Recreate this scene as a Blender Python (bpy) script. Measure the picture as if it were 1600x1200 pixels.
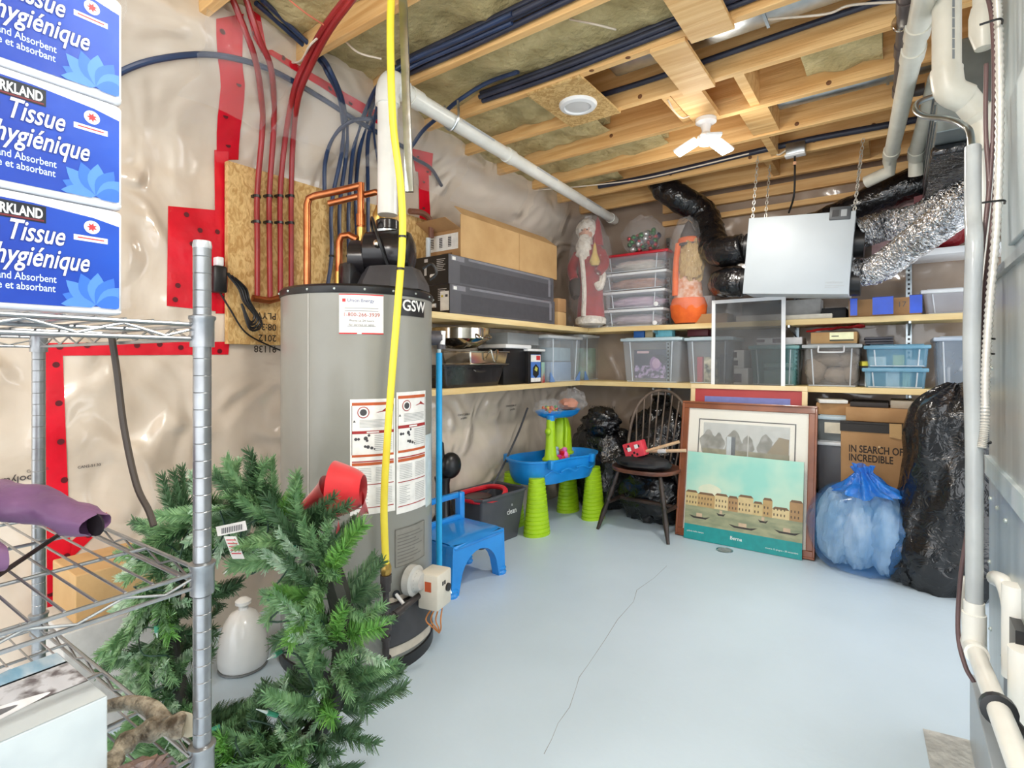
import bpy, bmesh, math, random
from math import radians, sin, cos, pi
from mathutils import Vector, Matrix, noise
random.seed(7)
for o in list(bpy.data.objects): bpy.data.objects.remove(o, do_unlink=True)
scene = bpy.context.scene
COL = scene.collection

# ------------------------------------------------------------ camera
EYE = 1.22                       # camera height (m)
FPX, CYP, YAW = 830.0, 565.0, radians(35.9)
CO, SI = cos(YAW), sin(YAW)
cd = bpy.data.cameras.new('camera'); cam = bpy.data.objects.new('camera', cd); COL.objects.link(cam)
cd.sensor_width = 36.0; cd.sensor_fit = 'HORIZONTAL'; cd.lens = 36.0 * FPX / 1600.0
cd.shift_y = (CYP - 600.0) / 1600.0
cd.clip_start = 0.02
cam.location = (0, 0, EYE); cam.rotation_euler = (radians(90), 0, YAW)
scene.camera = cam

# ------------------------------------------------------------ world, exposure
w = bpy.data.worlds.new('world'); scene.world = w; w.use_nodes = True
w.node_tree.nodes['Background'].inputs[0].default_value = (0.94, 0.97, 1.0, 1)
w.node_tree.nodes['Background'].inputs[1].default_value = 2.0
scene.view_settings.view_transform = 'Standard'; scene.view_settings.look = 'None'
scene.view_settings.gamma = 1.0; scene.view_settings.use_curve_mapping = False
scene.view_settings.exposure = 0.62
LAMP_POWER = 6.0      # each bulb of the lit ceiling fixture
DISC_POWER = 30.0      # the round ceiling disc lights

# ------------------------------------------------------------ measuring the place
def ray(px, py):
    l = (px - 800.0) / FPX; u = (CYP - py) / FPX
    return Vector((l * CO - SI, l * SI + CO, u))
def pD(px, py, d): return Vector((0, 0, EYE)) + ray(px, py) * d
def pX(px, py, X): r = ray(px, py); return Vector((0, 0, EYE)) + r * (X / r.x)
def pY(px, py, Y): r = ray(px, py); return Vector((0, 0, EYE)) + r * (Y / r.y)
def pZ(px, py, Z): r = ray(px, py); return Vector((0, 0, EYE)) + r * ((Z - EYE) / r.z)
XL, YB = -2.50, 4.43             # left and back wall planes
JZ = 2.55                        # underside of the joists
LOW, UP = 1.055, 1.505           # tops of the lower and upper shelf boards
SXL, SXU, SYF = -2.20, -2.12, 4.03

# ------------------------------------------------------------ materials
def lin(c):
    c = c / 255.0
    return c / 12.92 if c <= 0.04045 else ((c + 0.055) / 1.055) ** 2.4
def L4(rgb): return (lin(rgb[0]), lin(rgb[1]), lin(rgb[2]), 1)
MATS = {}
def mat(name, rgb, rough=.5, metal=0., rgb2=None, vs=6., stretch=(1, 1, 1), detail=4., bump=0., bs=40., dist=0.,
        alpha=1., coat=0., emit=0., lo=.35, hi=.65, trans=0., bstretch=None, spec=.5, sheen=0., ridged=False):
    if name in MATS: return MATS[name]
    m = bpy.data.materials.new(name); m.use_nodes = True; nt = m.node_tree; N = nt.nodes; K = nt.links
    b = N['Principled BSDF']
    b.inputs['Base Color'].default_value = L4(rgb); b.inputs['Roughness'].default_value = rough
    b.inputs['Metallic'].default_value = metal; b.inputs['Alpha'].default_value = alpha
    b.inputs['Coat Weight'].default_value = coat; b.inputs['Coat Roughness'].default_value = .05
    b.inputs['Transmission Weight'].default_value = trans
    b.inputs['Specular IOR Level'].default_value = spec
    b.inputs['Sheen Weight'].default_value = sheen
    tc = N.new('ShaderNodeTexCoord')
    mp = N.new('ShaderNodeMapping'); mp.inputs['Scale'].default_value = stretch; K.new(tc.outputs['Object'], mp.inputs['Vector'])
    if rgb2 is not None:
        n = N.new('ShaderNodeTexNoise'); n.inputs['Scale'].default_value = vs; n.inputs['Detail'].default_value = detail
        n.inputs['Distortion'].default_value = dist
        K.new(mp.outputs['Vector'], n.inputs['Vector'])
        r = N.new('ShaderNodeValToRGB'); r.color_ramp.elements[0].position = lo; r.color_ramp.elements[1].position = hi
        r.color_ramp.elements[0].color = L4(rgb); r.color_ramp.elements[1].color = L4(rgb2)
        K.new(n.outputs['Fac'], r.inputs['Fac']); K.new(r.outputs['Color'], b.inputs['Base Color'])
    if bump:
        mp2 = N.new('ShaderNodeMapping'); mp2.inputs['Scale'].default_value = bstretch or stretch
        K.new(tc.outputs['Object'], mp2.inputs['Vector'])
        n2 = N.new('ShaderNodeTexNoise'); n2.inputs['Scale'].default_value = bs; n2.inputs['Detail'].default_value = 5 if ridged else 3
        n2.inputs['Distortion'].default_value = dist
        if ridged: n2.noise_type = 'RIDGED_MULTIFRACTAL'; n2.normalize = True
        K.new(mp2.outputs['Vector'], n2.inputs['Vector'])
        bp = N.new('ShaderNodeBump'); bp.inputs['Strength'].default_value = bump; bp.inputs['Distance'].default_value = .06 if ridged else .02
        K.new(n2.outputs['Fac'], bp.inputs['Height']); K.new(bp.outputs['Normal'], b.inputs['Normal']); K.new(bp.outputs['Normal'], b.inputs['Coat Normal'])
    if emit:
        b.inputs['Emission Color'].default_value = L4(rgb); b.inputs['Emission Strength'].default_value = emit
    MATS[name] = m
    return m
_c = [0]
def flat(rgb, rough=.5, metal=0., alpha=1., coat=0., emit=0.):
    """plain paint / print of one colour with a faint procedural grain"""
    key = 'paint_%02x%02x%02x_%d_%d_%d' % (*[int(c) for c in rgb], int(rough * 100), int(metal * 100), int(alpha * 100))
    d = [max(0, c * .94) for c in rgb]
    return mat(key, rgb, rough, metal, rgb2=d, vs=25, alpha=alpha, coat=coat, emit=emit)

# ------------------------------------------------------------ mesh building
ORG = {}
def catmull(P, k=6, closed=False):
    P = [Vector(p) for p in P]
    if len(P) < 3: return P
    out = []; n = len(P)
    rng = range(n) if closed else range(n - 1)
    for i in rng:
        p1, p2 = P[i], P[(i + 1) % n]
        p0 = P[(i - 1) % n] if (closed or i > 0) else p1 * 2 - p2
        p3 = P[(i + 2) % n] if (closed or i + 2 < n) else p2 * 2 - p1
        for j in range(k):
            t = j / k
            out.append(.5 * ((2 * p1) + (p2 - p0) * t + (2 * p0 - 5 * p1 + 4 * p2 - p3) * t * t + (3 * p1 - p0 - 3 * p2 + p3) * t ** 3))
    if not closed: out.append(P[-1])
    return out
_txt = {}
def text_geo(s, shear=0., bold=0., spacing=1., align='LEFT'):
    key = (s, shear, bold, spacing, align)
    if key in _txt: return _txt[key]
    cu = bpy.data.curves.new('lettering', 'FONT'); cu.body = s; cu.size = 1; cu.shear = shear; cu.offset = bold
    cu.space_character = spacing; cu.align_x = align; cu.resolution_u = 3
    o = bpy.data.objects.new('lettering', cu); COL.objects.link(o)
    dg = bpy.context.evaluated_depsgraph_get(); ev = o.evaluated_get(dg); me = ev.to_mesh()
    vs = [tuple(v.co) for v in me.vertices]; fs = [tuple(p.vertices) for p in me.polygons]
    ev.to_mesh_clear(); bpy.data.objects.remove(o, do_unlink=True); bpy.data.curves.remove(cu)
    _txt[key] = (vs, fs)
    return _txt[key]
class MB:
    def __init__(s, m=None):
        s.v = []; s.f = []; s.fm = []; s.mats = []; s.cur = 0; s.M = None
        if m: s.m(m)
    def m(s, mt):
        if mt not in s.mats: s.mats.append(mt)
        s.cur = s.mats.index(mt); return s
    def add(s, vs, fs):
        b = len(s.v)
        for p in vs:
            p = Vector(p)
            s.v.append(s.M @ p if s.M else p)
        for f in fs: s.f.append(tuple(b + i for i in f)); s.fm.append(s.cur)
        return s
    def box(s, x0, x1, y0, y1, z0, z1):
        return s.add([(x0, y0, z0), (x1, y0, z0), (x1, y1, z0), (x0, y1, z0), (x0, y0, z1), (x1, y0, z1), (x1, y1, z1), (x0, y1, z1)],
                     [(0, 3, 2, 1), (4, 5, 6, 7), (0, 1, 5, 4), (1, 2, 6, 5), (2, 3, 7, 6), (3, 0, 4, 7)])
    def hexa(s, b, t):
        """b, t: four bottom and four top corners"""
        return s.add(list(b) + list(t), [(0, 3, 2, 1), (4, 5, 6, 7), (0, 1, 5, 4), (1, 2, 6, 5), (2, 3, 7, 6), (3, 0, 4, 7)])
    def rbox(s, x0, x1, y0, y1, z0, z1, r=.01, seg=2):
        bm = bmesh.new(); bmesh.ops.create_cube(bm, size=1)
        for v in bm.verts:
            v.co = ((x0 + x1) / 2 + v.co.x * (x1 - x0), (y0 + y1) / 2 + v.co.y * (y1 - y0), (z0 + z1) / 2 + v.co.z * (z1 - z0))
        bmesh.ops.bevel(bm, geom=bm.edges[:], offset=r, segments=seg, profile=.5, affect='EDGES')
        s.bm(bm); bm.free(); return s
    def bm(s, bm):
        bm.verts.index_update()
        return s.add([v.co.copy() for v in bm.verts], [[v.index for v in f.verts] for f in bm.faces])
    def tube(s, P, r, n=8, k=6, closed=False, sm=True, cap=True):
        P = catmull(P, k, closed) if sm else [Vector(p) for p in P]
        m = len(P); T = []
        for i in range(m):
            a = P[(i - 1) % m] if (closed or i) else P[i]; b = P[(i + 1) % m] if (closed or i < m - 1) else P[i]
            t = b - a; T.append(t.normalized() if t.length > 1e-9 else Vector((0, 0, 1)))
        ref = Vector((0, 0, 1)) if abs(T[0].z) < .9 else Vector((1, 0, 0))
        nrm = T[0].cross(ref).normalized(); vs = []; fs = []
        for i in range(m):
            nrm = (nrm - T[i] * nrm.dot(T[i])); nrm = nrm.normalized() if nrm.length > 1e-6 else T[i].orthogonal().normalized()
            bn = T[i].cross(nrm)
            rr = r(i / max(1, m - 1)) if callable(r) else r
            for j in range(n):
                a = 2 * pi * j / n; vs.append(P[i] + nrm * (cos(a) * rr) + bn * (sin(a) * rr))
        for i in range(m if closed else m - 1):
            for j in range(n):
                a = i * n + j; b = i * n + (j + 1) % n; c = ((i + 1) % m) * n
                fs.append((a, b, c + (j + 1) % n, c + j))
        if cap and not closed:
            fs.append(tuple(range(n - 1, -1, -1))); fs.append(tuple((m - 1) * n + j for j in range(n)))
        return s.add(vs, fs)
    def cyl(s, p0, p1, r, n=16, r1=None):
        r1 = r if r1 is None else r1
        return s.tube([p0, p1], lambda t: r + (r1 - r) * t, n=n, sm=False)
    def lathe(s, prof, n=24, c=(0, 0, 0), axis=None, sx=1., sy=1.):
        c = Vector(c); vs = []; fs = []
        if axis is None: X, Y, Z = Vector((1, 0, 0)), Vector((0, 1, 0)), Vector((0, 0, 1))
        else:
            Z = Vector(axis).normalized(); X = Z.orthogonal().normalized(); Y = Z.cross(X)
        for r, z in prof:
            for j in range(n):
                a = 2 * pi * j / n; vs.append(c + X * (cos(a) * r * sx) + Y * (sin(a) * r * sy) + Z * z)
        for i in range(len(prof) - 1):
            for j in range(n):
                fs.append((i * n + j, i * n + (j + 1) % n, (i + 1) * n + (j + 1) % n, (i + 1) * n + j))
        if prof[0][0] > 1e-6: fs.append(tuple(range(n - 1, -1, -1)))
        if prof[-1][0] > 1e-6: fs.append(tuple((len(prof) - 1) * n + j for j in range(n)))
        return s.add(vs, fs)
    def sphere(s, c, r, n=12, k=8, sc=(1, 1, 1)):
        c = Vector(c); vs = []; fs = []
        for i in range(k + 1):
            a = pi * i / k
            for j in range(n):
                b = 2 * pi * j / n
                vs.append(c + Vector((sin(a) * cos(b) * r * sc[0], sin(a) * sin(b) * r * sc[1], -cos(a) * r * sc[2])))
        for i in range(k):
            for j in range(n):
                fs.append((i * n + j, i * n + (j + 1) % n, (i + 1) * n + (j + 1) % n, (i + 1) * n + j))
        return s.add(vs, fs)
    def prism(s, poly, o, u, v, th):
        """polygon (u, v coords) extruded by vector th"""
        o, u, v, th = Vector(o), Vector(u), Vector(v), Vector(th); n = len(poly)
        A = [o + u * a + v * b for a, b in poly]; B = [p + th for p in A]
        return s.add(A + B, [tuple(range(n)), tuple(range(2 * n - 1, n - 1, -1))] + [(i, i + n, (i + 1) % n + n, (i + 1) % n) for i in range(n)])
    def poly(s, poly, o, u, v):
        o, u, v = Vector(o), Vector(u), Vector(v)
        return s.add([o + u * a + v * b for a, b in poly], [tuple(range(len(poly)))])
    def rect(s, o, u, v, u0, v0, u1, v1): return s.poly([(u0, v0), (u1, v0), (u1, v1), (u0, v1)], o, u, v)
    def text(s, st, o, u, v, size, align='LEFT', shear=0., bold=0., spacing=1., fn=None):
        vs, fs = text_geo(st, shear, bold, spacing, align); o, u, v = Vector(o), Vector(u), Vector(v)
        return s.add([o + u * (a[0] * size) + v * (a[1] * size) for a in vs], fs)
    def grid(s, fn, nu, nv):
        vs = [fn(i / nu, j / nv) for j in range(nv + 1) for i in range(nu + 1)]
        return s.add(vs, [(j * (nu + 1) + i, j * (nu + 1) + i + 1, (j + 1) * (nu + 1) + i + 1, (j + 1) * (nu + 1) + i) for j in range(nv) for i in range(nu)])
    def build(s, name, parent=None, smooth=35, kind=None, label=None, cat=None, group=None, bevel=0., recalc=True):
        if parent is not None: org = ORG.get(parent.name, Vector((0, 0, 0)))
        else:
            xs = [p.x for p in s.v]; ys = [p.y for p in s.v]; zs = [p.z for p in s.v]
            org = Vector(((min(xs) + max(xs)) / 2, (min(ys) + max(ys)) / 2, min(zs)))
        me = bpy.data.meshes.new(name); me.from_pydata([tuple(p - org) for p in s.v], [], s.f); me.update()
        for mt in s.mats: me.materials.append(mt)
        if len(s.mats) > 1: me.polygons.foreach_set('material_index', s.fm)
        if recalc:
            bm = bmesh.new(); bm.from_mesh(me); bmesh.ops.recalc_face_normals(bm, faces=bm.faces[:]); bm.to_mesh(me); bm.free()
        if smooth: me.shade_smooth(); me.set_sharp_from_angle(angle=radians(smooth))
        o = bpy.data.objects.new(name, me); COL.objects.link(o)
        if parent is not None: o.parent = parent
        else: o.location = org
        ORG[o.name] = org
        if bevel:
            bv = o.modifiers.new('edge', 'BEVEL'); bv.width = bevel; bv.segments = 2; bv.limit_method = 'ANGLE'; bv.angle_limit = radians(40)
        if kind: o['kind'] = kind
        if label: o['label'] = label
        if cat: o['category'] = cat
        if group: o['group'] = group
        return o
def thing(name, label, cat, loc=(0, 0, 0), rotz=0., group=None, local=False):
    o = bpy.data.objects.new(name, None); COL.objects.link(o); o.empty_display_size = .05
    o.location = loc; o.rotation_euler = (0, 0, rotz); o['label'] = label; o['category'] = cat
    if group: o['group'] = group
    ORG[o.name] = Vector((0, 0, 0)) if local else Vector(loc)
    return o
def dup(o, parent=None, loc=None, rotz=None, label=None):
    c = o.copy(); COL.objects.link(c)
    if parent is not None: c.parent = parent
    if loc is not None: c.location = loc
    if rotz is not None: c.rotation_euler = (0, 0, rotz)
    if label: c['label'] = label
    for ch in [x for x in KIDS(o)]: dup(ch, c)
    return c
def KIDS(o): return [x for x in COL.objects if x.parent == o]
def blob(c, R, seed, amp=.12, fs=3., crease=.08, cs=7., n=40, k=26, flat_z=None, fold=0.):
    """rounded crumpled volume: bags, cloths"""
    c = Vector(c); vs = []; fs_ = []
    for i in range(k + 1):
        a = pi * i / k
        for j in range(n):
            b = 2 * pi * j / n
            d = Vector((sin(a) * cos(b), sin(a) * sin(b), -cos(a)))
            q = d + Vector((seed * 3.1, seed * 1.7, seed * .9))
            e = 1 + amp * noise.noise(q * fs) - crease * abs(noise.noise(q * cs)) * 1.6 + crease * .5
            if fold: e += fold * sin(b * 9 + 3 * noise.noise(q * 2)) * sin(a)
            p = c + Vector((d.x * R[0] * e, d.y * R[1] * e, d.z * R[2] * e))
            if flat_z is not None and p.z < flat_z: p.z = flat_z
            vs.append(p)
    for i in range(k):
        for j in range(n): fs_.append((i * n + j, i * n + (j + 1) % n, (i + 1) * n + (j + 1) % n, (i + 1) * n + j))
    return vs, fs_
UX, UY, UZ = Vector((1, 0, 0)), Vector((0, 1, 0)), Vector((0, 0, 1))

# ------------------------------------------------------------ shared materials
wood = mat('joist_wood', (245, 204, 142), .6, rgb2=(220, 168, 104), vs=3, stretch=(.5, 9, 9), bump=.15, bs=8, dist=.6)
wood2 = mat('shelf_pine', (240, 218, 164), .55, rgb2=(222, 190, 130), vs=3, stretch=(.8, 8, 8), bump=.08, bs=10)
wood3 = mat('shelf_pine_lengthwise', (240, 218, 164), .55, rgb2=(222, 190, 130), vs=3, stretch=(8, .8, 8), bump=.08, bs=10)
subfl = mat('subfloor_board', (196, 160, 122), .8, rgb2=(164, 130, 98), vs=12, bump=.2, bs=60)
wool = mat('mineral_wool', (206, 190, 142), .95, rgb2=(170, 154, 108), vs=7, bump=.8, bs=30, detail=8)
osb = mat('strand_board', (222, 188, 128), .75, rgb2=(188, 146, 86), vs=38, stretch=(1, 1, .55), bump=.25, bs=60, dist=1.5, lo=.4, hi=.6)
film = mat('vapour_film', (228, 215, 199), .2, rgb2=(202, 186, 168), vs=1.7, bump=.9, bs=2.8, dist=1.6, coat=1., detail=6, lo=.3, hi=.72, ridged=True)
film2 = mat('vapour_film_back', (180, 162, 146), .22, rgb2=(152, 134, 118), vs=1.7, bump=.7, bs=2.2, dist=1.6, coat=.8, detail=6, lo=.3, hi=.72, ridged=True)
clearfilm = mat('loose_clear_film', (235, 232, 228), .1, alpha=.14, bump=.6, bs=14, coat=.5)
floorm = mat('painted_concrete', (204, 222, 236), .4, rgb2=(194, 212, 225), vs=1.6, bump=.05, bs=30, detail=7, lo=.3, hi=.7)
tape = mat('red_sheathing_tape', (226, 26, 48), .25, rgb2=(204, 16, 38), vs=6, bump=.2, bs=14)
pvc = mat('white_pvc', (238, 238, 232), .3, rgb2=(228, 228, 222), vs=9)
cream = mat('cream_pvc', (226, 224, 212), .35, rgb2=(214, 211, 198), vs=9)
galv = mat('galvanised_steel', (196, 204, 208), .28, 1., rgb2=(168, 178, 184), vs=14, bump=.04, bs=30)
chrome = mat('chrome_wire', (164, 166, 168), .34, .9, rgb2=(148, 150, 152), vs=30)
steel = mat('polished_steel', (214, 208, 196), .12, 1., rgb2=(196, 188, 176), vs=6)
copper = mat('copper_pipe', (196, 124, 80), .28, .9, rgb2=(164, 92, 54), vs=12)
brass = mat('brass_fitting', (206, 170, 96), .3, .9, rgb2=(184, 148, 78), vs=20)
black = mat('black_plastic', (26, 26, 29), .35, rgb2=(20, 20, 22), vs=20)
blackg = mat('black_bag_film', (17, 17, 19), .2, rgb2=(26, 26, 29), vs=5, bump=.6, bs=16, dist=1., coat=.3)
redpex = mat('red_pex', (158, 40, 42), .32, rgb2=(136, 32, 36), vs=9)
bluepex = mat('navy_pex', (44, 62, 96), .32, rgb2=(34, 50, 80), vs=9)
card = mat('cardboard', (205, 168, 118), .8, rgb2=(190, 152, 102), vs=5, bump=.06, bs=90)
card2 = mat('brown_cardboard', (182, 142, 98), .8, rgb2=(166, 126, 84), vs=5, bump=.06, bs=90)
foil = mat('crinkled_foil', (214, 214, 214), .16, 1., rgb2=(170, 172, 176), vs=20, bump=1., bs=55, dist=.6)
clearp = mat('clear_bin_plastic', (226, 236, 246), .12, alpha=.26, rgb2=(208, 220, 232), vs=5, bump=.1, bs=20)
white = mat('white_plastic', (240, 241, 242), .35, rgb2=(232, 233, 235), vs=12)
bagfilm = mat('clear_bag', (240, 240, 242), .07, alpha=.13, bump=.9, bs=18, dist=.8, coat=.6)

# ------------------------------------------------------------ the setting
b = MB(floorm); b.box(XL - .1, 2.2, -1.6, YB + .1, -.12, 0); floor = b.build('floor', kind='structure', smooth=0)
# hairline crack in the paint
pts = [(1042, 884), (1022, 903), (995, 922), (990, 940), (965, 968), (945, 1000), (918, 1040), (905, 1058), (900, 1075), (890, 1105), (872, 1130), (862, 1155), (850, 1178)]
b = MB(flat((158, 168, 174), .8)); W = []
for i, (x, y) in enumerate(pts):
    p = pZ(x, y, .0006); wd = .0008 + .0014 * random.random(); W.append((p - Vector((wd, 0, 0)), p + Vector((wd, 0, 0))))
for i in range(len(W) - 1): b.add([W[i][0], W[i][1], W[i + 1][1], W[i + 1][0]], [(0, 1, 2, 3)])
b.build('crack', floor, smooth=0)

def sstep(t): t = max(0., min(1., t)); return t * t * (3 - 2 * t)
def wallX(y, z):
    """surface of the film on the left wall: sags between studs, bulges out over the rim insulation"""
    q = Vector((y * 1.6, z * 1.3, 3.3)); d = .022 * noise.noise(q) + .014 * noise.noise(q * 3.2) + .012 * abs(noise.noise(q * 6.))
    bul = (.36 - .16 * sstep((y - 1.6) / 1.6)) * sstep((z - 2.12) / .42)
    return XL + max(-.04, d) + bul + .03 * noise.noise(q * 2.) * sstep((z - 2.1) / .3)
def wallY(x, z):
    q = Vector((x * 1.6, 7.7, z * 1.3)); d = .022 * noise.noise(q) + .014 * noise.noise(q * 3.2) + .012 * abs(noise.noise(q * 6.))
    return YB - max(-.04, d)
b = MB(film); b.grid(lambda u, v: (lambda y, z: Vector((wallX(y, z), y, z)))(-1.6 + u * (YB + 1.7), v * 2.78), 170, 90)
wall_left = b.build('wall_left', kind='structure', smooth=60)
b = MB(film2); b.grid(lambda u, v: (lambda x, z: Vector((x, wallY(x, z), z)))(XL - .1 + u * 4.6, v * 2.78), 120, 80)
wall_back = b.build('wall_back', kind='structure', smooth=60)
b = MB(wood); b.box(-1.6, 2., YB - .055, YB - .01, 2.36, 2.40); b.box(-1.6, 2., YB - .05, YB - .01, 2.47, JZ - .002); b.build('top_plate', wall_back, smooth=0)

# ceiling: subfloor, joists, insulation, blocking
b = MB(subfl); b.box(XL - .1, 2.0, -1.6, YB + .1, JZ + .235, JZ + .26); ceiling = b.build('ceiling', kind='structure', smooth=0)
JY = [2.21 + .411 * i for i in range(-9, 6)]        # far lower edges
b = MB(wood); b.box(XL, 2.0, 0, .038, 0, .235)
first = None
for y in JY:
    if first is None:
        first = b.build('joist', ceiling, smooth=0, bevel=.003)
        first.location = Vector((0, y - .038, JZ)); base_org = ORG[ceiling.name]
        # mesh was built around the ceiling origin: shift back
        first.location = Vector((0, y - .038, JZ)); j = first
    else:
        j = dup(first, ceiling); j.location = Vector((0, y - .038, JZ))
def bay(i): return JY[i] , JY[i + 1] - .038          # y range of bay after joist i
IA = 9                                              # index of joist at 2.17
def batt(i, x0, x1, z, seed):
    y0, y1 = bay(i); b = MB(wool)
    def fn(u, v):
        x = x0 + (x1 - x0) * u; y = y0 + .004 + (y1 - y0 - .008) * v
        q = Vector((x * 4, y * 4, seed)); return Vector((x, y, z + .035 * noise.noise(q) + .02 * noise.noise(q * 3)))
    b.grid(fn, int(max(8, (x1 - x0) * 22)), 10)
    nb = len(b.v)
    b.box(x0, x1, y0 + .006, y1 - .006, z + .05, JZ + .232)
    b.build('insulation_batt', ceiling, smooth=60)
for i, (x0, x1, z) in {IA - 5: (-2.6, .2, JZ + .1), IA - 4: (-2.6, .4, JZ + .1), IA - 3: (-2.6, .6, JZ + .1), IA - 2: (-2.6, .8, JZ + .09), IA - 1: (-2.6, -.72, JZ + .08),
                       IA: (-2.6, -1.5, JZ + .06), IA + 1: (-2.6, -1.42, JZ + .08), IA + 2: (-2.6, -1.2, JZ + .08), IA + 3: (-2.6, -1.7, JZ + .1)}.items():
    batt(i, x0, x1, z, i * 1.3)
batt(IA + 1, -.36, -.05, JZ + .07, 9.1)
def block(i, xc, w, z0=JZ - .004, th=.038, mt=wood, name='blocking'):
    y0, y1 = bay(i); b = MB(mt); b.box(xc - w / 2, xc + w / 2, y0 - .03, y1 + .03, z0 - th * 0, z0 + th); return b
b = MB(wood)
def flatblock(px, py, w, i, mt=wood):
    p = pZ(px, py, JZ); y0, y1 = bay(i); b = MB(mt); b.box(p.x - w / 2, p.x + w / 2, y0 - .038, y1 + .038, JZ - .020, JZ - .001)
    return b.build('blocking', ceiling, smooth=0, bevel=.002)
flatblock(1070, 105, .15, IA); flatblock(1098, 22, .17, IA - 1)
def upblock(x, i, w=.038):
    y0, y1 = bay(i); b = MB(wood); b.box(x - w / 2, x + w / 2, y0, y1, JZ + .012, JZ + .232); return b.build('blocking', ceiling, smooth=0)
for x, i in ((-.62, IA + 2), (-.60, IA + 1), (-.64, IA + 3), (-.70, IA + 4), (-.16, IA + 4), (-.95, IA + 1)): upblock(x, i, .14 if i == IA + 2 else .045)
osbplate_p = pZ(903, 163, JZ)
y0, y1 = bay(IA); b = MB(osb); b.box(osbplate_p.x - .15, osbplate_p.x + .15, y0 - .036, y1 + .036, JZ - .012, JZ - .001)
b.build('strand_board_plate', ceiling, smooth=0)
# folds of loose film where the wall meets the joists
for k, (y0, y1) in enumerate(((.25, .7), (.95, 1.3), (1.35, 1.75), (1.85, 2.5), (2.6, 3.3), (3.4, 4.2))):
    b = MB(clearfilm)
    def fn(u, v, y0=y0, y1=y1, k=k):
        y = y0 + (y1 - y0) * u; z = 2.28 + .3 * v; q = Vector((y * 3, v * 3, k * 2.2))
        return Vector((wallX(y, z) + .03 + .06 * abs(noise.noise(q)) + .03 * abs(noise.noise(q * 3)), y + .04 * noise.noise(q * 2.), z))
    b.grid(fn, 18, 12); b.build('film_fold', wall_left, smooth=60)
# knots in the joists
knotm = mat('knot_wood', (132, 86, 48), .6, rgb2=(104, 64, 36), vs=30)
for px, py, i, face in ((836, 95, IA, 0), (905, 92, IA, 1), (1000, 184, IA + 1, 0), (880, 222, IA + 2, 0), (955, 212, IA + 2, 0), (1092, 30, IA - 1, 1), (1295, 142, IA + 2, 0), (1365, 195, IA + 4, 0), (1272, 220, IA + 4, 0), (1172, 246, IA + 4, 0), (1048, 272, IA + 4, 0), (1245, 200, IA + 3, 0), (700, 60, IA - 1, 0), (960, 66, IA, 1)):
    p = pY(px, py, JY[i] - .0384) if face == 0 else pZ(px, py, JZ - .0004)
    if face == 0: p.z = max(JZ + .025, min(JZ + .2, p.z)); ax = (0, -1, 0)
    else: p.y = max(JY[i] - .03, min(JY[i] - .008, p.y)); ax = (0, 0, -1)
    b = MB(knotm); b.lathe([(.012, 0), (.010, .0006), (0, .0008)], 12, p, axis=ax); b.build('knot', ceiling)

# ============================================================ lamps
DISC = pZ(903, 163, JZ - .012)
t = thing('ceiling_disc_light', 'round white flush ceiling light on a strand board plate between joists', 'light', DISC)
b = MB(white); b.lathe([(.097, 0), (.097, -.006), (.09, -.016), (.07, -.02), (.066, -.012), (.066, 0)], 40, DISC); b.build('trim_ring', t)
b = MB(mat('lamp_lens', (206, 206, 206), .4, emit=.06)); b.lathe([(.066, -.004), (.064, -.013), (.03, -.017), (0, -.018)], 32, DISC); b.build('lens', t)
lensm = mat('lit_led_panel', (255, 252, 244), .4, emit=14.)
def led_lamp(loc, rotz, label, k_down=1., k_glow=1.):
    t = thing('ceiling_lamp', label, 'lamp', loc, rotz, local=True, group='three-panel ceiling lamps')
    b = MB(white); b.lathe([(.055, 0), (.055, -.02), (.03, -.035), (.022, -.06), (.022, -.075), (0, -.075)], 24); b.build('socket', t)
    b = MB(white); b.lathe([(.022, -.075), (.045, -.095), (.05, -.12), (.035, -.14), (0, -.145)], 24); b.build('hub', t)
    for k in range(3):
        a = 2 * pi * k / 3
        Mx = Matrix.Rotation(a, 4, 'Z') @ Matrix.Translation((.045, 0, -.11)) @ Matrix.Rotation(radians(22), 4, 'Y')
        b = MB(white); b.M = Mx; b.rbox(0, .13, -.042, .042, 0, .016, .006); pn = b.build('lamp_panel', t)
        b = MB(lensm); b.M = Mx; b.rbox(.008, .124, -.037, .037, -.008, .002, .003); b.build('lens', pn)
        ld = bpy.data.lights.new('bulb', 'AREA'); ld.shape = 'DISK'; ld.size = .12; ld.energy = LAMP_POWER * k_down; ld.color = (1., .965, .9)
        lo = bpy.data.objects.new('bulb', ld); COL.objects.link(lo); lo.parent = t
        lo.matrix_local = Mx @ Matrix.Translation((.066, 0, -.012))
    ld = bpy.data.lights.new('glow', 'POINT'); ld.energy = 9. * k_glow; ld.color = (1., .95, .86); ld.shadow_soft_size = .09
    lo = bpy.data.objects.new('glow', ld); COL.objects.link(lo); lo.parent = t; lo.location = (0, 0, -.24)
    return t
LP = pZ(1103, 186, JZ)
led_lamp((LP.x, LP.y, JZ + .0), radians(-60), 'white ceiling lamp with three lit panels in front of the hanging white unit', .5, .55)
led_lamp((-.25, .78, JZ), radians(20), 'added unseen ceiling lamp with three lit panels over the near end of the room', .65, 1.1)  # out of view, added to light the rack and tank from the front
led_lamp((-.9, -.75, JZ), radians(50), 'added unseen ceiling lamp with three lit panels near the rear end of the wire rack', 1., 1.)  # another lamp out of view, added as extra room light
for (x, y) in ((LP.x, LP.y), (-.25, .78), (-.9, -.75)):
    i = max(k for k in range(len(JY)) if JY[k] < y + .2); yy = [q for q in JY]
    k = min(range(len(JY) - 1), key=lambda k: abs((JY[k] + JY[k + 1] - .038) / 2 - y))
    b = MB(wood); b.box(x - .07, x + .07, JY[k] - .02, JY[k + 1] - .02, JZ + .001, JZ + .03); b.build('blocking', ceiling, smooth=0)

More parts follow.
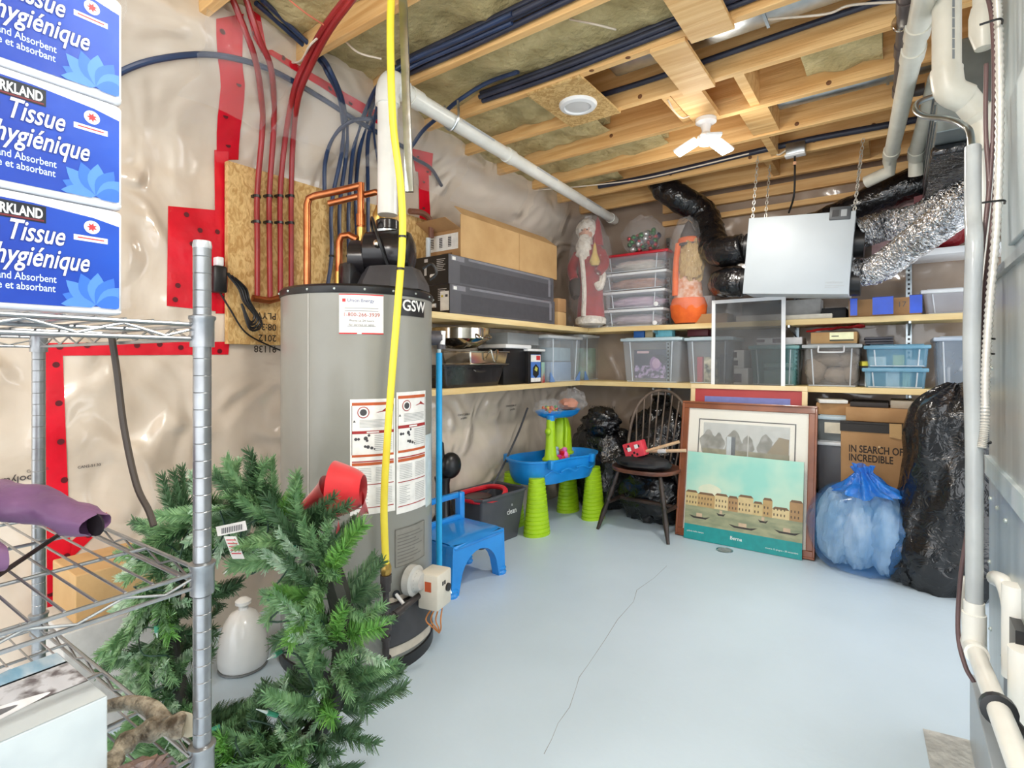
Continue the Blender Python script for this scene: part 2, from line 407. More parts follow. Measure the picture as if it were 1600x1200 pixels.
# ============================================================ tubes and pipes
def pipe(name, label, cat, P, r, m, n=10, group=None, parent=None, k=6, sm=True):
    b = MB(m); b.tube(P, r, n=n, k=k, sm=sm)
    if parent is not None: return b.build(name, parent, smooth=50)
    return b.build(name, label=label, cat=cat, group=group, smooth=50)
def pW(px, py, off=.02):
    p = pX(px, py, XL)
    for _ in range(6): r = p - Vector((0, 0, EYE)); p = Vector((0, 0, EYE)) + r * ((wallX(p.y, p.z) + off) / r.x)
    return p
def R3(*pts):
    """list of (px, py, ('X'|'Y'|'Z'|'D', value))"""
    f = {'W': pW, 'X': pX, 'Y': pY, 'Z': pZ, 'D': pD}
    return [f[k](x, y, v) for x, y, k, v in pts]
XP = XL + .075
# white vent pipe
V0 = Vector((-1.80, 1.56, 1.86)); V1 = Vector((-1.80, 1.56, 2.44)); V2 = Vector((-2.03, 4.36, 2.475))
t = thing('vent_pipe', 'long white plastic vent pipe rising from the heater and running under the joists', 'pipe', (V0.x, V0.y, 1.86))
b = MB(pvc); b.cyl(V0, V1 - Vector((0, 0, .07)), .043, 24); b.build('riser', t)
dV = (V2 - V1).normalized()
b = MB(pvc); b.tube([V1 - Vector((0, 0, .1)), V1 - Vector((0, 0, .04)), V1 + dV * .03 + Vector((0, 0, .012)), V1 + dV * .1], .05, 24); b.lathe([(.053, 0), (.053, .03)], 24, V1 - Vector((0, 0, .1))); b.build('elbow', t)
b = MB(pvc); b.cyl(V1 + dV * .08, V2, .038, 24); b.build('run', t)
for q in (.14, .98, 2.7):
    b = MB(pvc); b.cyl(V1 + dV * q, V1 + dV * (q + .07), .044, 24); b.build('coupling', t)
b = MB(galv); p = V1 + dV * .45; b.tube([p + Vector((-.046, 0, .09)), p + Vector((-.048, 0, .0)), p + Vector((0, 0, -.048)), p + Vector((.048, 0, 0)), p + Vector((.046, 0, .09))], .006, 6); b.build('hanger_strap', t)
for q in (.5, 1.3, 2.1):
    b = MB(flat((190, 194, 198), .6)); pp = V1 + dV * q + Vector((.039, 0, .004)); b.add([pp, pp + dV * .3, pp + dV * .3 + Vector((0, 0, .012)), pp + Vector((0, 0, .012))], [(0, 1, 2, 3)]); b.build('printed_line', t, smooth=0)
# grey metal strip hanging beside it
b = MB(galv); a = pD(629, -20, 1.93); c = pD(640, 300, 1.98)
q = Vector((.012, .008, 0)); n_ = Vector((-.004, .006, 0))
b.hexa([c - q - n_, c + q - n_, c + q + n_, c - q + n_], [a - q - n_, a + q - n_, a + q + n_, a - q + n_])
b.build('metal_strip', label='narrow grey metal strip hanging behind the yellow gas line', cat='strip', smooth=0)
# yellow gas line
G = R3((612, -30, 'D', 1.86), (610, 60, 'D', 1.87), (614, 190, 'D', 1.88), (626, 290, 'D', 1.9), (629, 370, 'D', 1.92), (622, 470, 'D', 1.93), (613, 580, 'D', 1.93), (605, 690, 'D', 1.93), (600, 790, 'D', 1.94), (603, 885, 'D', 1.95))
t = thing('gas_line', 'bright yellow flexible gas line hanging down in front of the water heater', 'gas line', G[-1])
b = MB(mat('yellow_jacket', (246, 228, 74), .4, rgb2=(236, 214, 60), vs=8)); b.tube(G, .0135, 12); b.build('hose', t)
for i, q in ((4, 0), (5, 0)):
    b = MB(black); p = (G[i] * .5 + G[i - 1] * .5) if i == 5 else G[i]; b.lathe([(.0152, -.004), (.0152, .004)], 12, p); b.build('cable_tie', t)
b = MB(brass); b.lathe([(.017, -.03), (.02, -.02), (.02, 0), (.015, .012)], 8, G[-1]); b.build('end_fitting', t)

# PEX lines
reds = [R3((402, 468, 'X', XP), (402, 380, 'X', XP), (402, 300, 'X', XP), (410, 200, 'W', .03), (408, 150, 'W', .035), (398, 90, 'W', .04), (372, 20, 'W', .06), (355, -20, 'W', .08)),
        R3((422, 466, 'X', XP), (421, 380, 'X', XP), (421, 300, 'X', XP), (428, 190, 'W', .03), (424, 110, 'W', .045), (405, 60, 'W', .06), (385, 0, 'W', .09)),
        R3((438, 462, 'X', XP), (438, 380, 'X', XP), (438, 300, 'X', XP), (446, 215, 'W', .03), (460, 140, 'Z', 2.42), (480, 92, 'Z', 2.5), (507, 42, 'Z', 2.52), (545, -8, 'Z', 2.52)),
        R3((455, 455, 'X', XP), (455, 380, 'X', XP), (455, 300, 'X', XP), (458, 218, 'W', .03), (467, 150, 'Z', 2.40), (489, 96, 'Z', 2.48), (516, 46, 'Z', 2.505), (556, -8, 'Z', 2.50))]
names = ['leftmost of the four dark red water tubes', 'second from left of the four dark red water tubes', 'third from left of the four dark red water tubes', 'rightmost of the four dark red water tubes']
for P, nm in zip(reds, names):
    t = thing('water_tube', nm + ' running down the strand board', 'tube', P[0], group='red water tubes')
    b = MB(redpex); b.tube(P, .0125, 10); b.build('tube', t)
    for q in (P[1] + Vector((0, 0, .10)), P[2] + Vector((0, 0, -.02))):
        b = MB(black); b.lathe([(.015, -.006), (.015, .006)], 8, q); b.box(q.x - .03, q.x, q.y - .018, q.y + .018, q.z - .005, q.z + .005); b.build('pipe_clip', t)
def blue(P, lab, r=.0105, ties=()):
    t = thing('water_tube', lab, 'tube', P[0], group='blue water tubes')
    b = MB(bluepex); b.tube(P, r, 10); b.build('tube', t)
    for i in ties: b = MB(black); b.lathe([(r + .004, -.005), (r + .004, .005)], 8, P[i]); b.build('pipe_clip', t)
blue(R3((120, 190, 'W', .02), (155, 140, 'W', .02), (190, 112, 'W', .02), (250, 92, 'W', .02), (335, 86, 'W', .02), (420, 108, 'W', .02), (500, 152, 'W', .02), (560, 190, 'W', .02), (640, 235, 'W', .02)),
     'long blue water tube arching across the upper left wall', .012)
blue(R3((508, 470, 'X', XP), (518, 400, 'X', XP), (518, 320, 'X', XP), (535, 230, 'W', .03), (532, 160, 'W', .035), (512, 115, 'Z', 2.5), (497, 92, 'Z', 2.58), (440, 40, 'Z', 2.64), (400, 5, 'Z', 2.64)),
     'blue water tube furthest left of those rising behind the copper pipes', ties=(1,))
blue(R3((531, 470, 'X', XP), (531, 400, 'X', XP), (531, 320, 'X', XP), (542, 230, 'W', .03), (537, 165, 'W', .035), (517, 112, 'Z', 2.5), (498, 84, 'Z', 2.58), (452, 40, 'Z', 2.64), (410, 0, 'Z', 2.64)),
     'blue water tube rising just right of the leftmost blue one behind the copper pipes')
blue(R3((507, 300, 'X', XP), (508, 255, 'W', .025), (520, 215, 'W', .035), (548, 190, 'W', .035), (580, 185, 'W', .035), (600, 180, 'W', .05)), 'short blue water tube bending right above the copper pipes')
blue(R3((546, 470, 'X', XP), (545, 400, 'X', XP), (545, 320, 'X', XP), (553, 230, 'W', .03), (575, 165, 'W', .035), (596, 128, 'Z', 2.52), (640, 95, 'Z', 2.58), (720, 60, 'Z', 2.58), (800, 22, 'Z', 2.58)),
     'blue water tube sweeping up right over the joists from beside the vent pipe', ties=(1,))
blue(R3((558, 450, 'X', XP), (558, 380, 'X', XP), (556, 300, 'X', XP), (563, 230, 'W', .03), (584, 160, 'W', .035), (604, 130, 'Z', 2.52), (648, 102, 'Z', 2.575), (725, 68, 'Z', 2.575), (800, 35, 'Z', 2.575)),
     'blue water tube second in the sweep beside the vent pipe', ties=(1,))
blue(R3((576, 440, 'X', XP), (575, 300, 'X', XP), (575, 220, 'W', .03), (588, 178, 'W', .035)), 'straight blue water tube behind the white vent pipe')
blue(R3((600, 290, 'X', XP), (590, 250, 'W', .025), (584, 200, 'W', .035), (590, 160, 'Z', 2.45)), 'thin blue water tube curling up beside the vent pipe', .006)
blue(R3((690, 290, 'X', -2.34), (672, 262, 'W', .03), (640, 242, 'W', .035), (648, 222, 'W', .035), (665, 200, 'Z', 2.5), (692, 178, 'Z', 2.52), (715, 158, 'Z', 2.55), (760, 130, 'Z', 2.60), (810, 112, 'Z', 2.6)),
     'blue water tube crossing behind the sloping vent pipe near the red tape')
# dark tubes lying along the joists
dk = mat('dark_tube', (52, 56, 74), .4, rgb2=(42, 46, 62), vs=9)
def along(i, x0, x1, dy, z, lab, r=.012, m=dk, sag=.01):
    y = JY[i] - .038 - dy
    P = [Vector((x0 + (x1 - x0) * k / 8, y + .004 * sin(k * 2.1 + dy * 50), z - sag * sin(k * 1.3))) for k in range(9)]
    b = MB(m); b.tube(P, r, 8)
    return b.build('ceiling_tube', label=lab, cat='tube', group='dark tubes along the joists', smooth=50)
for k, (dy, dz) in enumerate(((.02, .03), (.045, .045), (.07, .04), (.055, .075), (.03, .07))):
    along(IA - 1, -1.9, 1.4, dy, JZ + dz, ['lowest', 'middle', 'outermost', 'upper outer', 'upper inner'][k] + ' of five dark tubes on the joist before the strand board plate')
for k, (dy, dz) in enumerate(((.02, .03), (.045, .04), (.035, .065))):
    along(IA, -1.75, 1.4, dy, JZ + dz, ['lowest', 'outer', 'upper'][k] + ' of three dark tubes strapped to the joist beside the disc light')
along(IA + 1, -1.4, 1.4, .022, JZ + .09, 'dark tube on the joist behind the disc light', .014)
along(IA + 4, -1.9, 1.0, .03, JZ + .05, 'dark tube on the joist above the hanging white unit', .02)
# light-coloured cables
wire = mat('white_cable', (226, 214, 196), .45, rgb2=(214, 200, 182), vs=9)
def cable(P, lab, r=.0045, m=wire): return pipe('cable', lab, 'cable', P, r, m, 6)
cable(R3((448, 98, 'Z', 2.545), (470, 95, 'Z', 2.52), (485, 70, 'Z', 2.5), (512, 46, 'Z', 2.53)), 'white cable looped under the joist beside the red tubes')
cable(R3((452, 0, 'Z', 2.5), (480, 22, 'Z', 2.5), (514, 44, 'Z', 2.52)), 'thin salmon pink wire hanging under the nearest joist', .003, flat((226, 128, 100)))
cable(R3((535, 60, 'Z', 2.6), (560, 82, 'Z', 2.54), (596, 92, 'Z', 2.53)), 'white cable crossing to the top of the vent pipe')
cable(R3((890, 30, 'Z', 2.62), (930, 38, 'Z', 2.58), (962, 46, 'Z', 2.60)), 'white cable hanging in the bay of wool above the disc light')
cable(R3((1044, 156, 'Z', 2.56), (1052, 172, 'Z', 2.53), (1066, 184, 'Z', 2.52), (1082, 179, 'Z', 2.57)), 'white cable dropping to the three-panel lamp')
cable(R3((830, 298, 'Z', 2.545), (920, 290, 'Z', 2.545), (1000, 280, 'Z', 2.54), (1080, 262, 'Z', 2.54), (1170, 240, 'Z', 2.545)), 'long white cable stapled along the far joists')
cable(R3((1200, 30, 'Z', 2.6), (1290, 22, 'Z', 2.57), (1330, 8, 'Z', 2.58), (1420, 2, 'Z', 2.57)), 'white cable below the metal duct at the top right')

# sheet metal ducts lying in the joist bays
def bayduct(i, x0, x1, z, lab, w=.2, h=.07):
    y0, y1 = bay(i); yc = y0 + .12; b = MB(galv); b.rbox(x0, x1, yc - w / 2, yc + w / 2, z, z + h, .015)
    for k in range(3): 
        xx = x0 + (x1 - x0) * (k + 1) / 4; b.box(xx, xx + .012, yc - w / 2 - .003, yc + w / 2 + .003, z - .003, z + h)
    return b.build('air_duct', label=lab, cat='duct', smooth=30)
bayduct(IA, -1.12, 1.6, JZ + .07, 'flat silver duct in the joist bay beyond the strand board plate')
bayduct(IA + 2, -.52, 1.4, JZ + .035, 'silver duct in the joist bay right of the three-panel lamp', .1, .05)

# ============================================================ things on the left wall
def conform(c4, off=.004, n=10, m=tape, name='tape_strip', parent=None, marks=0, seed=1):
    """quad given by four pixel corners (clockwise from top left) laid on the left wall film"""
    A = [pX(x, y, XL) for x, y in c4]
    b = MB(m)
    def at(u, v, o=off):
        p = (A[0] * (1 - u) + A[1] * u) * (1 - v) + (A[3] * (1 - u) + A[2] * u) * v
        for _ in range(4):      # slide along the sight line to the film surface
            X = wallX(p.y, p.z); r = (p - Vector((0, 0, EYE))); p = Vector((0, 0, EYE)) + r * (X / r.x)
        return Vector((wallX(p.y, p.z) + o, p.y, p.z))
    b.grid(lambda u, v: at(u, v), n, n)
    rnd = random.Random(seed); b.m(flat((96, 14, 26), .4))
    for k in range(marks):
        u, v = rnd.uniform(.12, .88), (k + .5) / marks
        if (A[1] - A[0]).length > (A[3] - A[0]).length: u, v = v, u
        p = at(u, v, off + .002); r = .011
        b.add([p + Vector((0, cos(a) * r, sin(a) * r)) for a in [2 * pi * j / 14 for j in range(14)]], [tuple(range(14))])
    return b.build(name, parent or wall_left, smooth=60)
conform([(337, 30), (380, 22), (372, 250), (338, 250)], marks=5, seed=1)
conform([(334, 235), (356, 235), (356, 490), (336, 490)], off=.006, marks=5, seed=2)
conform([(262, 322), (352, 330), (352, 488), (260, 478)], marks=7, n=14, seed=3)
conform([(70, 536), (358, 534), (356, 554), (70, 556)], marks=8, n=16, seed=4)
conform([(70, 540), (97, 540), (118, 1075), (74, 1075)], marks=9, n=20, seed=5)
conform([(412, 80), (424, 78), (596, 178), (592, 196)], marks=5, n=14, seed=6)
conform([(380, 0), (405, 20), (420, 100), (395, 60)], marks=2, n=8, seed=7)
conform([(642, 232), (676, 240), (672, 275), (648, 268)], marks=2, n=8, seed=8)
conform([(652, 265), (668, 262), (672, 345), (655, 345)], marks=2, n=8, seed=9)
conform([(105, 850), (166, 800), (170, 815), (108, 875)], marks=1, n=8, seed=10)
# printed lettering on the film
def wallprint(px, py, s, size, flipped=False):
    p = pX(px, py, XL); b = MB(flat((74, 66, 66), .5)); vs, fs = text_geo(s, 0, .01)
    V = []
    for a in vs:
        y = p.y + a[0] * size * (-1 if flipped else 1); z = p.z + a[1] * size * (-1 if flipped else 1); V.append(Vector((wallX(y, z) + .004, y, z)))
    b.add(V, fs); b.build('printed_lettering', wall_left, smooth=0)
wallprint(50, 741, 'polytarp', .034, True); wallprint(40, 738, 'CAN/CGSB', .014, False)
wallprint(120, 732, 'CAN2-51.33', .014); wallprint(712, 650, 'CAN/CGSB-51', .02); wallprint(716, 655, 'polyfilm', .02); wallprint(790, 636, 'CAN/CGSB-51', .02); wallprint(796, 641, 'polyfilm', .02)
b = MB(flat((74, 66, 66), .5)); p = pY(925, 636, YB); b.text('CAN/CGSB-51.34', Vector((p.x, YB - .06, p.z)), UX, UZ, .035); b.build('printed_lettering', wall_back, smooth=0)
# strand board panel
p0 = pX(355, 252, XL + .045); 
b = MB(osb); b.box(XL + .02, XL + .05, p0.y, 2.5, 1.30, 2.13); osbp = b.build('strand_board_panel', smooth=0, label='tan strand board panel on the left wall behind the pipes', cat='board', bevel=.002)
b = MB(flat((60, 48, 36), .7))
for k, s in enumerate(('PLYW', '08:38C', '2012', '91138')):
    p = pX(432, 490 + 17 * k, XL + .052); b.text(s, p, -UY, -UZ, .045, bold=.012)
b.build('stamped_lettering', osbp, smooth=0)
p0 = pX(345, 486, XL + .05); p1 = pX(432, 545, XL + .05)
# cord bundle
p = pX(342, 412, XL + .07); t = thing('coiled_cord', 'black cord bundle with plug hanging on the red tape', 'cord', p)
b = MB(black); b.rbox(p.x - .03, p.x + .02, p.y - .03, p.y + .03, p.z - .13, p.z - .01, .01); b.build('adapter', t)
b = MB(white); b.rbox(p.x - .03, p.x + .01, p.y - .012, p.y + .018, p.z - .01, p.z + .03, .005); b.build('outlet', t)
b = MB(black)
for k in range(4):
    P = [p + Vector((.01 + .01 * k, .02 + .01 * k, -.03 - .01 * k)), p + Vector((.02, .075 + .012 * k, -.10)), p + Vector((.02, .10 + .01 * k, -.16)), p + Vector((.02, .15 + .012 * k, -.22 - .012 * k)), p + Vector((.02, .13, -.25 - .012 * k)), p + Vector((.02, .09, -.17))]
    b.tube(P, .005, 6)
b.tube([p + Vector((0, .0, -.12)), p + Vector((0, .05, -.2)), p + Vector((.0, .12, -.3)), p + Vector((.0, .24, -.36)), p + Vector((.0, .36, -.40))], .004, 6)
b.build('cord_loops', t)

# ============================================================ water heater
TC = Vector((-1.905, 1.49, 0)); TR = .315; TH_ = 1.52
t = thing('water_heater', 'tall grey gas water heater with black blower on top and warning sheets', 'water heater', TC)
greyt = mat('grey_enamel', (145, 145, 138), .34, rgb2=(139, 139, 132), vs=4, coat=.2)
b = MB(greyt); b.lathe([(TR - .01, .03), (TR, .05), (TR, 1.47), (TR, 1.486)], 64, TC)
for z in (): pass
b.build('tank', t, smooth=50)
b = MB(black); b.lathe([(TR + .004, 1.482), (TR + .006, 1.486), (TR + .006, 1.507), (TR - .004, 1.517), (.1, 1.525), (0, 1.525)], 64, TC); rim = b.build('top_cap', t)
b = MB(black); b.lathe([(TR - .02, 0), (TR + .006, 0), (TR + .006, .045), (TR - .01, .05)], 64, TC); b.build('base_ring', t)
def tank_hit(px, py, R=TR):
    r = ray(px, py); o = Vector((0, 0, EYE)); ox, oy = o.x - TC.x, o.y - TC.y
    A = r.x ** 2 + r.y ** 2; B = 2 * (ox * r.x + oy * r.y); C = ox * ox + oy * oy - R * R
    s = (-B - math.sqrt(max(0, B * B - 4 * A * C))) / (2 * A); p = o + r * s
    return math.atan2(p.y - TC.y, p.x - TC.x), p.z
def tmap(phi0, z0, R=TR): return lambda u, v, o=0.: Vector((TC.x + cos(phi0 + u / R) * (R + o), TC.y + sin(phi0 + u / R) * (R + o), z0 + v))
def crect(b, fn, u0, v0, u1, v1, o, n=8):
    b.grid(lambda u, v: fn(u0 + (u1 - u0) * u, v0 + (v1 - v0) * v, o), n, 1)
def ctext(b, fn, s, u, v, size, o, align='LEFT', bold=0., spacing=1.):
    vs, fs = text_geo(s, 0., bold, spacing, align); b.add([fn(u + a[0] * size, v + a[1] * size, o) for a in vs], fs)
def cdisc(b, fn, u, v, r, o, n=14): b.add([fn(u + cos(2 * pi * k / n) * r, v + sin(2 * pi * k / n) * r, o) for k in range(n)], [tuple(range(n))])
scr = flat((190, 200, 196), .3, .6)
b = MB(scr)
for k in range(18):
    a = 2 * pi * k / 18 + .1; b.sphere(TC + Vector((cos(a) * (TR + .006), sin(a) * (TR + .006), 1.496)), .005, 8, 5)
b.build('rim_screw', t)
# vertical seam
ph, _ = tank_hit(482, 600); fn = tmap(ph, 0); b = MB(flat((206, 204, 198), .4)); crect(b, fn, -.002, .06, .002, 1.48, .0015, 1); b.build('seam', t, smooth=60)
paper = flat((243, 243, 240), .5); ink = flat((70, 70, 74), .6); grey_ink = flat((170, 172, 172), .6); dred = flat((166, 40, 40), .5); orange = flat((196, 92, 44), .5); redi = flat((214, 52, 58), .5); blui = flat((60, 80, 140), .5)
def sheet(px0, py0, px1, py1):
    a0, z1 = tank_hit(px0, py0); a1, _ = tank_hit(px1, py0); _, z0 = tank_hit((px0 + px1) / 2, py1)
    return tmap(a0, z0), (a1 - a0) * TR, z1 - z0
fn, W, Hh = sheet(530, 459, 599, 522)
b = MB(paper); crect(b, fn, 0, 0, W, Hh, .002); b.m(redi); crect(b, fn, 0, Hh - .004, W, Hh, .0025); crect(b, fn, 0, 0, W * .4, .005, .0025); crect(b, fn, W * .5, 0, W, .005, .0025)
crect(b, fn, .012, Hh - .03, .024, Hh - .018, .003, 2)
b.m(blui); ctext(b, fn, 'Union Energy', .03, Hh - .03, .018, .003)
b.m(grey_ink)
for k in range(2): crect(b, fn, .02, Hh - .055 - .01 * k, W - .02, Hh - .052 - .01 * k, .003)
b.m(dred); ctext(b, fn, '1-800-266-3939', W / 2, Hh - .085, .021, .003, 'CENTER')
b.m(ink); ctext(b, fn, 'Phone us 24 hours', W / 2, Hh - .105, .012, .003, 'CENTER'); ctext(b, fn, 'for service or sales', W / 2, Hh - .12, .012, .003, 'CENTER')
b.m(grey_ink); crect(b, fn, .03, .028, W - .03, .031, .003); b.build('notice_sticker', t, smooth=60)
fn, W, Hh = sheet(621, 466, 662, 494)
b = MB(flat((22, 22, 24), .3)); crect(b, fn, 0, 0, W, Hh, .002); b.m(paper); ctext(b, fn, 'GSW', W / 2 + .012, Hh * .32, .062, .003, 'CENTER', .02); b.build('badge', t, smooth=60)
def warn(px0, py0, px1, py1):
    fn, W, Hh = sheet(px0, py0, px1, py1)
    b = MB(paper); crect(b, fn, 0, 0, W, Hh, .002)
    def bar(c, v0, v1, u0=.04, u1=.96, o=.003): b.m(c); crect(b, fn, W * u0, Hh * v0, W * u1, Hh * v1, o)
    bar(orange, .945, .97); bar(dred, .70, .725); bar(orange, .50, .52); bar(dred, .455, .465); bar(orange, .425, .45); bar(dred, .255, .262); bar(dred, .055, .062)
    bar(ink, .52, .945, .035, .045); bar(ink, .52, .945, .955, .965)
    for k in range(6): bar(grey_ink, .755 + .012 * k, .759 + .012 * k, .2, .9)
    for k in range(9): bar(grey_ink, .55 + .016 * k, .555 + .016 * k, .52, .92)
    for k in range(9): bar(grey_ink, .285 + .014 * k, .289 + .014 * k, .08, .45); bar(grey_ink, .285 + .014 * k, .289 + .014 * k, .55, .92)
    for k in range(10): bar(grey_ink, .085 + .015 * k, .089 + .015 * k, .55, .92); bar(grey_ink, .085 + .015 * k, .089 + .015 * k, .08, .28 + .1 * (k % 2))
    for o, r, c in ((.003, .13, dred), (.0034, .11, paper), (.0038, .075, ink)): b.m(c); cdisc(b, fn, W * .28, Hh * .885, W * r, o)
    b.m(dred)
    b.add([fn(W * x, Hh * y, .003) for x, y in ((.55, .88), (.7, .895), (.76, .915), (.82, .9), (.95, .88))], [(0, 1, 2, 3, 4)])
    b.m(ink)
    for (x, y, r) in ((.12, .655, .035), (.18, .655, .03), (.33, .66, .045), (.40, .685, .03), (.36, .64, .03), (.38, .585, .04), (.46, .575, .035), (.32, .59, .03), (.52, .565, .02)): cdisc(b, fn, W * x, Hh * y, W * r, .003, 9)
    b.add([fn(W * x, Hh * y, .003) for x, y in ((.06, .80), (.12, .80), (.09, .82))], [(0, 1, 2)])
    b.m(paper); crect(b, fn, W * .35, Hh * .706, W * .62, Hh * .718, .0036)
    b.build('warning_sheet', t, smooth=60)
warn(547, 624, 617, 803); warn(619, 613, 664, 798)
fn, W, Hh = sheet(664, 680, 673, 790); b = MB(flat((206, 222, 228), .2)); crect(b, fn, 0, 0, W, Hh, .002); b.build('clear_pouch', t, smooth=60)
fn, W, Hh = sheet(617, 828, 662, 880); b = MB(flat((140, 138, 130), .35)); crect(b, fn, 0, 0, W, Hh, .002); b.m(flat((110, 108, 102), .4))
for k in range(9): crect(b, fn, W * .06, Hh * (.1 + .09 * k), W * (.55 + .4 * ((k * 37 % 10) / 10)), Hh * (.125 + .09 * k), .003)
for e in ((0, 0, W, .003), (0, Hh - .003, W, Hh), (0, 0, .003, Hh), (W - .003, 0, W, Hh)): crect(b, fn, *e, .003)
b.build('rating_plate', t, smooth=60)
# blower on top
BC = pD(602, 440, 2.28); BC = Vector((TC.x + .09, TC.y + .0, 1.525))
bx = Vector((.815, .58, 0)); fw = Vector((-SI, CO, 0)); rt = Vector((CO, SI, 0))
BC = TC + rt * .135 + Vector((0, 0, 1.52)) - fw * .04
dgrey = mat('dark_grey_plastic', (66, 66, 70), .4, rgb2=(58, 58, 62), vs=12)
b = MB(dgrey); b.lathe([(.16, 0), (.155, .03), (.13, .075), (.12, .095), (0, .1)], 8, BC + rt * .02); b.build('hood', t, smooth=20)
bl = mat('gloss_black_housing', (22, 21, 24), .22, rgb2=(32, 30, 33), vs=5)
b = MB(bl); b.lathe([(0, -.10), (.07, -.10), (.09, -.085), (.095, -.03), (.10, .02), (.10, .07), (.085, .10), (.05, .115), (0, .12)], 32, BC + Vector((0, 0, .165)), axis=rt); blw = b.build('blower_housing', t)
b = MB(bl)
for k in range(6): b.box(*(lambda p: (p.x - .012, p.x + .012, p.y - .004, p.y + .004, p.z - .004, p.z + .004))(BC + rt * .085 - fw * .088 + Vector((0, 0, .135 + .013 * k))))
b.m(steel); b.sphere(BC - rt * .02 - fw * .1 + Vector((0, 0, .185)), .018, 10, 7); b.build('vent_slot', blw)
b = MB(bl); b.lathe([(.08, -.02), (.08, .045), (.05, .05), (0, .05)], 20, BC - rt * .13 + Vector((0, 0, .14)), axis=rt); b.rbox(BC.x - .15, BC.x - .06, BC.y - .15, BC.y - .05, BC.z, BC.z + .12, .02); b.build('motor_cover', t)
b = MB(bl); cpos = Vector((V0.x, V0.y, BC.z + .20)); b.lathe([(.06, 0), (.06, .05), (.055, .055), (.055, .07), (.05, .075), (.05, .11), (.046, .115)], 24, cpos); b.m(galv); b.lathe([(.0585, .056), (.0585, .068)], 24, cpos); b.build('outlet_collar', t)
b = MB(black); b.tube([BC + rt * .02 - fw * .09 + Vector((0, 0, .1)), BC - rt * .01 - fw * .12 + Vector((0, 0, .2)), BC - rt * .05 - fw * .06 + Vector((0, 0, .3)), BC - rt * .07 + Vector((0, 0, .29)), BC - rt * .06 + fw * .02 + Vector((0, 0, .22))], .006, 8)
b.tube([BC + rt * .15 + Vector((0, 0, .1)), BC + rt * .19 + Vector((0, 0, .12)), BC + rt * .21 + Vector((0, 0, .08)), BC + rt * .18 + Vector((0, 0, .05))], .006, 8); b.build('power_lead', t)
# relief valve on the right side
p = pD(672, 528, 2.38)
b = MB(flat((92, 90, 96), .4, .3)); b.cyl(p - rt * .04, p + rt * .06, .033, 18); b.cyl(p + rt * .05 - UZ * .05, p + rt * .05 + UZ * .02, .02, 14); vv = b.build('relief_valve', t)
b = MB(white); b.cyl(p + rt * .058 - fw * .02 - UZ * .03, p + rt * .062 - fw * .02 + UZ * .03, .011, 10); b.build('lever', vv)
# gas train and control valve at the bottom
def front(px, py, off): a, z = tank_hit(px, py); return Vector((TC.x + cos(a) * (TR + off), TC.y + sin(a) * (TR + off), z))
ironm = mat('black_iron', (78, 74, 74), .4, .5, rgb2=(62, 58, 58), vs=20)
g0 = G[-1]; gx = lambda z: Vector((g0.x, g0.y, z))
b = MB(ironm); b.cyl(gx(g0.z - .02), gx(.10), .0125, 12)
for z, r, h in ((g0.z - .045, .021, .03), (g0.z - .075, .018, .03), (.262, .021, .055), (.205, .017, .014), (.12, .02, .03)): b.cyl(gx(z - h / 2), gx(z + h / 2), r, 14)
gb = front(672, 905, .055); jj = gx(.265); b.cyl(jj, Vector((gb.x, gb.y, .29)), .0125, 12); b.cyl(jj + (gb - jj) * .12, jj + (gb - jj) * .25, .018, 12); gt = b.build('gas_pipe', t)
vb = mat('valve_beige', (224, 218, 204), .4, rgb2=(212, 206, 192), vs=12)
c = front(656, 912, .07); yaw = math.atan2(c.y - TC.y, c.x - TC.x)
Mx = Matrix.Translation(c) @ Matrix.Rotation(yaw, 4, 'Z')
b = MB(vb); b.M = Mx; b.rbox(-.045, .05, -.055, .055, -.075, .07, .01); gv = b.build('gas_valve', t)
b = MB(black); b.M = Mx; b.lathe([(.016, 0), (.016, .008), (0, .008)], 16, (.05, .02, .0), axis=(1, 0, 0)); b.box(.05, .052, -.02, -.012, .02, .035); b.box(.05, .052, -.005, .003, .02, .035); b.m(flat((200, 90, 50))); b.box(-.01, .02, -.0555, -.0552, .0, .04); b.build('valve_dial', gv)
c2 = front(640, 905, .012); b = MB(flat((196, 196, 192), .4)); b.lathe([(.06, -.01), (.06, .02), (.045, .025), (.03, .05), (0, .05)], 24, c2, axis=Vector((cos(yaw), sin(yaw), 0))); b.m(black); b.lathe([(.04, .026), (.04, .034), (0, .034)], 16, c2, axis=Vector((cos(yaw), sin(yaw), 0))); b.build('valve_mount', gv)
b = MB(flat((222, 140, 70), .4)); p = Mx @ Vector((.02, 0, -.075))
for k in range(4): b.tube([p + rt * (.012 * k - .02), p + rt * (.02 * k - .05) - UZ * .05 - fw * .01, p + rt * (.01 * k - .02) - UZ * .09, p - UZ * .12 + fw * .02], .003, 6)
b.build('burner_wires', t)
a0, z1 = tank_hit(598, 978); a1, _ = tank_hit(668, 978); b = MB(dgrey); fn = tmap(a0, 0); Wd = (a1 - a0) * TR
b.grid(lambda u, v: fn(Wd * u, .115 + .16 * v, .022), 12, 2); b.grid(lambda u, v: fn(Wd * u, .115 + .16, .022 * v), 12, 1); b.grid(lambda u, v: fn(Wd, .115 + .16 * v, .022 * u), 1, 2); b.grid(lambda u, v: fn(Wd * u, .115, .022 * v), 12, 1)
b.build('burner_cover', t, smooth=40)
b = MB(flat((206, 196, 180), .5)); b.grid(lambda u, v: fn(Wd * u, .278 + .02 * v, .006), 12, 1); b.build('burner_trim', t, smooth=40); b = MB(flat((206, 196, 180), .5)); b.grid(lambda u, v: fn(Wd * u, .07 + .035 * v, .012), 12, 1); b.build('burner_trim', t, smooth=40)
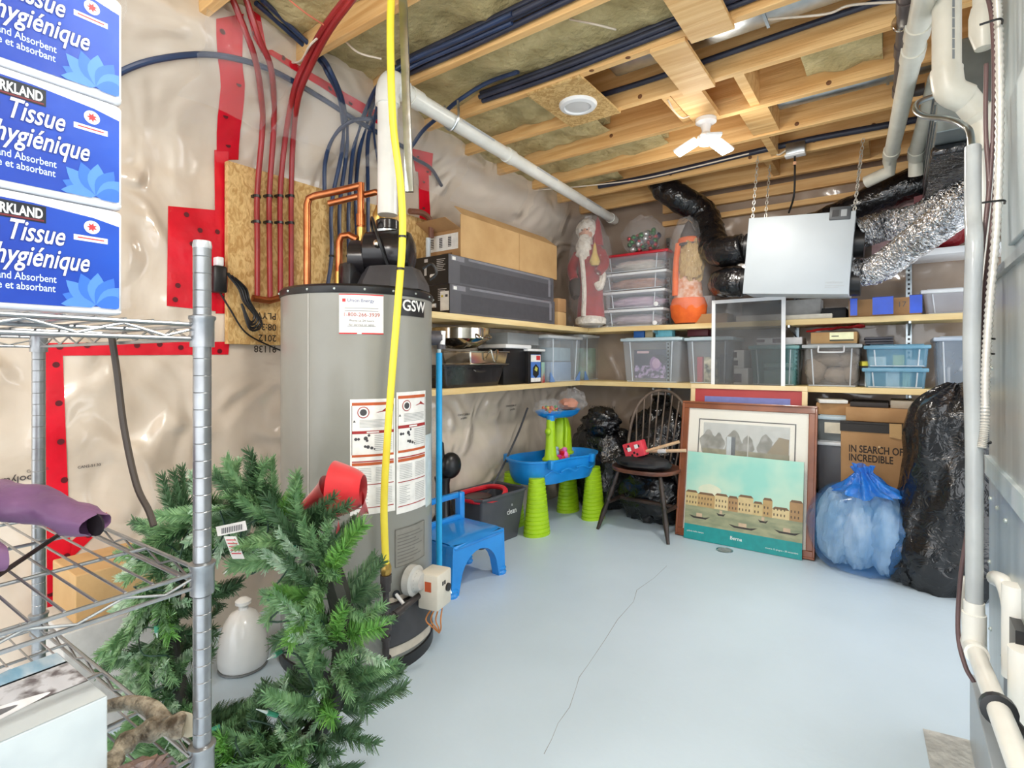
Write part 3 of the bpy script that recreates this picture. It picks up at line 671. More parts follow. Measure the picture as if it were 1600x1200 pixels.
p = front(618, 928, .004); b = MB(black); b.lathe([(.016, 0), (.016, .003), (0, .003)], 14, p, axis=p - Vector((TC.x, TC.y, p.z))); b.m(white); b.cyl(p, p + (p - Vector((TC.x, TC.y, p.z))) * .1 - UZ * .03 + rt * .015, .007, 8); b.build('igniter', t)

# copper pipework behind the heater
def T(x, y, d): return pD(x, y, d)
t = thing('copper_pipework', 'bare copper water pipes with brass fittings above the water heater', 'pipe', T(482, 455, 2.45))
b = MB(copper); b.tube([T(480, 455, 2.45), T(480, 360, 2.45), T(480, 320, 2.45), T(483, 310, 2.45), T(492, 306, 2.44), T(530, 298, 2.42), T(563, 290, 2.40)], .0165, 12, sm=False); b.build('copper_run', t)
b = MB(copper); b.tube([T(514, 318, 2.44), T(555, 308, 2.42), T(588, 300, 2.40), T(594, 303, 2.40), T(594, 330, 2.40), T(593, 375, 2.40)], .0145, 12, sm=False); b.build('copper_run', t)
b = MB(copper); b.cyl(T(564, 286, 2.40), T(564, 385, 2.40), .016, 12); b.cyl(T(564, 335, 2.40), T(564, 353, 2.40), .021, 12); b.build('copper_run', t)
b = MB(copper); b.tube([T(530, 440, 2.38), T(530, 400, 2.38), T(530, 378, 2.38), T(534, 369, 2.38), T(545, 367, 2.38), T(558, 374, 2.38)], .0155, 12, sm=False); b.m(brass); b.cyl(T(530, 425, 2.38), T(530, 444, 2.38), .019, 12); b.build('copper_run', t)
b = MB(brass); b.lathe([(.016, -.06), (.022, -.035), (.031, -.01), (.031, .02), (.02, .045), (.016, .06)], 12, T(593, 342, 2.40)); b.cyl(T(564, 356, 2.40), T(564, 378, 2.40), .019, 12); b.build('brass_fitting', t)
b = MB(copper); b.tube([pX(395, 466, XL + .1), pX(420, 470, XL + .1), pX(442, 464, XL + .1)], .016, 10, sm=False); b.build('manifold', t)
b = MB(flat((120, 76, 58), .5)); b.tube([pX(640, 330, XL + .12), pX(660, 333, XL + .12), pX(672, 345, XL + .12), pX(674, 372, XL + .12)], .018, 10); b.build('old_pipe', t)
b = MB(flat((202, 212, 218), .4)); b.cyl(pX(669, 372, XL + .12), pX(669, 470, XL + .12), .016, 12); b.build('grey_pipe', t)

# blue pole
p = pD(686, 545, 2.62); t = thing('blue_pole', 'slim bright blue pole standing upright right of the water heater', 'pole', (p.x, p.y, 0))
b = MB(mat('cyan_plastic', (40, 176, 238), .3, rgb2=(30, 164, 228), vs=8)); b.cyl((p.x, p.y, 0), (p.x, p.y, p.z - .02), .0155, 14); b.build('handle', t)
b = MB(flat((206, 222, 228), .2)); b.cyl((p.x, p.y, p.z - .02), (p.x, p.y, p.z + .035), .010, 12); b.build('end_tip', t)

# ============================================================ wall shelves
def board(x0, x1, y0, y1, z1, lab, m):
    b = MB(m); b.box(x0, x1, y0, y1, z1 - .038, z1); return b.build('shelf_board', label=lab, cat='shelf', smooth=0, bevel=.003, group='pine shelf boards')
board(XL + .07, SXL, 1.95, YB - .05, LOW, 'lower pine shelf board along the left wall', wood3)
board(XL + .07, SXU, 1.95, YB - .05, UP, 'upper pine shelf board along the left wall', wood3)
board(SXL + .001, .62, SYF, YB - .05, LOW, 'lower pine shelf board along the back wall', wood2)
board(SXU + .001, .62, SYF, YB - .05, UP, 'upper pine shelf board along the back wall', wood2)
b = MB(white); b.rbox(-.12, .7, 4.06, YB - .05, 1.86, 1.90, .004); b.build('white_shelf', label='short white shelf above the upper pine board at the right', cat='shelf')
def standard(px, lab):
    x = pY(px, 480, YB - .07).x; t = thing('shelf_standard', lab, 'bracket rail', (x, YB - .075, .7), group='shelf standards')
    b = MB(galv); b.box(x - .016, x + .016, YB - .085, YB - .05, .7, 2.25); r = b.build('rail', t, smooth=0)
    b = MB(flat((40, 40, 42)))
    for k in range(50): b.box(x - .006, x + .006, YB - .0862, YB - .0852, .73 + .03 * k, .744 + .03 * k)
    b.build('slot', r, smooth=0, kind='stuff')
    for z in (LOW, UP):
        b = MB(galv); b.prism([(0, 0), (-.34, 0), (-.34, -.015), (0, -.07)], (x - .006, YB - .085, z - .039), UY, UZ, (.012, 0, 0)); b.build('bracket', t, smooth=0)
standard(1420, 'slotted steel shelf rail on the back wall near the right end'); standard(1045, 'slotted steel shelf rail on the back wall behind the round-backed chair'); standard(1245, 'slotted steel shelf rail on the back wall behind the framed pictures')

# ============================================================ storage boxes
def bk(px0, px1, pyt, Yf, base):
    x0 = pY(px0, 500, Yf).x; x1 = pY(px1, 500, Yf).x; zt = pY((px0 + px1) / 2, pyt, Yf).z
    return (x0 + x1) / 2, x1 - x0, zt - base
def lf(px0, px1, pyt, Xf, base):
    y0 = pX(px0, 500, Xf).y; y1 = pX(px1, 500, Xf).y; zt = pX((px0 + px1) / 2, pyt, Xf).z
    return (y0 + y1) / 2, y1 - y0, zt - base
def shell(b, w0, d0, w1, d1, h, z0=0., yc=0.):
    """open tapered tub, single-walled with rounded corners"""
    def ring(w, d, z, r=.02, k=3):
        P = []
        for cx, cy, a0 in ((w / 2 - r, d / 2 - r, 0), (-w / 2 + r, d / 2 - r, pi / 2), (-w / 2 + r, -d / 2 + r, pi), (w / 2 - r, -d / 2 + r, 1.5 * pi)):
            for i in range(k + 1):
                a = a0 + pi / 2 * i / k; P.append(Vector((cx + cos(a) * r, yc + cy + sin(a) * r, z)))
        return P
    A = ring(w0, d0, z0); B = ring(w1, d1, z0 + h); n = len(A)
    b.add(A + B, [(i, (i + 1) % n, n + (i + 1) % n, n + i) for i in range(n)] + [tuple(range(n))])
def storage(label, loc, rz, w, d, h, body, lid, lidh=.018, taper=.9, handle=None, label_parts=None, name='storage_bin', group=None, over=.012):
    t = thing(name, label, 'bin', loc, rz, local=True, group=group)
    b = MB(body); shell(b, w * taper, d * taper, w, d, h - lidh, 0, d / 2)
    b.build('tub', t, smooth=40, recalc=False)
    if w > .24 and name == 'storage_bin':
        hh = h - lidh
        for q in (-.36, .36):
            b = MB(EDGE); x0, x1 = w * taper * q, w * q; dy = d * (1 - taper) / 2
            b.tube([(x0, dy - .002, .01), (x1, -.002, hh - .01)], .0045, 6, sm=False); b.build('rib', t)
        b = MB(EDGE); b.tube([(-w * taper * .46, d * (1 - taper) / 2 - .001, .006), (w * taper * .46, d * (1 - taper) / 2 - .001, .006)], .004, 6, sm=False); b.build('base_edge', t)
    b = MB(lid); b.rbox(-w / 2 - over, w / 2 + over, -over, d + over, h - lidh - .006, h, .006); b.rbox(-w / 2 + .02, w / 2 - .02, .02, d - .02, h - .002, h + .006, .004); b.build('lid', t)
    if handle:
        b = MB(handle); b.tube([(-.07, -over - .004, h - .012), (-.072, -over - .02, h - .045), (-.055, -over - .022, h - .052), (.055, -over - .022, h - .052), (.072, -over - .02, h - .045), (.07, -over - .004, h - .012)], .0055, 8, k=3); b.build('handle', t)
    return t
def content_box(label, loc, rz, w, d, h, m, name='boxed_item', cat='box', parts=None):
    t = MB(m); t.rbox(-w / 2, w / 2, 0, d, 0, h, .003); o = t.build(name, label=label, cat=cat, smooth=30)
    o.location = Vector(loc) + Matrix.Rotation(rz, 3, 'Z') @ Vector((0, d / 2, 0)); o.rotation_euler = (0, 0, rz); return o
RB, RL = 0., radians(90)
EDGE = mat('clear_plastic_edge', (236, 243, 250), .15, alpha=.55, rgb2=(226, 234, 242), vs=9)
bluetint = mat('blue_clear_plastic', (120, 176, 206), .14, alpha=.5, rgb2=(108, 164, 196), vs=5)
greentint = mat('green_clear_plastic', (84, 136, 134), .16, alpha=.62, rgb2=(74, 124, 124), vs=5)
greytint = mat('grey_clear_plastic', (150, 146, 142), .16, alpha=.42, rgb2=(138, 134, 130), vs=5)
icelid = mat('ice_blue_lid', (188, 206, 216), .3, rgb2=(178, 198, 208), vs=8)
greylid = mat('grey_lid', (176, 182, 184), .35, rgb2=(164, 170, 172), vs=8)
teallid = mat('teal_lid', (104, 150, 150), .3, rgb2=(94, 138, 138), vs=8)
whitelid = mat('white_lid', (228, 232, 236), .3, rgb2=(220, 224, 228), vs=8)
redlid = mat('red_lid', (196, 30, 48), .3, rgb2=(180, 24, 42), vs=8)

# --- lower back shelf, left to right
yf = 4.06
x, w_, h_ = bk(972, 1064, 528, yf, LOW); t = storage('clear bin with a dark purple portrait print, behind the round-backed chair', (x, yf, LOW), RB, w_, .32, h_, clearp, icelid)
b = MB(flat((56, 50, 66), .4)); b.box(-.145, .12, .018, .026, .03, h_ * .74); pt = content_box  # print card inside the bin
b2 = b; o = b.build('portrait_card', label='dark purple printed portrait card standing inside a clear bin', cat='print', smooth=0); o.location = Vector((x - .0125, yf + .022, LOW + .03))
b = MB(flat((150, 112, 158), .5)); b.sphere((.035, .017, .15), .05, 14, 8, (1, .04, 1.15)); b.m(flat((196, 160, 190), .5)); b.sphere((.04, .015, .15), .034, 14, 8, (1, .04, 1.2)); b.m(flat((22, 20, 26), .5)); b.sphere((.07, .017, .185), .05, 14, 8, (1.2, .03, .7)); b.m(mat('mottled_print', (60, 52, 74), .5, rgb2=(176, 150, 186), vs=32, detail=2, lo=.45, hi=.6)); b.rect((-.14, .0174, .034), UX, UZ, 0, 0, .255, .1)
b.m(flat((214, 176, 180), .5)); b.rect((-.12, .0172, h_ * .74 - .03), UX, UZ, 0, 0, .1, .018)
b.build('print', o, smooth=40)
x, w_, h_ = bk(1072, 1144, 527, yf, LOW); storage('clear bin with red and floral boxes, partly behind the white screen', (x, yf, LOW), RB, w_, .32, h_, clearp, icelid)
content_box('red patterned box inside the clear bin behind the white screen', (x - .08, yf + .05, LOW + .01), 0, .04, .2, h_ * .55, flat((176, 46, 58), .5))
content_box('dark floral box inside the clear bin behind the white screen', (x - .0, yf + .05, LOW + .01), 0, .1, .2, h_ * .55, mat('floral_print', (64, 72, 54), .5, rgb2=(214, 204, 170), vs=26))
content_box('navy folded item inside the clear bin behind the white screen', (x + .09, yf + .05, LOW + .01), 0, .05, .2, h_ * .6, flat((42, 52, 72), .6))
x, w_, h_ = bk(1146, 1162, 536, yf + .02, LOW); o = content_box('white carton with black print standing upright beside the green bin, upper', (x, yf + .03, LOW + .118), 0, w_, .2, .13, flat((226, 224, 222), .6), 'carton'); 
b = MB(flat((52, 44, 50))); b.rect((-w_ / 2 + .012, -.1022, .02), UX, UZ, 0, 0, w_ - .03, .035); b.rect((-w_ / 2 + .02, -.1022, .075), UX, UZ, 0, 0, w_ - .045, .04); b.build('print', o, smooth=0)
x, w_, h_ = bk(1146, 1168, 575, yf, LOW); o = content_box('white carton with black print standing upright beside the green bin, lower', (x, yf + .01, LOW), 0, w_, .2, .116, flat((226, 224, 222), .6), 'carton')
b = MB(flat((70, 46, 52))); b.rect((-w_ / 2 + .02, -.1022, .02), UX, UZ, 0, 0, w_ - .04, .06); b.build('print', o, smooth=0)
x, w_, h_ = bk(1172, 1246, 540, yf, LOW); storage('dark green see-through bin behind the white screen', (x, yf, LOW), RB, w_, .32, h_, greentint, teallid)
content_box('folded white cloth inside the dark green bin', (x + .02, yf + .06, LOW + .005), 0, w_ * .6, .2, h_ * .35, flat((200, 214, 208), .8), 'cloth', 'cloth'); content_box('pale board inside the dark green bin', (x + .02, yf + .06, LOW + h_ * .45), .05, w_ * .6, .2, .03, flat((206, 214, 206), .8), 'board', 'board')
o = content_box('flat white carton lying on the green bin lid', (x + .03, yf + .03, LOW + h_ + .006), 0, w_ * .95, .22, .05, flat((222, 220, 220), .6), 'carton'); b = MB(flat((80, 60, 76))); b.rect((-.02, -.112, .01), UX, UZ, 0, 0, .06, .03); b.rect((-.12, -.112, .015), UX, UZ, 0, 0, .05, .02); b.build('print', o, smooth=0)
x, w_, h_ = bk(1256, 1344, 538, yf, LOW); t = storage('grey-lidded clear bin full of beige cloth, with a white handle', (x, yf, LOW), RB, w_, .32, h_, greytint, greylid, handle=flat((220, 222, 224), .3))
beige = mat('beige_fabric', (176, 158, 138), .9, rgb2=(156, 138, 118), vs=9, bump=.3, bs=30)
for k, (dx, dz, rx, rz_) in enumerate(((-.1, .09, .065, .085), (.02, .06, .075, .055), (.1, .07, .05, .065), (-.01, .15, .11, .045), (.08, .15, .07, .05))):
    b = MB(beige); b.add(*blob((x + dx * w_ / .31, yf + .13, LOW + .005 + dz * h_ / .24), (rx, .09, rz_), k + 3, .18, 2.5, .14, 5, 20, 14, LOW + .004)); b.build('folded_cloth', label=['leftmost', 'lower middle', 'lower right', 'wide upper', 'upper right'][k] + ' beige folded cloth stuffed inside the grey-lidded bin', cat='cloth', group='beige cloths in the bin', smooth=60)
o = content_box('cardboard carton with a pale yellow label on the grey-lidded bin', (x + .01, yf + .02, LOW + h_ + .006), 0, w_ * .82, .24, .075, card, 'cardboard_box'); b = MB(flat((232, 232, 190))); b.rect((-.01, -.1222, .022), UX, UZ, 0, 0, .13, .045); b.m(flat((60, 60, 58))); b.rect((-.0, -.1226, .04), UX, UZ, 0, 0, .04, .006); b.m(flat((38, 50, 36))); b.rect((-.01, -.1224, .012), UX, UZ, 0, 0, .13, .008); b.build('label', o, smooth=0)
b = MB(mat('red_fabric', (206, 30, 38), .8, rgb2=(184, 22, 30), vs=10, bump=.2)); 
p0 = Vector((x - .13, yf + .02, LOW + h_ + .086))
b.grid(lambda u, v: Vector((x - .15 + .33 * u, yf - .01 + .2 * v, LOW + h_ + .086 + .035 * u * (1 - .5 * v) + .012 * noise.noise(Vector((u * 6, v * 4, 1))) + .012 * (v > .2))), 20, 10)
b.build('red_cloth', label='crumpled red cloth on the cardboard carton under the upper shelf', cat='cloth', smooth=60)
xa, wa, ha = bk(1350, 1448, 571, yf, LOW); ha = .125; storage('lower of two blue see-through boxes stacked near the tall clear bin', (xa, yf, LOW), RB, wa, .3, ha, bluetint, mat('blue_lid', (128, 182, 212), .25, alpha=.75, rgb2=(118, 172, 202), vs=8), taper=.94, group='blue see-through boxes')
storage('upper of two blue see-through boxes stacked near the tall clear bin', (xa + .01, yf, LOW + ha + .007), RB, wa, .3, .135, bluetint, MATS['blue_lid'], taper=.94, group='blue see-through boxes')
for k, (dx, zz, w2, h2, c) in enumerate(((-.14, .0, .03, .1, (206, 222, 230)), (-.01, .0, .07, .1, (214, 226, 232)), (.06, 0, .04, .1, (176, 206, 190)), (-.09, .0, .05, .05, (60, 76, 90)))):
    content_box(['pale upright card', 'wide white card', 'pale green card', 'dark small packet'][k] + ' inside the lower blue box', (xa + dx, yf + .03, LOW + .004), 0, w2, .1, h2, flat(c, .5), 'card', 'card')
for k, (dx, zz, w2, h2, c) in enumerate(((-.1, .0, .09, .06, (226, 232, 226)), (.01, .0, .06, .07, (190, 198, 90)), (.09, .0, .08, .04, (214, 220, 226)), (-.16, .0, .04, .03, (226, 214, 70)))):
    content_box(['white packet', 'yellow-green packet', 'silver packet', 'small yellow packet'][k] + ' inside the upper blue box', (xa + .01 + dx, yf + .04, LOW + ha + .012), .1 * k - .1, w2, .1, h2, flat(c, .5), 'packet', 'packet')
for k in range(3): content_box(['bottom', 'middle', 'top'][k] + ' dark tray stacked on the upper blue box', (xa - .08, yf + .03, LOW + ha + .149 + .017 * k), .03 * k, .15, .2, .014, flat((66, 66, 76), .4), 'tray', 'tray')
x, w_, h_ = bk(1462, 1548, 526, yf, LOW); storage('tall clear bin at the right end of the lower shelf above the tall black bag', (x, yf, LOW), RB, w_, .33, h_, mat('smoky_clear_plastic', (150, 166, 184), .15, alpha=.5, rgb2=(140, 156, 174), vs=5), mat('pale_blue_lid', (176, 190, 208), .3, rgb2=(166, 180, 198), vs=8))
for k, (dx, rot) in enumerate(((-.06, .0), (.02, .5), (.06, 0))):
    b = MB(flat((226, 230, 234), .4)); c = Vector((x + dx, yf + .06, LOW + .07 + (.1 if k == 1 else 0))); b.cyl(c + Vector((-sin(rot) * .06, 0, -.06)), c + Vector((sin(rot) * .06, 0, .06)), .008, 8); b.build('white_rod', label=['left upright', 'slanting', 'right upright'][k] + ' white rod inside the tall clear bin', cat='rod')
# small things on the clear bins
x, w_, h_ = bk(990, 1004, 517, yf + .05, LOW); zt = pY(1000, 529, yf + .05).z
def onbin(px0, px1, py0, py1, Y, d, c, lab, nm='small_box', cat='box'):
    x0, x1 = pY(px0, 520, Y).x, pY(px1, 520, Y).x; z0 = ZB1; z1 = pY((px0 + px1) / 2, py0, Y).z
    return content_box(lab, ((x0 + x1) / 2, Y, z0), 0, x1 - x0, d, max(.02, z1 - z0), c if not isinstance(c, tuple) else flat(c, .5), nm, cat)
_, _, hb1 = bk(972, 1064, 528, yf, LOW); ZB1 = LOW + hb1 + .007
onbin(990, 1006, 516, 528, yf + .04, .08, (40, 104, 190), 'small royal blue box on the clear bin with the portrait')
onbin(1008, 1020, 517, 528, yf + .05, .05, (196, 184, 150), 'small beige jar-like box on the clear bin with the portrait')
onbin(1024, 1050, 516, 528, yf + .04, .08, (120, 200, 224), 'small aqua box on the clear bin with the portrait')
onbin(1074, 1106, 514, 528, yf + .06, .12, (92, 30, 42), 'flat dark red box on the bin behind the white screen')

# --- lower left shelf (front faces +X)
xf = SXL - .02
y, w_, h_ = lf(856, 908, 525, xf, LOW)
storage('clear bin with blue corners, nearer of two on the left shelf', (xf, y, LOW), RL, w_, .24, h_, clearp, whitelid, group='clear bins on the left shelf')
content_box('pale blue bundle inside the nearer clear bin on the left shelf', (xf - .04, y, LOW + .005), RL, w_ * .6, .14, h_ * .42, flat((150, 176, 206), .8), 'bundle', 'cloth')
content_box('grey-blue folder inside the nearer clear bin on the left shelf', (xf - .04, y + .02, LOW + .01 + h_ * .42), RL, w_ * .5, .14, h_ * .3, flat((160, 182, 192), .8), 'folder', 'folder')
y2, w2, h2 = lf(911, 950, 524, xf, LOW)
storage('clear bin with blue corners, farther of two on the left shelf', (xf, y2, LOW), RL, w2, .24, h2, clearp, whitelid, group='clear bins on the left shelf')
content_box('mint green and brown boxes inside the farther clear bin on the left shelf', (xf - .03, y2, LOW + .005), RL, w2 * .4, .14, h2 * .7, mat('mint_brown', (170, 206, 180), .6, rgb2=(120, 100, 84), vs=5), 'boxed_item', 'box')
for yy, ww, hh, lab in ((y, w_, h_, 'nearer'), (y2, w2, h2, 'farther')):
    for s in (-1, 1):
        b = MB(flat((120, 160, 220), .3)); q = yy + s * ww * .44
        b.add([(xf + .006, q, LOW + .002), (xf + .006, q - s * .07, LOW + .002), (xf + .01, q, LOW + .08), (xf - .004, q, LOW + .002), (xf - .004, q - s * .07, LOW + .002), (xf, q, LOW + .08)], [(0, 1, 2), (3, 5, 4), (0, 2, 5, 3), (1, 4, 5, 2), (0, 3, 4, 1)])
        b.build('corner_wedge', label='blue plastic wedge at the ' + ('far' if s > 0 else 'near') + ' foot of the ' + lab + ' clear bin on the left shelf', cat='wedge', smooth=0)
# rolled white paper in the shelf corner
b = MB(white); p = Vector((-2.12, 4.1, LOW + h2 + .045)); b.tube([p + Vector((-.1, .02, 0)), p + Vector((.1, -.03, .0))], .03, 12, sm=False); b.m(flat((196, 190, 176))); b.tube([p + Vector((.1, -.03, 0)), p + Vector((.17, -.05, 0))], .016, 10, sm=False); b.build('paper_roll', label='white paper roll lying on the bins in the shelf corner', cat='roll')
# black carton with a blue label
y, w_, h_ = lf(792, 846, 545, xf, LOW)
t = thing('black_carton', 'black cartons with a blue and red picture label on the left shelf', 'box', (xf, y, LOW), RL, local=True)
b = MB(black); b.rbox(-w_ / 2, w_ / 2 * .2, .03, .26, 0, h_, .004); b.rbox(w_ * .1, w_ / 2, 0, .24, 0, h_ * .93, .004); b.build('carton_body', t)
b = MB(flat((82, 128, 206), .4)); lx = w_ * .17; lw = w_ * .3; b.rect((lx, -.001, .012), UX, UZ, 0, 0, lw, h_ * .8); b.m(paper); b.rect((lx, -.0014, .012), UX, UZ, 0, 0, lw, .03); b.rect((lx, -.0014, h_ * .63), UX, UZ, 0, 0, lw, h_ * .2); b.m(redi); b.rect((lx + lw * .55, -.0018, h_ * .68), UX, UZ, 0, 0, lw * .4, h_ * .13)
b.m(flat((30, 32, 34))); b.poly([(.2, .25), (.5, .1), (.8, .25), (.8, .55), (.5, .7), (.2, .55)], (lx, -.0018, .02), UX * lw, UZ * (h_ * .7)); b.m(flat((206, 206, 90))); b.poly([(.35, .45), (.6, .38), (.7, .52), (.48, .6)], (lx, -.0022, .02), UX * lw, UZ * (h_ * .7)); b.build('label', t, smooth=0)
b = MB(white); b.rbox(-w_ / 2 - .01, w_ * .2, .0, .26, h_ + .001, h_ + .03, .008); b.rbox(w_ * .06, w_ * .6, -.01, .2, h_ * .93 + .001, h_ * .93 + .02, .006); b.build('lid', t)
onx = content_box('small teal and red picture card beside the black cartons', (xf - .02, pX(852, 560, xf).y, LOW), RL, .05, .1, .16, mat('teal_red_card', (150, 190, 176), .6, rgb2=(176, 60, 66), vs=9), 'card', 'card')
content_box('grey clear organiser with a blue clip on the black cartons', (xf - .03, y + .03, LOW + h_ + .031), RL, w_ * .9, .2, .085, mat('grey_clear_tray', (176, 182, 186), .2, alpha=.6, rgb2=(160, 166, 172), vs=6), 'organiser', 'tray')
# cookware
y, w_, h_ = lf(690, 786, 570, xf - .02, LOW)
t = thing('roasting_pan', 'black enamel roasting pan on the near end of the left shelf', 'pan', (xf, y, LOW), RL, local=True)
enam = mat('black_enamel', (34, 33, 35), .25, rgb2=(46, 45, 47), vs=30, coat=.3)
b = MB(enam); shell(b, w_ * .86, .2, w_, .25, h_ * .92, 0, .125); b.build('pan_body', t, recalc=False)
b = MB(enam); b.rbox(-w_ / 2 - .012, w_ / 2 + .012, -.012, .262, h_ * .92, h_ * .92 + .012, .005); b.tube([(-.05, -.01, h_ * .8), (-.05, -.03, h_ * .72), (.05, -.03, h_ * .72), (.05, -.01, h_ * .8)], .006, 8, k=2); b.build('rim', t)
zt = LOW + h_ * .92 + .012
y3, w3, _ = lf(728, 788, 545, xf, LOW)
t = thing('steel_pan', 'square stainless steel pan stacked on the black roasting pan', 'pan', (xf + .035, y3, zt), RL, local=True)
b = MB(steel); b.hexa([(-w3 * .46, .01, .002), (w3 * .46, .01, .002), (w3 * .46, .23, .002), (-w3 * .46, .23, .002)], [(-w3 / 2, 0, .086), (w3 / 2, 0, .086), (w3 / 2, .24, .086), (-w3 / 2, .24, .086)]); b.build('pan_body', t, smooth=30, bevel=.008)
b = MB(steel); b.rbox(-w3 / 2 - .008, w3 / 2 + .008, -.008, .248, .083, .09, .003); b.rbox(-w3 / 2 - .004, w3 / 2 + .004, -.004, .244, .0, .006, .002); b.build('rim', t)
b = MB(steel); b.tube([(-.035, -.01, .08), (-.035, -.035, .095), (-.012, -.04, .03), (.012, -.04, .03), (.035, -.035, .095), (.035, -.01, .08)], .006, 8, k=3); b.build('handle', t)
y4 = pX(732, 500, xf).y; Rl = .185; zl = zt + .1
t = thing('steel_roaster_lid', 'large round stainless steel lid lying on the pans under the upper shelf', 'lid', (xf - .07, y4, zl), 0, local=True)
b = MB(steel); b.lathe([(.02, .0), (Rl * .55, .01), (Rl * .8, .035), (Rl, .06), (Rl + .006, .065), (Rl + .006, .13), (Rl, .135), (Rl - .01, .13), (Rl - .012, .07), (0, .03)], 48, (0, 0, 0)); b.build('lid_body', t)
b = MB(steel); b.tube([(Rl, -.06, .09), (Rl + .03, -.05, .07), (Rl + .035, 0, .06), (Rl + .03, .05, .07), (Rl, .06, .09)], .006, 8); b.build('handle', t)

# --- upper left shelf
xf2 = SXU - .02
def long_box(lab, z0, hh, ya, yb2, xa, xb):
    t = thing('long_carton', lab, 'box', ((xa + xb) / 2, ya, z0), group='long dark cartons')
    b = MB(mat('charcoal_carton', (92, 92, 98), .5, rgb2=(84, 84, 90), vs=6)); b.box(xa, xb, ya + .001, yb2, z0, z0 + hh); b.build('carton_body', t, smooth=0, bevel=.003)
    b = MB(flat((30, 30, 33), .5)); b.box(xa + .002, xb - .002, ya - .002, ya + .002, z0 + .002, z0 + hh - .002); e = b.build('end_panel', t, smooth=0)
    b = MB(flat((74, 74, 80), .5)); b.rect((xb + .0008, ya + .1, z0 + .015), UY, UZ, 0, 0, yb2 - ya - .13, hh * .62); b.m(flat((132, 132, 140), .5)); b.rect((xb + .001, ya + .02, z0 + hh - .035), UY, UZ, 0, 0, .12, .03); b.rect((xb + .0012, ya + .18, z0 + hh - .02), UY, UZ, 0, 0, yb2 - ya - .24, .014); b.rect((xb + .0012, yb2 - .08, z0 + .03), UY, UZ, 0, 0, .03, hh - .05)
    b.m(paper); b.rect((xb + .0016, ya + .03, z0 + hh - .032), UY, UZ, 0, 0, .03, .02); b.build('side_print', t, smooth=0)
    b = MB(flat((196, 196, 196), .5)); ox = xb - .20
    b.rect((ox, ya - .0026, z0 + hh - .035), UX, UZ, 0, 0, .03, .02); b.rect((ox, ya - .0026, z0 + hh * .35), UX, UZ, 0, 0, .02, .05)
    for k in range(7): b.rect((xb - .095, ya - .0026, z0 + hh - .03 - .011 * k), UX, UZ, 0, 0, .07 - .01 * (k % 3), .004)
    b.build('end_print', e, smooth=0)
    b = MB(white); b.cyl((xb - .14, ya - .004, z0 + hh * .3), (xb - .11, ya - .004, z0 + hh * .3), .013, 10); b.build('carry_grip', t)
    return t
ya, yb2 = 2.33, 3.52
long_box('lower of two long dark grey cartons on the upper left shelf', UP, .178, ya, yb2, xf2 - .30, xf2)
tt = long_box('upper of two long dark grey cartons on the upper left shelf', UP + .179, .178, ya + .0, yb2 - .0, xf2 - .31, xf2 - .01)
b = MB(paper); b.rect((xf2 - .075, ya - .003, UP + .02), UX, UZ, 0, 0, .07, .115); b.m(flat((220, 200, 60))); b.rect((xf2 - .068, ya - .0035, UP + .1), UX, UZ, 0, 0, .016, .012); b.m(ink); b.rect((xf2 - .035, ya - .0035, UP + .1), UX, UZ, 0, 0, .02, .015); b.build('shipping_label', bpy.data.objects['long_carton'], smooth=0)
# opened cardboard box on top
zc = UP + .359; xa, xb, ya2, yb3, hc = xf2 - .31, xf2 - .03, 2.46, 3.60, .265
t = thing('open_cardboard_box', 'long open cardboard box on top of the dark cartons', 'box', ((xa + xb) / 2, ya2, zc))
b = MB(card); th = .004
b.box(xa, xb, ya2, yb3, zc, zc + th); b.box(xb - th, xb, ya2, yb3, zc + th, zc + hc); b.box(xa, xa + th, ya2, yb3, zc + th, zc + hc); b.box(xa + th, xb - th, yb3 - th, yb3, zc + th, zc + hc); b.build('box_body', t, smooth=0)
b = MB(card2); b.box(xa + th, xb - th, ya2, ya2 + th, zc + th, zc + hc - .09); b.build('end_wall', t, smooth=0)
b = MB(card2); zf = zc + hc - .09
b.hexa([(xa, ya2, zf), (xb, ya2, zf), (xb, ya2 + th, zf), (xa, ya2 + th, zf)], [(xa - .02, ya2 - .11, zf + .05), (xb - .03, ya2 - .11, zf + .05), (xb - .03, ya2 - .106, zf + .053), (xa - .02, ya2 - .106, zf + .053)]); b.build('flap', t, smooth=0)
b = MB(card); zt = zc + hc; b.hexa([(xb - th, ya2 + .02, zt), (xb, ya2 + .02, zt), (xb, yb3, zt), (xb - th, yb3, zt)], [(xb - .1, ya2 + .05, zt + .075), (xb - .096, ya2 + .05, zt + .078), (xb - .096, yb3 - .03, zt + .078), (xb - .1, yb3 - .03, zt + .075)]); b.build('flap', t, smooth=0)
b = MB(paper); lz = zc + .055; b.rect((xb - .27, ya2 - .001, lz), UX, UZ, 0, 0, .25, .10); b.m(ink)
for k in range(3): b.rect((xb - .255 + .075 * k, ya2 - .0014, lz + .02), UX, UZ, 0, 0, .028, .065)
b.m(paper)
for k in range(3):
    for q in range(6): b.rect((xb - .255 + .075 * k, ya2 - .0018, lz + .025 + .011 * q), UX, UZ, 0, 0, .028, .0035)
b.build('shipping_label', t, smooth=0)
b = MB(flat((120, 84, 50), .7)); b.text('▲▲', (0, 0, 0), UX, UZ, .01); b.v = []; b.f = []; b.fm = []; b.rect((xb - .16, ya2 - .001, zc + .022), UX, UZ, 0, 0, .09, .014); b.build('printed_mark', t, smooth=0)
b = MB(flat((186, 148, 96), .7)); b.rect((xb + .0006, ya2 + .62, zc + .004), UY, UZ, 0, 0, .012, hc - .006); b.build('tape_seam', t, smooth=0)
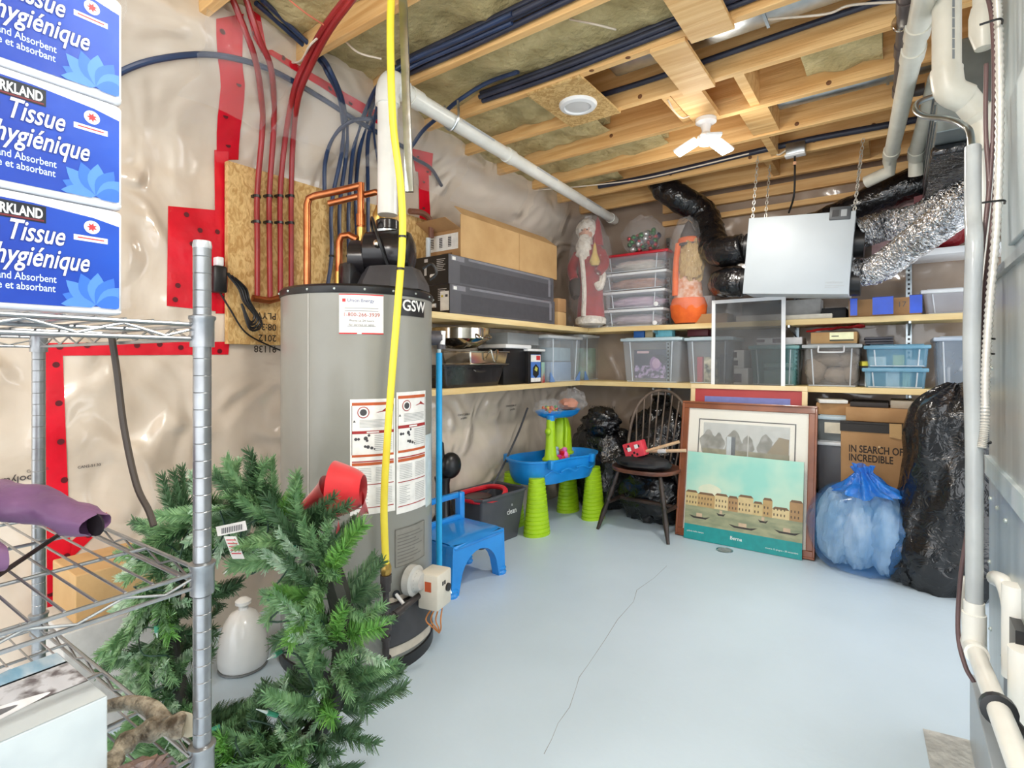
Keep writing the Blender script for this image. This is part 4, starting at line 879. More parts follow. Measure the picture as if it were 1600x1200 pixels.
# two small brown cartons
for k in range(2):
    o = content_box(['lower', 'upper'][k] + ' of two small brown cartons beside the red-coated figure', (xf2 + .005, 3.625, UP + .106 * k), RL, .125, .14, .105, card2 if k else card, 'small_carton'); b = MB(ink)
    for q in range(3): b.rect((-.03 + .02 * q, -.0705, .03), UX, UZ, 0, 0, .004, .045)
    b.build('print', o, smooth=0)

# --- upper back shelf
# bearded figure in a clear bag
fp = Vector((-2.08, 4.0, UP)); sc = .93
redc = mat('red_velvet', (164, 34, 40), .8, rgb2=(136, 24, 32), vs=12, bump=.2, bs=30, sheen=.3); furm = mat('white_fur', (236, 230, 220), .95, rgb2=(216, 208, 198), vs=30, bump=.8, bs=50)
t = thing('bearded_figure', 'tall white-bearded figurine in a long red coat wrapped in clear plastic', 'figurine', fp, radians(12), local=True)
b = MB(redc); b.lathe([(.0, .03), (.115, .03), (.12, .06), (.105, .25), (.1, .4), (.115, .55), (.12, .62), (.09, .68), (.04, .71), (0, .71)], 28, sy=.8); b.build('coat', t)
b = MB(furm); b.lathe([(.1, .02), (.128, .03), (.13, .07), (.11, .095)], 28, sy=.85); b.lathe([(.02, .3), (.03, .3)], 4); b.tube([(-.035, -.095, .09), (-.03, -.09, .3), (-.04, -.1, .5), (-.06, -.09, .62)], .02, 8); b.tube([(.075, -.08, .36), (.1, -.085, .32), (.12, -.06, .42), (.09, -.08, .46)], .028, 8); b.build('fur_trim', t)
b = MB(flat((214, 164, 140), .6)); b.sphere((-.03, -.03, .79), .062, 16, 12, (1, .95, 1.15)); hd = b.build('head', t)
b = MB(flat((214, 164, 140), .6)); b.sphere((-.03, -.094, .79), .011, 8, 6); b.build('nose', hd)
for s in (-1, 1):
    b = MB(flat((40, 34, 32), .3)); b.sphere((-.03 + s * .022, -.084, .806), .0065, 8, 6); b.build('eye', hd)
b = MB(furm); b.add(*blob((-.035, -.055, .655), (.07, .06, .115), 5, .25, 3, .2, 8, 24, 18)); b.add(*blob((-.03, -.01, .825), (.088, .075, .085), 6, .2, 3, .15, 8, 24, 18)); b.add(*blob((-.03, -.082, .75), (.04, .022, .02), 8, .2, 3, .15, 8, 12, 8)); b.build('beard_and_hair', t)
b = MB(redc); b.tube([(.09, -.02, .62), (.13, -.05, .52), (.09, -.1, .44)], lambda q: .045 - .008 * q, 12); b.build('sleeve', t); b = MB(redc); b.tube([(-.1, -.02, .62), (-.15, -.04, .5), (-.12, -.08, .4)], lambda q: .045 - .008 * q, 12); b.build('sleeve', t)
b = MB(flat((216, 186, 104), .5)); b.lathe([(.03, 0), (.045, .03), (.02, .1), (.012, .16), (.0, .19)], 14, (.065, -.11, .5)); b.build('gold_ornament', t)
b = MB(redc); b.lathe([(.05, 0), (.04, .08), (.02, .2), (0, .25)], 14, (.06, .0, .68)); b.build('hood', t)
b = MB(flat((58, 46, 40), .8)); b.add(*blob((-.12, -.05, .35), (.05, .05, .11), 4, .2, 4, .1, 8, 16, 12)); b.build('sack', t)
b = MB(bagfilm); vs, fs = blob((0, -.02, .44), (.19, .15, .49), 9, .08, 3, .08, 6, 30, 24, .004); b.add(vs, fs); b.build('plastic_bag', t, smooth=60)
# stack of four clear boxes
x0 = pY(938, 450, 4.06).x; x1 = pY(1040, 450, 4.06).x; xc, w_ = (x0 + x1) / 2, x1 - x0
zz = UP; fills = [(150, 130, 140), (168, 140, 160), (150, 96, 70), (176, 168, 158)]
labs = ['lowest of four clear boxes stacked beside the red-coated figure', 'second from bottom of four clear boxes beside the red-coated figure', 'third from bottom of four clear boxes beside the red-coated figure', 'red-lidded clear box on top of the stack beside the red-coated figure']
for k in range(4):
    hh = .142 if k < 3 else .15
    t = storage(labs[k], (xc + .01 * (k % 2), 4.06, zz), RB, w_ - (.05 if k < 2 else 0), .3, hh, clearp, redlid if k == 3 else whitelid, taper=.95, lidh=.016, group='clear boxes on the upper shelf')
    b = MB(mat('wrapped_bundle_%d' % k, fills[k], .5, rgb2=[min(255, c + 60) for c in fills[k]], vs=7, stretch=(1, 1, 4), detail=6)); b.add(*blob((xc, 4.19, zz + .055), (w_ * .42, .1, .05), k + 1, .2, 4, .15, 7, 24, 14, zz + .005)); b.build('wrapped_bundle', label=['mauve', 'pinkish', 'brown and red', 'pale'][k] + ' wrapped bundle inside the ' + ['lowest', 'second', 'third', 'red-lidded'][k] + ' clear box', cat='bundle', smooth=60)
    if k < 2:
        b = MB(white); b.lathe([(.018, 0), (.018, .004), (.006, .006), (0, .006)], 20, (.2 - .0, -.004 - .012, .02), axis=(0, -1, 0)); b.build('price_sticker', t)
    zz += hh + .007
ZST = zz
# bag of ornaments
xo = pY(1000, 380, 4.08).x; t = thing('ornament_bag', 'clear bag of shiny green red and silver ornaments on the red lid', 'ornaments', (xo, 4.16, ZST), 0, local=True)
rnd = random.Random(4)
for k in range(46):
    c = [(24, 120, 52), (24, 120, 52), (190, 20, 44), (206, 210, 214), (36, 40, 92), (190, 20, 44)][k % 6]
    b = MB(flat(c, .12, .7)); x_, z_ = rnd.uniform(-.115, .115), .028 + .018 * (k // 6) + rnd.uniform(0, .012); b.sphere((x_, rnd.uniform(-.07, .04), z_), rnd.uniform(.018, .028), 12, 8); b.build('ornament', t)
b = MB(bagfilm); b.add(*blob((0, -.01, .125), (.165, .12, .17), 12, .15, 3, .2, 6, 26, 20, .003)); b.build('plastic_bag', t, smooth=60)
# autumn scarecrow in a bag
sp = pY(1073, 500, 4.06); t = thing('scarecrow_doll', 'orange straw-haired autumn doll wrapped in clear plastic', 'doll', (sp.x, 4.1, UP), 0, local=True)
oran = mat('orange_fabric', (240, 112, 40), .75, rgb2=(222, 94, 30), vs=14); straw = mat('straw', (222, 190, 128), .9, rgb2=(190, 152, 90), vs=14, stretch=(9, 9, .8), bump=.8, bs=30)
b = MB(oran); b.lathe([(0, .01), (.1, .01), (.13, .06), (.14, .14), (.12, .2), (.0, .22)], 28, sy=.75); b.build('skirt', t)
b = MB(mat('patterned_apron', (230, 206, 190), .8, rgb2=(206, 120, 60), vs=20)); b.lathe([(.11, .2), (.1, .3), (.085, .42), (.06, .5), (0, .51)], 24, sy=.75); b.build('bodice', t)
b = MB(straw); b.add(*blob((.035, -.03, .47), (.095, .075, .17), 3, .2, 3, .2, 9, 26, 20)); b.build('straw_hair', t)
b = MB(oran); b.tube([(-.06, -.05, .62), (-.075, -.065, .45), (-.08, -.07, .22)], .022, 10); b.build('ribbon', t); b = MB(oran); b.lathe([(.075, .62), (.08, .635), (.075, .66), (.06, .67)], 20, sy=.8); b.build('hat_band', t)
b = MB(flat((74, 66, 66), .7)); b.lathe([(.1, .6), (.1, .615), (.07, .625), (.055, .7), (.02, .78), (0, .8)], 22, sy=.8); b.build('hat', t)
b = MB(bagfilm); b.add(*blob((0, 0, .40), (.165, .13, .425), 19, .06, 3, .08, 6, 30, 24, .003)); b.build('plastic_bag', t, smooth=60)
def upbox(px0, px1, py0, Y, d, c, lab, nm='carton', cat='box', base=UP):
    x0, x1 = pY(px0, 490, Y).x, pY(px1, 490, Y).x; h = pY((px0 + px1) / 2, py0, Y).z - base
    return content_box(lab, ((x0 + x1) / 2, Y, base), 0, x1 - x0, d, max(.015, h), flat(c, .6) if isinstance(c, tuple) else c, nm, cat), x1 - x0, h
upbox(1086, 1136, 490, 4.05, .2, card2, 'shallow tan carton at the foot of the wrapped doll')
upbox(1096, 1112, 462, 4.27, .1, (222, 214, 214), 'upright white booklet box behind the white screen frame', 'booklet', 'book')
upbox(1150, 1225, 492, 4.05, .25, (214, 208, 198), 'pale flat package behind the white screen', 'flat_package', 'package')
upbox(1160, 1228, 474, 4.30, .08, (120, 112, 106), 'greyish panel box behind the white screen')
upbox(1222, 1300, 491, 4.05, .12, (216, 210, 196), 'pale padded envelope lying under the hanging white unit', 'envelope', 'envelope')
o, w_, h_ = upbox(1222, 1282, 468, 4.2, .18, (206, 206, 204), 'light grey carton under the hanging white unit')
o, w_, h_ = upbox(1284, 1322, 481, 4.12, .2, (30, 30, 34), 'black flat case beside the taped carton', 'case', 'case')
o, w_, h_ = upbox(1326, 1440, 466, 4.07, .22, card2, 'tan carton with three strips of bright blue tape', 'taped_carton')
b = MB(flat((36, 84, 206), .4))
for u0, u1 in ((.04, .14), (.35, .63), (.84, 1.)): b.rect((-w_ / 2, -.1112, .004), UX, UZ, w_ * u0, 0, w_ * u1, h_ - .006); b.rect((-w_ / 2, -.1112, h_ + .0005), UX, UY, w_ * u0, 0, w_ * u1, .2)
b.m(ink); b.text('17', (w_ * .18, -.1116, h_ * .4), UX, UZ, .045); b.build('blue_tape', o, smooth=0)
x, w_, h_ = bk(1442, 1552, 450, 4.08, UP); storage('milky clear bin at the right end of the upper shelf', (x, 4.08, UP), RB, w_, .3, h_, mat('milky_plastic', (196, 196, 204), .2, alpha=.6, rgb2=(186, 186, 194), vs=5), whitelid)
# things on the small white shelf
o, w_, h_ = upbox(1362, 1450, 304, 4.15, .2, (206, 170, 168), 'long pinkish gift box high up behind the foil ducts', 'gift_box', base=1.9); 
o.scale = (1, 1, 1); b = MB(flat((120, 60, 66))); b.text('N3', (-.05, -.101, h_ * .45), UX, UZ, .07); b.rect((-w_ / 2, -.1005, 0), UX, UZ, w_ * .75, 0, w_, h_); b.build('print', o, smooth=0)
b = MB(mat('red_sack', (170, 14, 30), .45, rgb2=(130, 10, 24), vs=6, bump=.4)); b.add(*blob((.16, 4.22, 2.04), (.2, .13, .145), 31, .15, 3, .1, 6, 28, 20, 1.901)); b.build('red_bag', label='shiny dark red bag on the small white shelf', cat='bag', smooth=60)

# ============================================================ things on the floor
# --- child's chair
sky = mat('sky_blue_plastic', (36, 148, 232), .22, rgb2=(30, 138, 222), vs=8, coat=.3)
t = thing('child_chair', 'small bright blue plastic child chair beside the water heater', 'chair', (-2.0, 2.25, 0), radians(88), local=True)
W2 = .2
def archpanel(b, y0, y1, w, ztop, foot=.055, rise=.2, n=14):
    """front/rear panel with an arch cut out; shell from y0 to y1"""
    out = [(-w - .02, 0), (-w, ztop), (w, ztop), (w + .02, 0)]
    inn = [(w + .02 - foot, 0)] + [((w - foot + .01) * cos(pi * k / n), rise * sin(pi * k / n) ** .8) for k in range(1, n)] + [(-w - .02 + foot, 0)]
    # strips between outer outline and arch
    P = []
    for k in range(n + 1):
        q = k / n; ix, iz = ((w + .02 - foot) if k == 0 else -(w + .02 - foot) if k == n else (w - foot + .01) * cos(pi * q)), (0 if k in (0, n) else rise * sin(pi * q) ** .8)
        a = pi * q; ox = (w + .02 * (1 - sin(a))) * max(-1, min(1, cos(a) * 1.55)); oz = ztop * min(1, sin(a) * 1.9) if k not in (0, n) else 0
        P.append(((ix, iz), (ox, oz)))
    for k in range(n):
        (a, bq), (c, d) = P[k], P[k + 1]
        b.hexa([(a[0], y0, a[1]), (bq[0], y0, bq[1]), (d[0], y0, d[1]), (c[0], y0, c[1])], [(a[0], y1, a[1]), (bq[0], y1, bq[1]), (d[0], y1, d[1]), (c[0], y1, c[1])])
b = MB(sky); archpanel(b, -.16, -.11, W2, .262); b.build('front_panel', t, smooth=40)
b = MB(sky); archpanel(b, .10, .15, W2, .262); b.build('rear_panel', t, smooth=40)
b = MB(sky)
def seatf(u, v):
    x = -W2 + 2 * W2 * u; y = -.17 + .33 * v
    return Vector((x, y, .268 + .012 * cos(pi * (u - .5)) - .02 * sstep((.15 - v) / .15)))
b.grid(seatf, 12, 12); b.rbox(-W2, W2, -.165, .155, .235, .262, .012); b.build('seat', t, smooth=50)
for s in (-1, 1):
    b = MB(sky); b.rbox(s * (W2 - .012) - .012, s * (W2 - .012) + .012, -.14, .14, .12, .25, .008); b.build('side_panel', t)
    for yy in (-.135, .125):
        b = MB(sky); b.lathe([(.036, 0), (.04, .012), (.034, .022), (.038, .034), (.03, .045), (0, .05)], 16, (s * W2, yy, 0)); b.build('foot', t)
b = MB(sky)
for x0, x1, z0, z1 in ((-W2, -W2 + .045, .26, .43), (W2 - .045, W2, .26, .43), (-W2, W2, .395, .43), (-W2, W2, .262, .30)): b.rbox(x0, x1, .135 + (z0 - .26) * .1, .165 + (z1 - .26) * .1, z0, z1, .01)
b.build('backrest', t)
# --- mop bucket
t = thing('mop_bucket', 'dark grey mop bucket with a red wringer by the left wall', 'bucket', (-2.27, 2.86, 0), radians(86), local=True)
dg = mat('slate_plastic', (78, 80, 86), .4, rgb2=(70, 72, 78), vs=8)
b = MB(dg); shell(b, .38, .22, .46, .3, .33, 0, 0); b.build('bucket_body', t, recalc=False)
b = MB(dg); b.tube([(x, y, .33) for x, y in ((-.22, -.145), (0, -.15), (.22, -.145), (.235, 0), (.22, .145), (0, .15), (-.22, .145), (-.235, 0))], .011, 8, closed=True, k=3); b.build('rim', t)
redp = mat('red_plastic', (222, 40, 56), .3, rgb2=(206, 32, 48), vs=8)
b = MB(redp); b.tube([(x, y, z) for x, y, z in ((-.22, -.12, .32), (-.02, -.125, .3), (.06, -.1, .345), (.07, 0, .35), (.04, .1, .33), (-.2, .12, .32), (-.23, 0, .32))], .018, 8, closed=True, k=4); b.m(black); b.lathe([(.09, 0), (.07, -.1), (.03, -.15)], 20, (-.1, 0, .32)); b.build('wringer', t)
b = MB(flat((220, 222, 224), .4)); b.M = Matrix.Translation((0, -.151, .19)) @ Matrix.Rotation(radians(-6), 4, 'X'); b.text('clean', (.02, 0, 0), UX, UZ, .05, bold=.01); b.text('o', (.07, 0, .05), UX, UZ, .03); b.build('lettering', t, smooth=0)
# --- black tool by the wall
p = Vector((-2.36, 2.5, 0)); t = thing('black_pump', 'black round-headed pump with a coiled hose against the left wall', 'pump', p)
b = MB(black); b.lathe([(.07, 0), (.07, .2), (.05, .24), (.045, .44), (.055, .48), (0, .5)], 18, p); b.build('pump_body', t)
b = MB(black); b.sphere(p + Vector((.03, .04, .55)), .085, 18, 12, (.7, 1, 1.)); b.lathe([(.03, 0), (.022, .1), (0, .12)], 12, p + Vector((0, -.02, .6))); b.build('pump_head', t)
b = MB(dg); b.tube([p + Vector((.04, .1, .2)), p + Vector((.05, .4, .3)), p + Vector((0, .8, .62)), p + Vector((-.02, 1., .85))], .008, 8); b.build('hose', t)
b = MB(clearfilm); 
b.grid(lambda u, v: Vector((-2.37 + .03 * noise.noise(Vector((u * 4, v * 3, 2))), 2.18 + .3 * u + .1 * v * (1 - v), .25 + .62 * v)), 10, 14); b.build('film_fold', wall_left, smooth=60)
# --- water play table
wt = (-2.12, 3.47, 0); rz = math.atan2(.971, .239)
t = thing('water_play_table', 'blue and lime green water play table with a raised tray', 'play table', wt, rz, local=True)
tblue = mat('toy_blue', (30, 146, 226), .35, rgb2=(26, 136, 216), vs=8); lime = mat('toy_lime', (172, 214, 30), .4, rgb2=(160, 202, 24), vs=8)
def tub_ring(z, s, n=48):
    P = []
    for k in range(n):
        a = 2 * pi * k / n; x = .40 * cos(a); y = .225 * sin(a) * (1 - .22 * cos(2 * a) ** 2 * 0 + .18 * abs(cos(a)) - .12 * (abs(sin(a)) > .8) * 1)
        y = .215 * sin(a) * (1 - .16 * math.exp(-(x / .13) ** 2))
        r = (abs(cos(a)) ** 2.6 + abs(sin(a)) ** 2.6) ** (-1 / 2.6)
        P.append(Vector((x * r * s, y * r * s, z)))
    return P
prof = [(.0, .335), (.6, .332), (.86, .34), (.93, .385), (.96, .46), (.985, .50), (1.02, .503), (1.02, .515), (.965, .515), (.945, .50), (.92, .42), (.6, .40), (0, .40)]
b = MB(tblue); R_ = [tub_ring(z, max(s, .001)) for s, z in prof]; n = 48
for i, ring_ in enumerate(R_):
    b.v += ring_
for i in range(len(R_) - 1):
    for j in range(n): b.f.append((i * n + j, i * n + (j + 1) % n, (i + 1) * n + (j + 1) % n, (i + 1) * n + j)); b.fm.append(0)
tubo = b.build('tub', t, smooth=50)
for x, y, a in ((.2, -.205, 0), (-.24, -.215, 0), (.3, .19, 0), (-.3, .2, 0)): b = MB(tblue); b.rbox(x - .018, x + .018, y - .02, y + .02, .46, .525, .008); b.build('clip', tubo)
b = MB(tblue)
for k in range(3): b.tube([(-.3 + .16 * k, -.213 - .002, .42 + .012 * k), (-.22 + .16 * k, -.213, .445), (-.15 + .16 * k, -.21, .42), (-.11 + .16 * k, -.208, .43)], .006, 6)
b.build('wave_relief', tubo)
for sx in (-1, 1):
    for sy in (-1, 1):
        b = MB(lime); pr = []
        for k in range(15):
            z = .40 * k / 14; r0 = .108 - .045 * (k / 14); pr += [(r0, z), (r0 * 1.0, z + .02), (r0 * .93, z + .023)]
        pr = [q for q in pr if q[1] <= .42]; b.lathe(pr, 26, (sx * .30, sy * .135, 0), sx=1., sy=.72); b.build('leg', t, smooth=24)
b = MB(lime); b.lathe([(.068, 0), (.07, .012), (.05, .03), (.042, .1), (.038, .2), (.034, .3)], 18, (-.12, -.09, .495), sy=.8); b.sphere((-.12 - .045, -.11, .71), .025, 12, 8); b.m(tblue); b.lathe([(.03, .29), (.03, .33)], 14, (-.12, -.09, .495)); b.build('slim_tower', t, smooth=50)
b = MB(lime); b.lathe([(.115, 0), (.115, .014), (.1, .02), (.092, .1), (.085, .2), (.06, .27), (.0, .305)], 24, (.12, .03, .50), sy=.62); b.build('slide_tower', t, smooth=50)
b = MB(lime); b.tube([(.10, -.035, .52), (.09, -.04, .6), (.10, -.035, .7), (.12, -.0, .79)], .012, 8); b.build('slide_rib', t)
b = MB(tblue); b.lathe([(0, .0), (.12, .0), (.16, .02), (.18, .05), (.185, .052), (.175, .055), (.15, .03), (0, .02)], 30, (0.02, -.03, .80), sx=1.2, sy=.6); b.build('top_tray', t, smooth=50)
rnd = random.Random(3)
for k, (c, nm) in enumerate((((226, 60, 150), 'pink'), ((196, 20, 40), 'red'), ((236, 120, 196), 'light pink'), ((236, 200, 40), 'yellow'), ((40, 170, 90), 'green'), ((170, 196, 236), 'pale blue'), ((236, 236, 240), 'white'), ((226, 90, 120), 'coral'))):
    b = MB(flat(c, .35)); x, y = (-.03 + .028 * (k % 4), -.09 + .06 * (k // 4)); q = Matrix.Translation(wt) @ Matrix.Rotation(rz, 4, 'Z') @ Vector((x, y, 0))
    b.sphere((q.x, q.y, .44 + .025 * (k % 3) + .02), .032, 12, 8, (1, .8, 1.3)); b.lathe([(.018, 0), (.022, .02), (.01, .03)], 10, (q.x, q.y, .495 + .025 * (k % 3))); b.build('water_toy', label=nm + ' plastic toy lying in the blue play table tub', cat='toy', group='toys in the play table')
q = Matrix.Translation(wt) @ Matrix.Rotation(rz, 4, 'Z') @ Vector((-.11, -.06, .835))
tb = thing('bead_bag', 'clear bag of colourful beads on the near end of the play table tray', 'bag', q)
for k in range(24):
    b = MB(flat([(206, 96, 40), (40, 140, 70), (226, 196, 60), (190, 60, 40)][k % 4], .3)); b.sphere(q + Vector((rnd.uniform(-.045, .045), rnd.uniform(-.05, .05), .015 + rnd.uniform(0, .035))), .012, 8, 6); b.build('bead', tb)
b = MB(bagfilm); b.add(*blob(q + Vector((0, 0, .045)), (.1, .12, .06), 4, .25, 3, .25, 7, 24, 16, q.z + .002)); b.build('plastic_bag', tb, smooth=60)
q = Matrix.Translation(wt) @ Matrix.Rotation(rz, 4, 'Z') @ Vector((.12, -.04, .845)); tb = thing('foil_bag', 'crumpled clear bag with an orange toy on the far end of the play table tray', 'bag', q)
b = MB(flat((196, 120, 84), .5)); b.add(*blob(q + Vector((0, 0, .045)), (.07, .08, .045), 14, .25, 3, .2, 7, 18, 12, q.z + .002)); b.build('orange_toy', tb, smooth=60)
b = MB(bagfilm); b.add(*blob(q + Vector((.02, .03, .07)), (.1, .13, .09), 24, .3, 3, .25, 6, 24, 16, q.z + .001)); b.build('plastic_bag', tb, smooth=60)

# --- black rubbish bags
def rub(c, R, seed, lab, tie=True):
    t = thing('rubbish_bag', lab, 'bag', (c[0], c[1], 0), group='black rubbish bags')
    b = MB(blackg); b.add(*blob(c, R, seed, .2, 2.4, .2, 4.5, 44, 30, .003)); b.build('bag_body', t, smooth=60)
    if tie:
        b = MB(blackg); z = c[2] + R[2] * .88; b.lathe([(.06, 0), (.035, .04), (.025, .06), (.05, .09), (.075, .13), (.06, .14), (0, .12)], 14, (c[0], c[1], z)); b.build('knot', t)
rub((-2.02, 4.1, .33), (.3, .25, .36), 3, 'black rubbish bag in the corner right of the play table', False)
rub((-1.97, 3.98, .72), (.15, .14, .12), 13, 'small crumpled black bag on top of the corner rubbish bag', False)
rub((-1.55, 4.2, .42), (.29, .2, .44), 5, 'black rubbish bag with a knotted top behind the round-backed chair')
rub((-1.52, 3.95, .2), (.26, .17, .24), 8, 'low black rubbish bag under the round-backed chair', False)
b = MB(mat('burgundy_fabric', (120, 24, 48), .6, rgb2=(100, 18, 40), vs=12)); b.rbox(-1.30, -1.12, 4.0, 4.25, .0, .42, .02); b.build('suitcase', label='burgundy case on the floor between the round-backed chair and the pictures', cat='case')

# --- bow-back chair
cc = Vector((-1.49, 3.74, 0)); t = thing('bow_back_chair', 'dark worn wooden chair with a round spindle back', 'chair', cc, radians(-2), local=True)
dw = mat('dark_worn_wood', (62, 46, 38), .4, rgb2=(34, 27, 24), vs=8, bump=.1); gw = mat('grey_worn_wood', (120, 104, 92), .5, rgb2=(70, 58, 50), vs=10); rw = mat('reddish_seat_wood', (118, 70, 50), .4, rgb2=(66, 40, 32), vs=7)
def seat_ring(z, s):
    P = []
    for k in range(40):
        a = 2 * pi * k / 40; r = (abs(cos(a)) ** 2.5 + abs(sin(a)) ** 2.5) ** (-1 / 2.5); P.append(Vector((.245 * cos(a) * r * s, .215 * sin(a) * r * s, z)))
    return P
b = MB(rw); pr = [(.001, .415), (.8, .415), (.97, .425), (1., .44), (.98, .452), (.8, .446), (.5, .438), (.001, .436)]
for s, z in pr: b.v += seat_ring(z, s)
for i in range(len(pr) - 1):
    for j in range(40): b.f.append((i * 40 + j, i * 40 + (j + 1) % 40, (i + 1) * 40 + (j + 1) % 40, (i + 1) * 40 + j)); b.fm.append(0)
b.build('seat', t, smooth=50)
legs = {}
for sx in (-1, 1):
    for sy in (-1, 1):
        top = Vector((sx * .16, sy * .13, .42)); ft = Vector((sx * .265, sy * .25, 0)); legs[sx, sy] = (top, ft); d = ft - top
        b = MB(dw); b.tube([top + d * q for q in (0, .12, .2, .24, .3, .4, .46, .5, .54, .7, 1.)], lambda q: [.013, .016, .02, .013, .019, .021, .014, .021, .015, .02, .011][min(10, int(q * 10 + .5))], 12, sm=False); b.build('leg', t)
for s in (-1, 1):
    a = legs[s, -1][0].lerp(legs[s, -1][1], .55); c = legs[s, 1][0].lerp(legs[s, 1][1], .55); b = MB(dw); b.tube([a, a.lerp(c, .5), c], lambda q: .009 + .007 * sin(pi * q), 10); b.build('stretcher', t)
a = legs[-1, -1][0].lerp(legs[-1, 1][1], .5); a = legs[-1, -1][0].lerp(legs[-1, -1][1], .55).lerp(legs[-1, 1][0].lerp(legs[-1, 1][1], .55), .5); c = Vector((-a.x, a.y, a.z)); b = MB(dw); b.tube([a, a.lerp(c, .5), c], lambda q: .009 + .008 * sin(pi * q), 10); b.build('stretcher', t)
bow = []
for k in range(25):
    a = pi * k / 24; x = .235 * cos(a) * (1 + .1 * sin(a)); z = .45 + .545 * sin(a) ** .62 if 0 < k < 24 else .45; bow.append(Vector((x, .165 + .14 * ((z - .45) / .545), z)))
b = MB(gw); b.tube(bow, .0125, 10, k=2); b.build('bow', t)
for k in range(8):
    x = -.165 + .33 * k / 7; xt = x * 1.2
    zt = .45 + .545 * math.sqrt(max(.05, 1 - (xt / .258) ** 2)) ** .62 ; b = MB(gw); b.tube([Vector((x * .95, .165, .445)), Vector((xt, .165 + .14 * (zt - .45) / .545, zt))], .0062, 8, sm=False); b.build('spindle', t)
# things lying on its seat
b = MB(flat((30, 30, 33), .6)); b.add(*blob((cc.x - .0, cc.y - .06, .49), (.2, .15, .055), 33, .15, 3, .12, 5, 28, 14, .4535)); b.build('black_cloth', label='black cloth heaped on the seat of the round-backed chair', cat='cloth', smooth=60)
t = thing('toy_mallet', 'red toy mallet with black and white squares on the chair seat', 'toy', cc + Vector((-.02, -.09, .55)))
Mx = Matrix.Translation(cc + Vector((-.04, -.1, .585))) @ Matrix.Rotation(radians(-18), 4, 'Y')
b = MB(flat((226, 64, 80), .4)); b.M = Mx; b.rbox(-.075, .075, -.04, .04, -.055, .055, .006); b.build('mallet_head', t)
b = MB(paper); b.M = Mx
for u, v in ((-.03, .01), (.028, .02)): b.rect((u, -.041, v), UX, UZ, -.014, -.014, .014, .014)
b.m(flat((40, 26, 30)))
for u, v in ((-.045, .018), (.045, .02), (0, -.02), (-.02, -.035), (.02, -.035), (-.03, .034)): b.rect((u, -.0405, v), UX, UZ, -.008, -.008, .008, .008)
b.build('printed_squares', t, smooth=0)
b = MB(flat((214, 178, 140), .5)); b.M = Mx; b.cyl((.07, .0, -.03), (.32, .02, -.02), .011, 10); b.build('handle', t)
b = MB(flat((222, 190, 156), .5)); b.cyl(cc + Vector((-.02, -.02, .56)), cc + Vector((.30, -.03, .60)), .012, 10); b.m(white); b.cyl(cc + Vector((.10, -.024, .574)), cc + Vector((.16, -.026, .582)), .015, 10); b.build('wooden_stick', label='pale wooden stick resting across the round-backed chair seat', cat='stick')

# --- leaning pictures
def leaner(x0, x1, yb, yt, zt):
    """frame axes for a panel standing on the floor and leaning back"""
    o = Vector((x0, yb, 0)); v = Vector((0, yt - yb, zt)); Hh = v.length; v = v.normalized(); n = Vector((0, -v.z, v.y)); return o, UX, v, n, x1 - x0, Hh
def frame_bars(b, o, u, v, n, W, Hh, wd, th, off=0.):
    for a0, b0, a1, b1 in ((0, 0, W, wd), (0, Hh - wd, W, Hh), (0, wd, wd, Hh - wd), (W - wd, wd, W, Hh - wd)):
        b.prism([(a0, b0), (a1, b0), (a1, b1), (a0, b1)], o + n * off, u, v, n * th)
# white screen panel
o, u, v, n, W, Hh = leaner(-1.085, -.605, 3.93, 3.985, 1.662)
t = thing('window_screen', 'tall white-framed window screen leaning against the back shelves', 'screen', o)
b = MB(white); frame_bars(b, o, u, v, n, W, Hh, .024, .014); b.prism([(0, Hh * .46), (W, Hh * .46), (W, Hh * .475), (0, Hh * .475)], o, u, v, n * .012); b.build('screen_frame', t, smooth=0)
b = MB(mat('insect_mesh', (96, 98, 100), .7, alpha=.4)); b.prism([(.02, .02), (W - .02, .02), (W - .02, Hh - .02), (.02, Hh - .02)], o + n * .005, u, v, n * .001); b.build('mesh_panel', t, smooth=0)
# pale wood frame with red mat
o, u, v, n, W, Hh = leaner(-1.225, -.47, 3.85, 3.955, 1.055)
t = thing('pale_framed_picture', 'light wood picture frame with a red mat, behind the brown frame', 'picture', o)
b = MB(mat('maple_frame', (236, 214, 172), .45, rgb2=(224, 198, 150), vs=6)); frame_bars(b, o, u, v, n, W, Hh, .032, .02); b.build('frame', t, smooth=0, bevel=.003)
b = MB(mat('red_mat', (178, 66, 66), .5, rgb2=(166, 56, 58), vs=4)); b.prism([(.02, .02), (W - .02, .02), (W - .02, Hh - .02), (.02, Hh - .02)], o + n * .004, u, v, n * .006); b.build('mat_board', t, smooth=0)
b = MB(flat((120, 128, 190), .5)); b.prism([(.1, .1), (W - .1, .1), (W - .1, Hh - .085), (.1, Hh - .085)], o + n * .010, u, v, n * .002); b.build('print', t, smooth=0)
